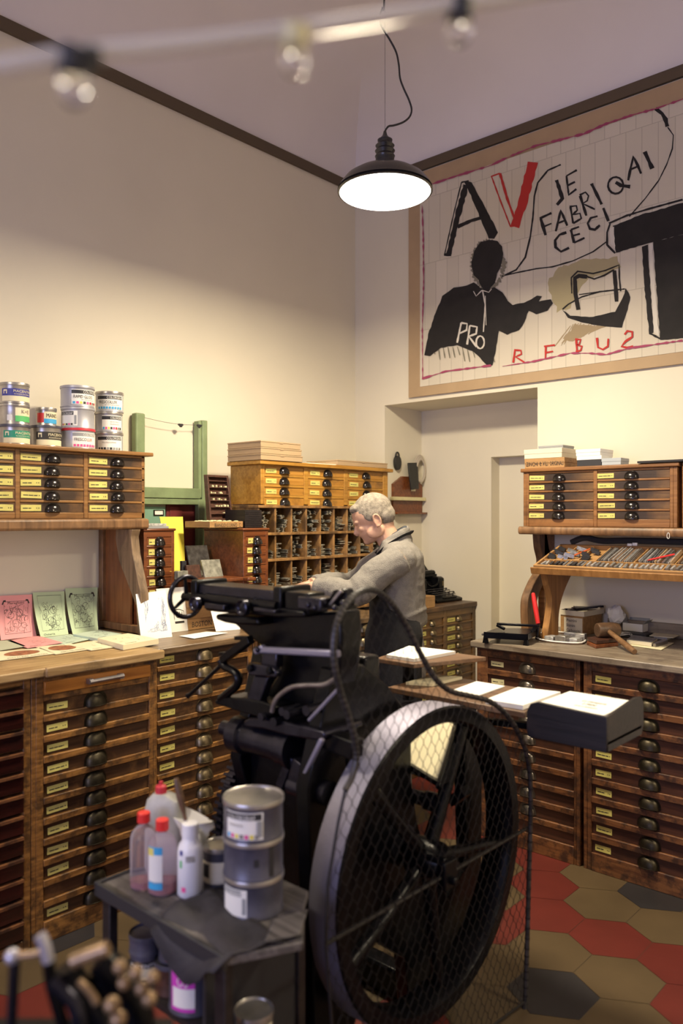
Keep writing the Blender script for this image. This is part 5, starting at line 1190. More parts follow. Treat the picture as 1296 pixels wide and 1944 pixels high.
for x in (w_*.13, w_*.86):
    mb = MB(); mb.box((x-.008, .1485, .09), (x+.008, .150, .122)); mb.build('gold_decal', CUPL, t)
b0, b1 = q8(70, 690, Zt), q8(322, 680, Zt)
t = thing('small_wooden_box', 'small open brown wooden box between the man and the typewriter', 'box', (XD-.01, YX(793, XD), Zt), RL); w_ = YX(828, XD)-YX(793, XD); h_ = .072
mb = MB()
for a, b in (((0, 0, 0), (w_, .13, .006)), ((0, 0, .006), (w_, .008, h_)), ((0, .122, .006), (w_, .13, h_)), ((0, .008, .006), (.008, .122, h_)), ((w_-.008, .008, .006), (w_, .122, h_))): mb.box(a, b)
mb.build('box_body', W_BOX, t, bevel=.001); mb = MB(); mb.prism([(.012, .03, .01), (w_-.02, .03, .01), (w_-.03, .09, .10), (.02, .09, .11)], (0, .003, .002)); tag(mb.build('metal_sheet', STEEL, loc=tuple(t.location), rot=RL), 'shiny metal plate standing in the small wooden box', 'metal sheet')

# ================================================================ treadle printing press
pr_ = thing('printing_press', 'large black cast-iron platen printing press with a spoked flywheel and wire guard', 'printing press', (-1.7, 1.95, 0))
XFW = -1.35; YC, ZC, RF = 1.943, .565, .462
def P5(x, y, Y=1.6): return aY(300+.3086*x, 1080+.3086*y, Y)
def poly5(pts, Y, dep): 
    mb = MB(); mb.prism([P5(*p, Y) for p in pts], (0, dep, 0)); return mb
# flywheel
mb = MB(); W_ = .105
prof = [(RF-.052, XFW-.012), (RF-.045, XFW), (RF-.006, XFW), (RF, XFW-.006), (RF, XFW-W_+.006), (RF-.006, XFW-W_), (RF-.045, XFW-W_), (RF-.052, XFW-W_+.012), (RF-.058, XFW-W_/2)]
rs = []
for k in range(72):
    a = 2*math.pi*k/72; rs.append([Vector((x, YC+r*math.cos(a), ZC+r*math.sin(a))) for r, x in prof])
k = len(prof); vs = [p for r in rs for p in r]
for seg in range(k):
    mb.add([], [], 0)
fs = []; mi = []
for i in range(72):
    j = (i+1) % 72
    for a in range(k):
        b2 = (a+1) % k; fs.append((i*k+a, i*k+b2, j*k+b2, j*k+a)); mi.append(1 if a in (3, 4) else 0)
n0 = len(mb.v); mb.v += vs; mb.f += [list(f) for f in fs]; mb.mi += mi
fw = mb.build('flywheel_rim', [IRON, RIMM], pr_, True, sharp=30); fw['label'] = 'bare metal outer band of the flywheel'
mb = MB(); mb.lathe([(.02, XFW+.03), (.045, XFW+.025), (.058, XFW-.01), (.062, XFW-.05), (.058, XFW-.10), (.03, XFW-.12)], (0, YC, ZC), 'x', 28); mb.build('hub', IRON, fw, True)
for kk in range(5):
    a = R(-10+72*kk); d = Vector((0, math.cos(a), math.sin(a))); pd = Vector((0, -math.sin(a), math.cos(a)))
    c0 = Vector((XFW-.052, YC, ZC)); mb = MB(); rs = []
    for f in range(9):
        t = f/8; r_ = .05+t*(RF-.052-.05); hw_ = .030-.012*math.sin(math.pi*(.15+.7*t)); 
        rs.append([c0+d*r_+pd*hw_*math.cos(b)+Vector((.021*math.sin(b), 0, 0)) for b in [i/12*2*math.pi for i in range(12)]])
    mb.rings(rs); mb.build('spoke', IRON, fw, True)
# shaft and sleeve
mb = MB(); mb.cyl((XFW+.05, YC, ZC), (-2.05, YC, ZC), .022, n=20); mb.build('main_shaft', IRONB, pr_, True)
mb = MB(); mb.lathe([(.03, -1.475), (.062, -1.48), (.062, -1.56), (.066, -1.565), (.066, -1.60), (.05, -1.61)], (0, YC-.01, ZC+.02), 'x', 24); mb.build('bearing_sleeve', IRONB, pr_, True)
mb = MB(); mb.lathe([(.05, -1.62), (.07, -1.625), (.07, -1.80), (.05, -1.81)], (0, YC-.12, ZC+.05), 'x', 24); mb.build('drive_pulley', IRONB, pr_, True)
# side frames (YZ castings)
def PX(px, py, X): return aX(px, py, X)
def sideframe(X, pts, nm='side_frame', th=.05):
    mb = MB(); q = []
    for p in pts:
        v = PX(p[0], p[1], X); v.z = max(v.z, 0.001) if len(p) < 3 else p[2]; q.append(v)
    mb.prism(q, (-th, 0, 0)); return mb.build(nm, IRON, pr_, True, bevel=.005)
sideframe(-1.50, [(632, 1270), (690, 1262), (735, 1300), (768, 1345), (781, 1385), (781, 1480), (792, 1560), (815, 1640), (850, 1700), (888, 1640), (882, 1400), (916, 1396), (914, 1640), (904, 1710), (872, 1790), (858, 1850), (880, 1900, .0), (780, 1900, .0), (770, 1820), (700, 1780), (660, 1850, .0), (600, 1900, 0), (585, 1500)])
sideframe(-1.90, [(500, 1230), (580, 1235), (640, 1300), (690, 1340), (700, 1600), (760, 1700), (780, 1800, 0), (520, 1800, 0), (500, 1600), (470, 1500), (455, 1440), (480, 1330)])
mb = MB(); mb.box((-1.9, 1.72, .62), (-1.55, 1.82, 1.05)); mb.build('cross_web', IRON, pr_, True, bevel=.01)
mb = MB(); mb.box((-1.9, 1.66, .02), (-1.55, 1.72, .42)); mb.build('cross_web', IRON, pr_, True, bevel=.01)
mb = MB(); mb.box((-1.95, 2.05, .0), (-1.5, 2.12, .10)); mb.build('cross_web', IRON, pr_, True, bevel=.01)
mb = MB(); mb.box((-1.86, 1.86, .82), (-1.58, 1.94, 1.16)); mb.build('bed_casting', IRON, pr_, True, bevel=.012)
# platen with its cream tympan sheet
pa, pb, pc_, pd_ = PX(781, 1372, -1.80), PX(868, 1368, -1.62), PX(832, 1474, -1.62), PX(781, 1450, -1.80)
Yp = 2.22
def TY(px, py, o=0): return aY(px, py, 1.99+(1470-py)*.0018+o)
pts = [TY(765, 1350), TY(868, 1350), TY(867, 1372), TY(830, 1478), TY(765, 1446)]
mb = MB(); mb.prism(pts, (0, .004, 0)); tag(mb.build('tympan_sheet', CRM, world=True, loc=tuple(pts[4])), 'cream sheet on the platen, glowing through the flywheel spokes', 'paper')
mb = MB(); mb.bar(TY(878, 1352), TY(832, 1496), .018, .016, (0, 1, 0)); mb.bar(TY(768, 1448), TY(836, 1490), .016, .016, (0, 1, 0)); mb.build('gripper_frame', IRON, pr_, True, bevel=.002)
mb = MB(); mb.prism([TY(760, 1335, .008), TY(876, 1340, .008), TY(836, 1492, .008), TY(760, 1462, .008)], (0, .04, 0)); mb.build('platen', IRON, pr_, True, bevel=.004)
for px, py in ((783, 1462), (800, 1470), (826, 1462)):
    mb = MB(); c_ = aY(px, py, Yp-.03); mb.cyl(c_-Vector((.018, 0, 0)), c_+Vector((.018, 0, 0)), .008, n=12); mb.build('gripper_bolt', STEEL, pr_, True)
mb = MB(); c_ = aY(786, 1512, 2.05); mb.cyl(c_-Vector((.06, 0, 0)), c_+Vector((.05, 0, 0)), .022, n=16); mb.cyl(c_+Vector((.05, 0, 0)), c_+Vector((.10, 0, 0)), .030, n=16); mb.build('rocker_shaft', IRONB, pr_, True)
mb = MB(); mb.bar(aY(860, 1520, 2.1), aY(885, 1500, 2.1), .05, .03); mb.build('rocker_arm', IRON, pr_, True)
# gear with teeth on the far side
mb = MB(); n_ = 96; Rg = .345; rs = []
o1 = []
for i in range(n_*2):
    a = 2*math.pi*i/(n_*2); r_ = Rg if i % 2 else Rg-.017
    for da in (-.25, .25): b2 = a+da*math.pi*2/(n_*2)*1.6; o1.append((YC+r_*math.cos(b2), ZC+.015+r_*math.sin(b2)))
k = len(o1); vs = [Vector((-1.955, y, z)) for y, z in o1]+[Vector((-2.0, y, z)) for y, z in o1]
inn = [Vector((-1.955, YC+(Rg-.06)*math.cos(2*math.pi*i/k), ZC+.015+(Rg-.06)*math.sin(2*math.pi*i/k))) for i in range(k)]; inn2 = [p+Vector((-.045, 0, 0)) for p in inn]
mb.add(vs+inn+inn2, [(i, (i+1) % k, (i+1) % k+k, i+k) for i in range(k)]+[(i, (i+1) % k, 2*k+(i+1) % k, 2*k+i) for i in range(k)]+[(k+i, k+(i+1) % k, 3*k+(i+1) % k, 3*k+i) for i in range(k)]+[(2*k+i, 2*k+(i+1) % k, 3*k+(i+1) % k, 3*k+i) for i in range(k)])
for kk in range(6):
    a = math.pi/3*kk+.2; mb.bar((-1.978, YC, ZC+.015), (-1.978, YC+(Rg-.05)*math.cos(a), ZC+.015+(Rg-.05)*math.sin(a)), .05, .035, (1, 0, 0))
mb.build('gear_wheel', IRONB, pr_, True, sharp=25)
# ---- inking head on top
Yh = 1.59
hw = PX(354, 1133, -2.12); 
mb = MB(); mb.tube([hw+Vector((0, .066*math.cos(a), .066*math.sin(a))) for a in [i/40*2*math.pi for i in range(40)]], .0078, 10, closed=True); hwo = mb.build('handwheel', IRONB, pr_, True)
for a in (R(95), R(215), R(335)):
    mb = MB(); mb.tube([hw, hw+Vector((0, .062*math.cos(a), .062*math.sin(a)))], [.008, .005], 8); mb.build('wheel_spoke', IRON, hwo, True)
mb = MB(); mb.cyl(hw+Vector((-.012, 0, 0)), hw+Vector((.05, 0, 0)), .014, n=14); mb.build('wheel_hub', IRON, hwo, True)
a0, a1 = P5(215, 92, Yh), P5(745, 122, Yh)
mb = MB(); mb.box((a0.x+.01, Yh, 1.345), (a1.x+.01, Yh+.11, 1.378)); mb.build('fountain_trough', IRONB, pr_, True, bevel=.005)
mb = MB(); mb.box((a0.x, Yh-.012, 1.335), (a0.x+.032, Yh+.12, 1.39)); mb.build('trough_end', IRON, pr_, True, bevel=.006)
mb = MB(); mb.box((a1.x-.02, Yh-.008, 1.325), (a1.x+.015, Yh+.12, 1.392)); mb.build('trough_end', IRON, pr_, True, bevel=.006)
mb = MB(); mb.cyl((a0.x+.02, Yh-.005, 1.334), (a1.x, Yh-.005, 1.334), .016, n=18); mb.build('fountain_roller', IRON, pr_, True)
mb = poly5([(270, 205), (420, 215), (600, 232), (760, 240), (900, 260), (900, 300), (730, 300), (590, 285), (350, 265), (290, 255)], Yh-.01, .10); mb.build('roller_carriage', IRON, pr_, True, bevel=.006)
mb = poly5([(350, 278), (420, 285), (610, 300), (620, 350), (480, 345), (400, 330), (352, 312)], Yh-.012, .10); mb.build('lower_lip', IRON, pr_, True, bevel=.008)
for x, y, r_, Y in ((232, 215, .0235, Yh-.035), (300, 182, .018, Yh-.0), (525, 238, .025, Yh-.035), (597, 208, .017, Yh-.0)):
    c_ = P5(x, y, Y); mb = MB(); mb.lathe([(.004, -.010), (r_*.6, -.006), (r_*.72, -.008), (r_*.86, -.012), (r_, -.010), (r_, .006), (r_*.7, .010), (.01, .012), (.008, .05)], c_, 'y', 24); mb.build('adjusting_knob', IRONB, pr_, True)
for q in ((290, 208, 412, 258), (592, 236, 725, 276)):
    a, c_ = P5(q[0], q[1], Yh-.03), P5(q[2], q[3], Yh-.03); mb = MB(); mb.box((a.x, Yh-.035, min(a.z, c_.z)), (c_.x, Yh+.02, max(a.z, c_.z))); mb.build('slide_block', IRONB, pr_, True, bevel=.003)
for q, m_ in (((778, 138, 925, 285), IRON), ((855, 170, 1000, 262), IRONB), ((915, 208, 1135, 245), IRON), ((1060, 235, 1125, 262), IRON)):
    Yb = Yh+(.0 if q[0] != 855 else -.02); a, c_ = P5(q[0], q[1], Yb), P5(q[2], q[3], Yb); mb = MB(); mb.box((a.x, Yb, c_.z), (c_.x, Yb+.07, a.z)); mb.build('head_bracket', m_, pr_, True, bevel=.004)
mb = poly5([(1060, 240), (1045, 190), (1075, 130), (1135, 122), (1165, 160), (1150, 240)], Yh+.02, .04); mb.build('latch_lever', IRON, pr_, True, bevel=.004)
mb = MB(); mb.bar(P5(1060, 222, Yh+.01), P5(1128, 135, Yh+.01), .012, .01); mb.build('latch_rod', STEEL, pr_, True, bevel=.002)
for x, y in ((925, 222), (965, 240), (1085, 240), (1135, 210)):
    c_ = P5(x, y, Yh-.02); mb = MB(); mb.sphere(c_, .0085, 12); mb.build('bolt', IRONB, pr_, True)
# black curved head casting
mb = poly5([(430, 325), (620, 300), (780, 285), (1000, 268), (1120, 262), (1130, 420), (1110, 640), (1060, 830), (950, 900), (700, 860), (640, 800), (740, 640), (760, 520), (640, 480), (560, 420), (480, 350)], Yh+.05, .09); mb.build('head_casting', IRON, pr_, True, bevel=.015)
mb = MB(); mb.bar(P5(625, 497, Yh-.02), P5(1115, 522, Yh-.02), .02, .020); mb.bar(P5(600, 510, Yh-.02), P5(655, 483, Yh-.02), .02, .02); mb.build('tie_bar', RIMM, pr_, True, bevel=.006)
mb = MB(); mb.sphere(P5(613, 497, Yh-.03), .0085, 12); mb.build('bolt', IRONB, pr_, True)
# throw-off lever on the left
mb = MB(); mb.tube([P5(182, 782, Yh-.02), P5(200, 770, Yh-.02), P5(392, 588, Yh-.02)], [.009, .0065, .0065], 10); mb.build('hand_lever', IRON, pr_, True)
mb = MB(); mb.bar(P5(398, 560, Yh-.02), P5(570, 432, Yh-.02), .025, .025, (0, 1, 0)); mb.bar(P5(480, 425, Yh-.02), P5(560, 425, Yh-.02), .02, .012); mb.bar(P5(385, 520, Yh-.02), P5(440, 520, Yh-.02), .02, .010); mb.build('lever_arm', IRON, pr_, True, bevel=.003)
mb = MB(); mb.tube(curve([P5(*p, Yh-.02) for p in ((388, 560), (410, 600), (460, 625), (492, 665), (485, 715), (440, 755), (385, 800))], 4), .014, 10, flat=.9); mb.build('curved_link', IRON, pr_, True)
mb = poly5([(345, 812), (385, 790), (520, 795), (640, 815), (720, 850), (705, 900), (640, 920), (520, 888), (350, 832)], Yh-.03, .10); mb.build('lever_bed', IRON, pr_, True, bevel=.006)
mb = poly5([(545, 592), (560, 578), (700, 605), (728, 635), (722, 668), (560, 655), (548, 640)], Yh-.035, .025); mb.build('bolted_plate', IRONB, pr_, True, bevel=.004)
mb = poly5([(640, 500), (728, 515), (725, 610), (630, 600)], Yh-.02, .03); mb.build('arm_upper', IRONB, pr_, True, bevel=.004)
mb = poly5([(590, 655), (676, 668), (622, 828), (538, 812)], Yh-.025, .03); mb.build('arm_stem', IRONB, pr_, True, bevel=.004)
for x, y in ((572, 608), (690, 625)):
    c_ = P5(x, y, Yh-.037); mb = MB(); mb.lathe([(.012, .0), (.012, -.008), (.008, -.011), (.001, -.011)], c_, 'y', 6); mb.build('bolt', IRON, pr_, True)
mb = MB(); mb.tube(curve([P5(*p, Yh-.05) for p in ((700, 880), (712, 830), (745, 780), (820, 728), (920, 716), (1020, 712), (1095, 672))], 4), .0075, 10); mb.build('curved_rod', STEEL, pr_, True)
mb = MB(); mb.tube([P5(928, 930, Yh-.05), P5(1110, 735, Yh-.05)], .005, 8); mb.build('link_rod', RIMM, pr_, True)
for x, y, r_ in ((660, 905, .012), (740, 935, .013), (790, 870, .012), (820, 890, .013), (940, 865, .014)):
    c_ = P5(x, y, Yh-.03); mb = MB(); mb.cyl(c_+Vector((0, -.02, 0)), c_+Vector((0, .05, 0)), r_, n=14); mb.build('stud', IRONB, pr_, True)
mb = poly5([(520, 940), (560, 915), (700, 925), (900, 968), (1020, 1000), (1030, 1030), (1000, 1062), (800, 1030), (640, 985), (530, 975)], Yh-.03, .16); mb.build('lower_plate', IRONB, pr_, True, bevel=.006)
c0, c1 = P5(480, 1018, Yh+.02), P5(850, 1112, Yh+.02); c1.z = c0.z; 
mb = MB(); mb.lathe([(.05, c0.x), (.056, c0.x+.004), (.056, c0.x+.05), (.046, c0.x+.055), (.046, c1.x-.06), (.052, c1.x-.055), (.052, c1.x-.02), (.058, c1.x-.015), (.058, c1.x), (.02, c1.x+.002)], (0, Yh+.02, c0.z+.004), 'x', 28); mb.build('ink_drum', IRONB, pr_, True)
c_ = P5(430, 985, Yh); mb = MB(); mb.cyl(c_+Vector((-.02, 0, 0)), c_+Vector((.045, 0, 0)), .024, n=20); mb.build('drum_end_knob', IRONB, pr_, True)
mb = MB(); mb.bar(P5(1010, 1045, Yh-.04), P5(880, 1310, Yh-.04), .012, .014, (0, 1, 0)); mb.build('connecting_rod', RIMM, pr_, True, bevel=.003)
mb = MB(); mb.bar(P5(1000, 1020, Yh+.02), P5(1230, 1110, Yh+.02), .05, .05); mb.build('side_arm', IRON, pr_, True, bevel=.004)
mb = MB(); mb.bar(P5(830, 1150, Yh+.01), P5(760, 1340, Yh+.01), .03, .03, (0, 1, 0)); mb.bar(P5(880, 1180, Yh+.0), P5(840, 1330, Yh+.0), .04, .03, (0, 1, 0)); mb.build('rocker_links', IRONB, pr_, True, bevel=.003)
for x, y, r_ in ((865, 1345, .026), (925, 1355, .022), (1010, 1370, .034)):
    c_ = P5(x, y, Yh+.0); mb = MB(); mb.cyl(c_+Vector((-.03, 0, 0)), c_+Vector((.03, 0, 0)), r_, n=20); mb.build('bearing', IRONB, pr_, True)
mb = poly5([(560, 900), (1000, 900), (1100, 1060), (1160, 1180), (1100, 1500), (1040, 1900), (760, 2200), (560, 2000), (560, 1200)], Yh+.09, .10); mb.build('back_casting', IRON, pr_, True, bevel=.012)
# boards
mb = MB(); mb.box((-1.80, 2.25, .955), (-1.245, 2.56, .975)); mb.build('feed_board', W_BOARD, pr_, True, bevel=.003)
b0 = aZ(700, 1262, 1.12); mb = MB(); mb.prism([(-1.90, 2.30, 1.045), (-1.72, 2.30, 1.045), (-1.60, 2.60, 1.045), (-1.95, 2.60, 1.045)], (0, 0, .016)); mb.build('upper_feed_board', W_BOARD, pr_, True, bevel=.003)
mb = MB(); mb.bar((-1.82, 2.40, .9), (-1.82, 2.40, 1.045), .03, .03, (0, 1, 0)); mb.build('board_support', IRON, pr_, True); mb = MB(); mb.bar((-1.55, 2.15, .5), (-1.50, 2.35, .955), .03, .03); mb.bar((-1.50, 2.3, .90), (-1.1, 2.34, .925), .025, .02); mb.build('board_support', IRON, pr_, True)
mb = MB(); mb.box((-1.76, 2.0, .96), (-1.66, 2.02, 1.08)); mb.build('guide_plate', IRONB, pr_, True, bevel=.01)
tr = [(-1.223, 2.236), (-.968, 2.496)]
zt0 = .925; mb = MB(); mb.box((-1.223, 2.236, zt0), (-.968, 2.496, zt0+.012)); o = mb.build('delivery_tray', W_BLK, pr_, True, bevel=.002); 
for q in ([(-1.223, 2.231, zt0-.02), (-.968, 2.231, zt0-.02), (-.968, 2.231, zt0+.085), (-1.19, 2.231, zt0+.095), (-1.215, 2.231, zt0+.085), (-1.228, 2.231, zt0+.06), (-1.228, 2.231, zt0)],):
    mb = MB(); mb.prism(q, (0, .012, 0)); mb.build('tray_side', W_BLK, o, True, bevel=.002)
q = [(-.968, 2.231, zt0-.02), (-.968, 2.496, zt0-.02), (-.968, 2.512, zt0+.01), (-.968, 2.512, zt0+.075), (-.968, 2.496, zt0+.10), (-.968, 2.45, zt0+.105), (-.968, 2.243, zt0+.085)]
mb = MB(); mb.prism(q, (-.010, 0, 0)); mb.build('tray_side', W_BLK, o, True, bevel=.002)
# papers on the boards
def pile(label, pts, z0, h_, m_, name='paper_stack', draw=None):
    P_ = [Vector((*p, z0+h_)) for p in pts]; return sheet(name, label, 'paper', P_[0], P_[1], P_[3], P_[2], m_, h_, draw=draw)
def notes(add):
    text(add.mb, 'La stamperia', .42, .52, .36, .10, lambda a, b: add.fn(a, b, .0006), 1); text(add.mb, 'a mano', .5, .36, .2, .09, lambda a, b: add.fn(a, b, .0006), 1); text(add.mb, 'carta e inchiostro', .45, .22, .34, .08, lambda a, b: add.fn(a, b, .0006), 1)
def zp(l, z): return [tuple(aZ(*p, z))[:2] for p in l]
pile('white printed sheets heaped in the dark delivery tray', [(-1.205, 2.485), (-.985, 2.485), (-.985, 2.25), (-1.205, 2.25)], zt0+.0125, .072, WHT, draw=notes)
pile('stack of white papers on the feed board left of the dark tray', [(-1.41, 2.50), (-1.262, 2.53), (-1.262, 2.27), (-1.395, 2.26)], .976, .015, WHT)
pile('flat white sheet lying on the middle of the feed board behind the guard', [(-1.60, 2.53), (-1.48, 2.53), (-1.47, 2.34), (-1.58, 2.32)], .976, .004, WHT)
pile('small white sheets on the left end of the feed board', [(-1.77, 2.50), (-1.67, 2.54), (-1.68, 2.36), (-1.77, 2.32)], .976, .010, CRM)
pile('white sheets on the small upper feed board seen through the guard', [(-1.93, 2.55), (-1.72, 2.57), (-1.74, 2.33), (-1.87, 2.33)], 1.0615, .012, WHT)
# guard: bent tube with expanded wire mesh
XG_ = -1.275
gp = [(655, 1500), (668, 1475), (676, 1440), (672, 1400), (660, 1355), (645, 1310), (635, 1265), (633, 1220), (640, 1180), (658, 1145), (682, 1124), (706, 1120), (730, 1132), (752, 1158), (775, 1195), (800, 1245), (826, 1288), (855, 1312), (895, 1322), (930, 1332), (962, 1358), (988, 1400), (1003, 1450), (1007, 1520), (1004, 1650), (1000, 1800), (995, 1960)]
G = curve([aX(*p, XG_) for p in gp], 4)
gd = G[-1].copy(); gd.z = .02; tl_ = [aX(642, 1560, XG_), aX(622, 1680, XG_), aX(618, 1800, XG_), aX(630, 1944, XG_)]; bl2 = tl_[-1].copy(); bl2.z = .10
full = G+[gd]; 
mb = MB(); mb.tube(full, .0078, 8)
for i in range(8, len(full)-2, 1):
    p, q = full[i], full[i+1]
    n_ = max(1, int((q-p).length/.022))
    for k in range(n_):
        c_ = p.lerp(q, k/n_); t_ = (q-p).normalized(); mb.tube([c_-t_*.003, c_+t_*.003], .0088, 8, m=1)
gu = mb.build('guard_frame', [WIREL, WIREM], pr_, True)
left = [G[0]]+tl_+[bl2]
mb = MB(); mb.tube(left+[gd], .004, 6); mb.build('lower_frame_wire', WIREM, gu, True)
polyg = [(p.y, p.z) for p in full]+[(p.y, p.z) for p in reversed(left)]
def inside(y, z):
    c_ = False; n_ = len(polyg); j = n_-1
    for i in range(n_):
        yi, zi = polyg[i]; yj, zj = polyg[j]
        if (zi > z) != (zj > z) and y < (yj-yi)*(z-zi)/(zj-zi)+yi: c_ = not c_
        j = i
    return c_
mb = MB(); cw, chh = .038, .058; rnd = random.Random(1)
y0 = min(p[0] for p in polyg); nC = int((max(p[0] for p in polyg)-y0)/(cw/2))+2
for j in range(nC):
    yc = y0+j*cw/2; z = 0.02
    run = []
    k = 0
    while z < 1.55:
        for dz, sgn in ((0, 1), (.18, 1), (.5, -1), (.68, -1)):
            zz = z+dz*chh; s_ = sgn*(1 if j % 2 else -1); yy = yc+s_*cw*.23+.010*math.sin(zz*6); p = (yy, zz)
            if inside(*p): run.append(Vector((XG_+.004*math.sin(zz*9+yc*7), yy, zz)))
            else:
                if len(run) > 1: mb.tube(run, .00095, 4)
                run = []
        z += chh
    if len(run) > 1: mb.tube(run, .00095, 4)
mb.build('wire_mesh', WIREM, gu, True)
mb = MB(); mb.tube([aX(618, 1792, XG_-.01), aX(1000, 1572, XG_-.01)], .006, 8); mb.build('guard_brace', WIREM, gu, True)
c_ = aX(850, 1655, XG_-.005); mb = MB(); mb.box(c_+Vector((-.02, -.03, -.045)), c_+Vector((.012, .03, .035))); mb.cyl(c_+Vector((-.07, -.01, .03)), c_+Vector((0, -.01, .03)), .012, n=12); mb.cyl(c_+Vector((.01, .0, -.02)), c_+Vector((.03, .0, -.02)), .012, n=10); mb.build('guard_clamp', IRON, gu, True, bevel=.004)

# ================================================================ ink trolley
TZ = .65
tr_ = thing('ink_trolley', 'low black ink-stained trolley carrying tins and bottles in front of the press', 'trolley', (-1.55, 1.25, 0))
xa, xb, ya, yb = -1.83, -1.27, 1.095, 1.43
TOPM = wood('ink_stained_top', (.05, .045, .045), (.17, .155, .155), (.015, .015, .015), .5, amt=.8, sscale=14)
mb = MB(); mb.prism([(xa, ya, TZ-.02), (-1.32, ya, TZ-.02), (-1.24, 1.25, TZ-.02), (-1.36, 1.375, TZ-.02), (-1.40, yb, TZ-.02), (xa, yb, TZ-.02)], (0, 0, .02)); mb.build('top_board', TOPM, tr_, True, bevel=.003)
mb = MB(); mb.box((xa-.006, ya-.008, TZ-.03), (xa+.006, yb, TZ+.006)); mb.box((xa, ya-.008, TZ-.03), (-1.32, ya+.004, TZ+.004)); mb.build('edge_rail', BLKC, tr_, True, bevel=.002)
mb = MB(); mb.box((xa+.02, ya+.02, .415), (-1.425, yb-.01, .43)); mb.build('lower_shelf', W_BLK, tr_, True)
for x, y in ((xa+.01, ya+.005), (-1.365, ya+.005), (xa+.01, yb-.03), (-1.44, yb-.03)):
    mb = MB(); mb.box((x, y, 0), (x+.035, y+.025, TZ-.02)); mb.build('leg', W_BLK, tr_, True, bevel=.003)
mb = MB(); mb.box((-1.425, ya+.02, .02), (-1.415, yb-.03, TZ-.02)); mb.build('front_panel', BLKC, tr_, True)
mb = MB(); mb.box((xa+.03, yb-.008, .02), (-1.42, yb-.002, TZ-.02)); mb.build('back_panel', BLKC, tr_, True)
def on(px, py, z=TZ): p = aZ(px, py, z); return (p.x, p.y, z)
# stack of three tins
c_ = aZ(481, 1722, TZ); r_ = .0745; hh = .0905
b_, x_ = colg('', [CYAN, MAG, YELP, INKG, MAG, YELP, INKG]); b_ += [(.84, .97, .1, .7, GREYC)]; x_ = [x_[0][:1]+(.04, .74, .76, .16, WHT), ('TRASPARENTE', .1, .48, .4, .09, INKG)]
for k, (lb, bb, xx, off) in enumerate((('dark grey ink tin with a narrow white label, bottom of the trolley stack', [(0, 1, 0, 1, WHT), (0, .8, .74, .97, GREYC), (.84, .96, .1, .7, GREYC)], [('COLORGRAF', .02, .75, .78, .17, WHT)], -.72),
        ('dark grey ink tin with a black tape strip, middle of the trolley stack', [(.62, .70, -.1, 1.1, BLKC), (.40, .47, .42, .70, BLKC)], [], 0.25), ('dark grey ink tin with a white COLORGRAF label, top of the trolley stack', b_, x_, -.35))):
    tin((c_.x, c_.y, TZ+.0005+hh*k), r_, hh, TIND, TIND, lb, bb, xx, (1.0, 2.4, 1.35)[k], off, lidmat=TIN)
# bottles
def bottle(label, px, py, r, h, neck, capm, capr, caph, m_, liq=0, lab=None, cat='bottle', name='plastic_bottle'):
    p = on(px, py); t_ = thing(name, label, cat, (p[0], p[1], TZ+.0005)); hs = h-caph
    pr2 = [(r*.85, 0), (r, .006), (r, hs*.70), (r*.97, hs*.76), (r*.86, hs*.83), (max(r*.62, neck), hs*.89), (neck*1.05, hs*.94), (neck, hs)]
    mb = MB(); mb.lathe(pr2, n=32); mb.build('bottle_body', m_, t_, sharp=60)
    mb = MB(); mb.lathe([(capr, hs-.004), (capr, h-.002), (capr*.9, h), (.001, h)], n=24); mb.build('cap', capm, t_)
    if liq:
        mb = MB(); mb.lathe([(r*.80, .003), (r*.95, .008), (r*.95, liq), (.001, liq)], n=32); mb.build('liquid', PINKL, t_)
    if lab:
        a0 = math.atan2(-p[1], -p[0])+lab[0]; mats_ = []; mb = MB()
        for (s0, s1, q0, q1, m2) in lab[2]:
            if m2 not in mats_: mats_.append(m2)
            vs = []
            for i in range(9):
                a = a0+(s0+(s1-s0)*i/8-.5)*lab[1]; vs += [(1.012*r*math.cos(a), 1.012*r*math.sin(a), q0*hs), (1.012*r*math.cos(a), 1.012*r*math.sin(a), q1*hs)]
            mb.add(vs, [(2*i, 2*i+2, 2*i+3, 2*i+1) for i in range(8)], mats_.index(m2))
        mb.build('bottle_label', mats_, t_, fix=False)
    return t_
bottle('clear bottle with a red cap and a little pink liquid, left of the pair', 273, 1683, .0345, .190, .011, RED, .0165, .020, CLEAR, .022)
bottle('clear red-capped bottle with a white, blue and yellow label, right of the pair', 308, 1692, .037, .182, .011, RED, .0165, .022, CLEAR, .03, (-.55, 1.1, [(0, 1, .22, .66, WHT2), (0, 1, .12, .24, CYAN), (0, 1, .66, .78, CYAN), (0, .45, .64, .76, YELP)]))
bottle('white plastic squeeze bottle standing in front of the tissue on the trolley', 361, 1698, .032, .180, .019, WPL, .021, .026, WPL, 0, (.0, 1.8, [(.3, .7, .60, .70, LEADL), (.0, .12, .5, .62, LGRN), (.1, .3, .12, .2, MAG), (.0, .15, .7, .78, NAVY)]))
p = on(322, 1655); t = thing('solvent_can', 'greyish square plastic can with a dark red cap behind the clear bottles', 'can', (p[0]-.02, p[1]+.0, TZ+.0005), R(30))
mb = MB(); mb.loft([(0, 0, 0, .05, .03), (0, 0, .02, .052, .032), (0, 0, .16, .052, .032), (0, 0, .19, .045, .027), (-.01, 0, .205, .02, .018)], 28, p=5); mb.build('can_body', GPL, t)
mb = MB(); mb.lathe([(.015, .203), (.015, .222), (.012, .225), (.005, .227), (.005, .235), (.001, .235)], (-.012, 0, 0), n=20); mb.build('cap', REDD, t)
mb = MB(); a, c_ = aD(352, 1556, 1.99), aD(334, 1478, 2.0); a2 = a.copy(); a2.z = TZ+.06
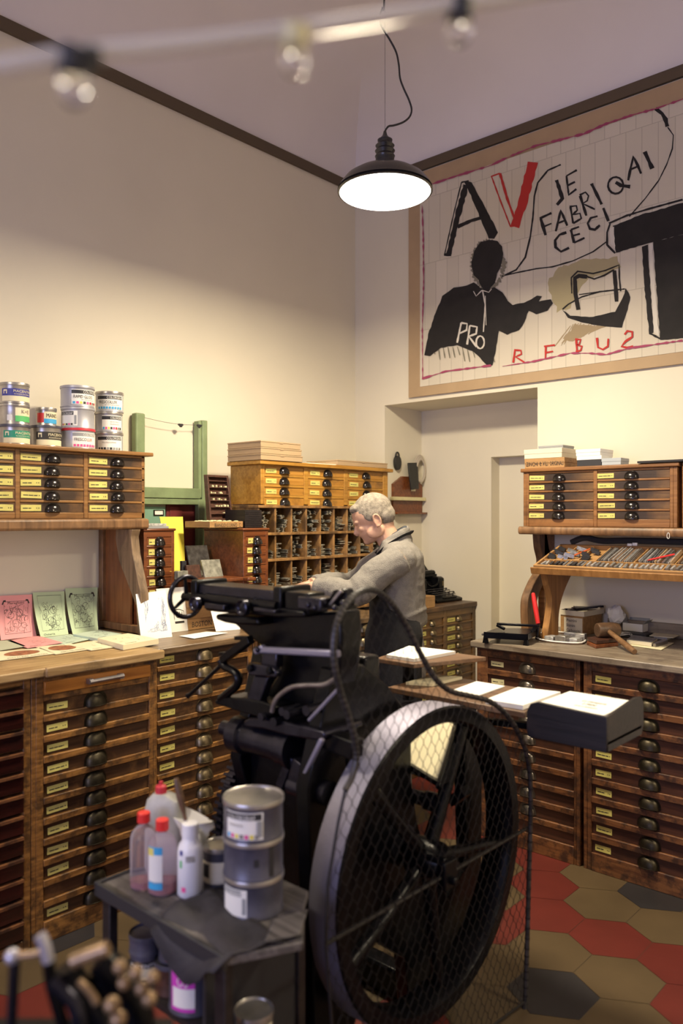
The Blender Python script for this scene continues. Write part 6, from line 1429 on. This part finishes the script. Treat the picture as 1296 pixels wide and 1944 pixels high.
mb.tube([a.lerp(c_, k/6) for k in range(7)], [.004, .005, .0075, .009, .0095, .009, .006], 12); t = thing('ink_knife', 'ink knife with a brown rounded handle standing upright behind the bottles', 'knife', (a.x, a.y, TZ)); mb.build('handle', W_MAL, t, True)
mb = MB(); mb.bar((a.x+.006, a.y, TZ+.002), a, .014, .002, (0, 1, 0)); mb.build('blade', STEEL, t, True)
# tissue
rnd = random.Random(9); p = on(352, 1660); mb = MB(); rs = []
for i in range(8):
    z = TZ+.02+.018*i; rr = .02+.006*i; rs.append([Vector((p[0]+.0+rr*(1+.3*math.sin(5*a+i))*math.cos(a)*(1.2 if i > 4 else 1)+rnd.uniform(-.004, .004), p[1]+.015+rr*.6*(1+.3*math.cos(4*a+i))*math.sin(a), z+(.012*math.sin(3*a+1) if i > 4 else 0))) for a in [k/18*2*math.pi for k in range(18)]])
mb.rings(rs); tag(mb.build('tissue', WHT2, world=True, loc=(p[0], p[1]+.015, TZ), sharp=20), 'crumpled white tissue behind the white squeeze bottle', 'tissue')
p = aZ(409, 1680, TZ); tin((p.x-.01, p.y+.02, TZ+.0005), .044, .098, TIND, TIN, 'round jar-like tin with a cream label behind the stack of three tins', [(0, 1, 0, .8, CREAMB), (.05, .3, .2, .7, BLKC)], [], 2.2, -.2)
# things on the lower shelf
SZ = .431
def sh(px, py): q = aZ(px, py, SZ); return q
q = sh(362, 1905); b_ = [(0, 1, 0, 1, WHT), (0, 1, .62, 1, MAGD), (0, .08, 0, 1, MAGD), (0, 1, 0, .1, MAGD)]; tin((-1.53, 1.170, SZ), .060, .125, TIND, TIND, 'ink tin with a white and magenta label leaning out of the lower shelf', b_, [('OS', .3, .68, .45, .25, WHT)], 1.1, -.50, lidmat=TIN)
tin((-1.72, 1.165, SZ), .040, .060, BLKC, TIND, 'dark jar with a cream PIACENTINI label at the left of the lower shelf', [(0, 1, .0, .62, CRM), (0, 1, .62, 1.0, BLKC)], [('PIACENTINI', .1, .68, .8, .22, WHT)], 2.6, -.1)
tin((-1.72, 1.165, SZ+.061), .043, .048, TIND, TIND, 'grey round tin on top of the dark PIACENTINI jar', [], [], lidmat=TIND)
tin((-1.618, 1.17, SZ), .042, .075, W_DRKR, TIND, 'brownish tin standing between the jar and the magenta-labelled tin', [], [], lidmat=TIND)
tin((-1.618, 1.17, SZ+.076), .032, .055, TIND, TIND, 'small tin with a pale label on top of the brownish tin', [(0, 1, 0, .9, WHT2), (0, 1, 0, .15, REDD)], [], 1.6, .3)
tin((-1.348, 1.20, .379-.0+.001), .045, .10, TIN, TIN, 'tin with a cream label in the dark right compartment of the trolley', [(0, 1, 0, 1, CREAMB), (.05, .5, .4, .7, BLKC), (.05, .9, .05, .3, WHT)], [('STAMPA', .1, .48, .36, .12, WHT)], 2.3, 0)
mb = MB(); mb.box((-1.414, ya+.03, .360), (-1.29, 1.29, .379)); mb.build('side_shelf', W_BLK, tr_, True)
# stained rag draped over the edge, and ink slab
rag = [(420, 1700), (470, 1745), (520, 1760), (555, 1800), (520, 1820), (480, 1812), (430, 1815), (400, 1840), (360, 1760), (305, 1745), (330, 1712), (370, 1698)]
mb = MB(); cols_, rows_ = 16, 10; rnd = random.Random(20); g = []
A, B, C_, D = aZ(305, 1742, TZ), aZ(395, 1698, TZ), aZ(540, 1792, TZ), aZ(425, 1822, TZ)
for i in range(rows_+1):
    for j in range(cols_+1):
        s, q = j/cols_, i/rows_; p = A.lerp(B, q).lerp(D.lerp(C_, q), s); z = TZ+.010+.010*math.sin(7*s+4*q)*math.sin(5*q+2*s)+rnd.uniform(0, .004)
        if q < .22: ov = (.22-q)/.22; z -= .085*ov*(.35+.65*math.sin(math.pi*min(1, s*1.1)))*1.1; p = p+Vector((-.0, -.020*ov-.010, 0))
        g.append(Vector((p.x, p.y, z)))
mb.add(g, [(i*(cols_+1)+j, i*(cols_+1)+j+1, (i+1)*(cols_+1)+j+1, (i+1)*(cols_+1)+j) for i in range(rows_) for j in range(cols_)])
o = mb.build('rag', RAG, world=True, loc=tuple((A+C_)/2), fix=False, sharp=60); m_ = o.modifiers.new('solid', 'SOLIDIFY'); m_.thickness = .003
tag(o, 'dark ink-stained rag hanging over the front edge of the trolley', 'rag')
mb = MB(); mb.hexa([Vector((*tuple(aZ(*p, TZ+.001))[:2], TZ+.001)) for p in ((500, 1790), (570, 1775), (585, 1725), (520, 1745))]+[Vector((*tuple(aZ(*p, TZ+.014))[:2], TZ+.014)) for p in ((500, 1790), (570, 1775), (585, 1725), (520, 1745))]); tag(mb.build('ink_slab', TOPM, world=True, loc=tuple(aZ(545, 1760, TZ)), bevel=.003), 'ink-smeared grey slab at the right end of the trolley top', 'slab')

# ================================================================ out-of-focus bench machine, bottom left
TAN = mat('worn_brass', (.30, .20, .11), .35, .5, var=.3, vs=60); PALE = mat('pale_steel', (.50, .50, .58), .35, .6)
def F(x, y, d=1.10): return aD(x, y, d)
base = F(150, 2010); fm = thing('bench_machine', 'blurred dark metal bench machine with levers and brass knobs in the bottom left corner', 'machine', (base.x, base.y, .84))
mb = MB(); c_ = base; 
BD = [F(-40, 2060, 1.15), F(330, 2060, 1.15), F(330, 2060, .95), F(-40, 2060, .95)]
mb.prism([Vector((p.x, p.y, .84)) for p in BD], (0, 0, .03)); mb.build('machine_bed', IRON, fm, True, bevel=.004)
tb = thing('machine_table', 'dark wooden stand under the blurred bench machine, below the frame', 'table', (base.x, base.y, 0))
mb = MB(); cB = sum(BD, Vector())/4; P_ = [Vector((p.x, p.y, 0)).lerp(Vector((cB.x, cB.y, 0)), -.08) for p in BD]; mb.prism([Vector((p.x, p.y, .81)) for p in P_], (0, 0, .029)); mb.build('table_top', W_BLK, tb, True)
for p in P_:
    p = p.lerp(Vector((cB.x, cB.y, 0)), .15); mb = MB(); mb.box((p.x-.015, p.y-.015, 0), (p.x+.015, p.y+.015, .81)); mb.build('leg', W_BLK, tb, True)
def ft(nm, pts, r, m_, d=1.1):
    mb = MB(); mb.tube(curve([F(*p, d) for p in pts], 3), r, 10); mb.build(nm, m_, fm, True)
def fz(x, y): 
    p = F(x, y); return p
ft('post', [(18, 2060), (22, 1940), (28, 1825)], .0075, IRONB); ft('cross_rod', [(22, 1815), (60, 1812), (90, 1806)], .0055, TAN); mb = MB(); mb.sphere(F(24, 1816), .011, 12); mb.build('joint', PALE, fm, True)
ft('lever', [(76, 1775), (84, 1792), (92, 1825)], .0085, PALE); ft('lever_lower', [(92, 1825), (98, 1870), (115, 1930), (150, 2060)], .009, IRON)
ft('curved_arm', [(98, 1860), (125, 1885), (150, 1925), (165, 2060)], .012, IRONB)
ft('roller', [(138, 1826), (165, 1815), (205, 1800)], .0105, TAN)
ft('dark_arm', [(130, 1835), (140, 1860), (170, 1900), (205, 1960), (210, 2060)], .019, IRON, 1.12); ft('arm_edge', [(150, 1862), (172, 1885), (184, 1905)], .0055, TAN, 1.08)  # thin tan tube draws the beige highlight along the dark arm
ft('dark_arm', [(190, 1820), (230, 1860), (260, 1910), (280, 2060)], .022, IRON, 1.13); ft('dark_arm', [(205, 1832), (200, 1870), (225, 1930), (240, 2060)], .020, IRON, 1.14)
for x, y, r_ in ((228, 1836, .010), (236, 1866, .0095), (258, 1846, .0095), (270, 1876, .0105), (283, 1897, .0105), (290, 1856, .009), (213, 1908, .012), (225, 1935, .012)):
    mb = MB(); mb.sphere(F(x, y, 1.08), r_, 12); mb.build('brass_knob', TAN, fm, True)

# ================================================================ the man at the cabinets
SKIN = mat('skin', (.58, .34, .235), .5, bump=.08, bs=90, var=.06, vs=20)
HAIR = mat('short_grey_hair', (.27, .235, .19), .85, bump=.6, bs=320, var=.35, vs=60)
WOOL = mat('grey_wool', (.215, .20, .18), .9, bump=.5, bs=260, var=.10, vs=70)
WOOLD = mat('dark_collar_lining', (.04, .045, .055), .8); APR = mat('black_apron', (.006, .006, .008), .9, bump=.2, bs=60)
TRS = mat('grey_trousers', (.20, .185, .175), .9, bump=.3, bs=120)
hp = aD(735, 978, 3.88); man = thing('person', 'grey-haired man in a grey zip sweater and black apron bending over the cabinets', 'person', (hp.x, hp.y, 0), R(222))
# local frame: x forward (towards the cabinets), y to his left (towards the camera), z up
S_ = 3.88/1500
def lp(px, py, y=0): return Vector((-(px-735)*S_, y, 1.6-(py-978)*S_))
def ell(mb, c, r, n=20, rot=None):
    c = Vector(c); k = len(mb.v); mb.sphere((0, 0, 0), r, n); 
    for i in range(k, len(mb.v)): mb.v[i] = c+((rot @ mb.v[i]) if rot else mb.v[i])
def fused(mb, name, m_, parent, vox, smooth=4, extra=None):
    o = mb.build(name, m_, parent); r = o.modifiers.new('fuse', 'REMESH'); r.mode = 'VOXEL'; r.voxel_size = vox; r.use_smooth_shade = True
    s = o.modifiers.new('soften', 'SMOOTH'); s.factor = .5; s.iterations = smooth; return o
# --- body: head, neck, hands, legs in one continuous surface
mb = MB()
HC = lp(706, 984); tilt_ = Matrix.Rotation(R(24), 3, 'Y')      # head pitched forward
def H(x, y, z): return HC+tilt_ @ Vector((x, y, z))
def he(c, r, n=20): ell(mb, H(*c), r, n, tilt_)
he((-.008, 0, .022), (.100, .077, .092), 32)                       # skull
he((.028, 0, -.035), (.066, .062, .075))                          # mid face
he((.045, 0, -.072), (.040, .044, .040)); he((.062, 0, -.092), (.024, .026, .020))   # jaw, chin
he((.074, 0, .012), (.022, .050, .016))                           # brow
for s in (-1, 1):
    he((.066, s*.036, -.026), (.018, .018, .018)); he((.010, s*.058, -.062), (.045, .014, .032)) # cheek, jaw side
    he((.071, s*.030, -.003), (.009, .014, .008))                 # closed lid
    # ear
    e = H(-.012, s*.077, -.018); k0 = len(mb.v); mb.tube([e+tilt_ @ Vector((.016*math.cos(a)-.004, s*(.006+.004*math.sin(a)), .029*math.sin(a)+.002)) for a in [i/16*2*math.pi for i in range(16)]], .0055, 8, closed=True)
    ell(mb, e+Vector((0, s*.001, 0)), (.015, .007, .024), 12, tilt_)
    ell(mb, H(-.004, s*.080, -.040), (.008, .006, .009), 10, tilt_)
mb.tube([H(.082, 0, .004), H(.094, 0, -.018), H(.106, 0, -.036), H(.100, 0, -.043), H(.082, 0, -.045)], [.008, .009, .0105, .0105, .009], 12)  # nose
for s in (-1, 1): he((.090, s*.013, -.038), (.010, .008, .008))
he((.082, 0, -.059), (.009, .020, .0055)); he((.077, 0, -.069), (.009, .018, .0055))             # lips
mb.tube([H(-.035, 0, -.045), lp(728, 1006), lp(742, 1032), lp(752, 1060)], [.058, .056, .058, .066], 20)
# arm and hand, bare wrist forwards
def limb(pts, rr, n=14): mb.tube([Vector(p) for p in pts], rr, n)
LS, LE, LW = Vector((-.055, .185, 1.415)), Vector((.165, .225, 1.240)), Vector((.372, .145, 1.262))
RS, RE, RW = Vector((-.04, -.185, 1.41)), Vector((.17, -.22, 1.235)), Vector((.38, -.06, 1.262))
limb([LS, LE, LW], [.048, .040, .027]); limb([RS, RE, RW], [.048, .040, .027])
def hand(W, d, side):
    d = Vector(d).normalized(); up = Vector((0, 0, 1)); sd = d.cross(up).normalized()*side
    P0 = W+d*.005; P1 = W+d*.085
    for t in (-.022, -.008, .008, .022):
        mb.tube([P0+sd*t*.7, W+d*.045+sd*t, P1+sd*t*1.1], [.014, .0145, .0105], 10)
    for i, (t, L_) in enumerate(((-.030, .066), (-.010, .076), (.010, .070), (.028, .056))):
        b = P1+sd*t*1.0-d*.006; c1 = b+d*L_*.42+up*(-.006); c2 = c1+d*L_*.26+up*(-.020); c3 = c2+d*L_*.06+up*(-.022)
        mb.tube([b, c1, c2, c3], [.0092, .0085, .0078, .0066], 8)
    b = W+d*.028-sd*.026; mb.tube([b, b+d*.032-sd*.018+up*(-.008), b+d*.058-sd*.016+up*(-.016), b+d*.074-sd*.008+up*(-.024)], [.012, .0105, .009, .007], 8)
hand(LW, (1, -.2, -.38), 1); hand(RW, (1, .10, -.30), -1)
mb.loft([(-.03, 0, .80, .115, .155), (-.05, 0, .95, .115, .16), (-.055, 0, 1.1, .105, .15), (-.06, 0, 1.25, .115, .17), (-.065, 0, 1.38, .11, .19), (-.06, 0, 1.46, .07, .10)], 24)
for s in (-1, 1):
    limb([(-.04, s*.085, .86), (-.02, s*.095, .50), (-.05, s*.10, .09)], [.085, .056, .040])
    ell(mb, (.03, s*.10, .045), (.13, .045, .042))
body = fused(mb, 'body', SKIN, man, .0036, 3)
# hair
mb = MB(); ell(mb, H(-.016, 0, .034), (.099, .080, .088), 32, tilt_); ell(mb, H(-.055, 0, -.005), (.062, .072, .062), 24, tilt_)
for s in (-1, 1): ell(mb, H(-.012, s*.064, .020), (.050, .018, .038), 16, tilt_)
ell(mb, H(.052, 0, .075), (.036, .055, .024), 16, tilt_)
hair = fused(mb, 'hair', HAIR, man, .004, 4); t_ = bpy.data.textures.new('hair_noise', 'CLOUDS'); t_.noise_scale = .012; dm = hair.modifiers.new('tufts', 'DISPLACE'); dm.texture = t_; dm.strength = .003; dm.mid_level = .4
# brows and beard shadow
mb = MB()
for s in (-1, 1): mb.tube([H(.082, s*.014, .014), H(.086, s*.030, .019), H(.076, s*.046, .014)], [.003, .004, .002], 6)
mb.build('eyebrow', HAIR, man)
# sweater
mb = MB()
mb.loft([(-.060, 0, 1.055, .118, .168), (-.065, 0, 1.075, .130, .178), (-.062, 0, 1.16, .128, .180), (-.060, 0, 1.26, .126, .188), (-.062, 0, 1.34, .122, .200), (-.062, 0, 1.40, .112, .205), (-.052, 0, 1.445, .092, .165), (-.040, 0, 1.475, .074, .105)], 28)
LSs = LS+Vector((0, -.02, -.02)); RSs = RS+Vector((0, .02, -.02))
for A, B, C in ((LSs, LE, LW), (RSs, RE, RW)):
    q = curve([A, A.lerp(B, .5)+Vector((.0, 0, .012)), B, B.lerp(C, .5)+Vector((0, 0, .004)), C+(B-C)*.12], 5); n_ = len(q)
    rr = []
    for i in range(n_):
        f = i/(n_-1); r_ = .076*(1-f)+.042*f+(.008*math.sin(f*math.pi))
        r_ += .0032*math.sin(i*2.4)*(1 if f > .3 else .3); rr.append(r_)
    mb.tube(q, rr, 18)
    d = (C-B).normalized(); mb.tube([C-d*.055, C-d*.05, C-d*.024, C-d*.02], [.040, .044, .043, .038], 16)
ell(mb, LSs+Vector((0, -.01, .0)), (.075, .065, .070)); ell(mb, RSs+Vector((0, .01, .0)), (.075, .065, .070))
# folds round the elbow and waist
for z, a in ((1.09, .010), (1.13, .006)): mb.tube([Vector((-.062+.128*math.cos(t), .178*math.sin(t), z+.02*math.sin(t*2+z*30))) for t in [i/24*2*math.pi for i in range(24)]], .009, 8, closed=True)
# stand collar
c0 = lp(748, 1022)
def ring(dz, rx, ry, tl, n_=24): return [c0+Vector((-.004+rx*math.cos(t), ry*math.sin(t), dz-tl*math.cos(t))) for t in [i/n_*2*math.pi for i in range(n_)]]
for dz, rx, ry, r_ in ((-.035, .070, .074, .020), (-.012, .064, .066, .017), (.010, .061, .063, .014), (.024, .060, .062, .009)): mb.tube(ring(dz, rx, ry, .032), r_, 8, closed=True)
sw = fused(mb, 'sweater', WOOL, man, .006, 4); t_ = bpy.data.textures.new('fold_noise', 'CLOUDS'); t_.noise_scale = .10; dm = sw.modifiers.new('folds', 'DISPLACE'); dm.texture = t_; dm.strength = .020; dm.mid_level = .5
mb = MB(); mb.tube(ring(.024, .052, .054, .032), .007, 8, closed=True, flat=1.5); mb.build('collar_lining', WOOLD, man)
# apron: neck strap, bib and skirt
mb = MB(); q = curve([c0+Vector(p) for p in ((.085, .060, -.075), (.045, .088, -.035), (.0, .090, -.005), (-.045, .072, .018), (-.078, .035, .028), (-.088, 0, .030), (-.078, -.035, .028), (-.045, -.072, .018), (.0, -.090, -.005), (.045, -.088, -.035), (.085, -.060, -.075))], 4)
mb.tube(q, .013, 8, flat=.35); mb.build('apron_strap', APR, man)
mb = MB(); rs = []
for i in range(13):
    z = 1.36-.80*i/12; a = .140+(.020 if z < 1.05 else 0); wr = 1.15 if z > 1.14 else 2.25
    if z > 1.14: wr = .7+.45*(1.36-z)/.22
    b = .195+(.01 if z < 1.05 else 0); r = []
    for k in range(17):
        t = wr*(k/8-1); sk = .012*math.sin(9*t+z*3)*(1 if z < 1.0 else .1); r.append(Vector((-.055+(a+sk)*math.cos(t), (b+sk)*math.sin(t), z)))
    rs.append(r)
vs = [p for r in rs for p in r]; mb.add(vs, [(i*17+k, i*17+k+1, (i+1)*17+k+1, (i+1)*17+k) for i in range(12) for k in range(16)])
o = mb.build('apron', APR, man, fix=False, sharp=60); m_ = o.modifiers.new('solid', 'SOLIDIFY'); m_.thickness = .004
mb = MB(); mb.loft([(-.05, 0, .74, .125, .185), (-.055, 0, .88, .142, .188), (-.05, 0, 1.0, .125, .172), (-.055, 0, 1.07, .118, .165)], 24)
for s in (-1, 1): mb.tube([Vector((-.04, s*.09, .84)), Vector((-.03, s*.10, .5)), Vector((-.05, s*.105, .07))], [.098, .078, .068], 18)
fused(mb, 'trousers', TRS, man, .008, 4)
for s in (-1, 1):
    mb = MB(); mb.loft([(.03, s*.10, .0, .145, .050), (.03, s*.10, .03, .148, .052), (.01, s*.10, .07, .11, .045), (-.04, s*.10, .10, .055, .045)], 20); mb.build('shoe', LEATH, man)
# composing stick held in the hands
hd = (WM[man] @ (LW+Vector((.10, -.03, -.035)))); mb = MB(); mb.box((-.02, -.12, -.012), (.035, .12, -.009)); mb.box((-.02, -.12, -.009), (-.017, .12, .012)); mb.box((-.02, .117, -.009), (.035, .12, .012))
tag(mb.build('composing_stick', STEEL, loc=tuple(hd), rot=R(222)), 'metal composing stick held in the man\'s hands', 'tool')
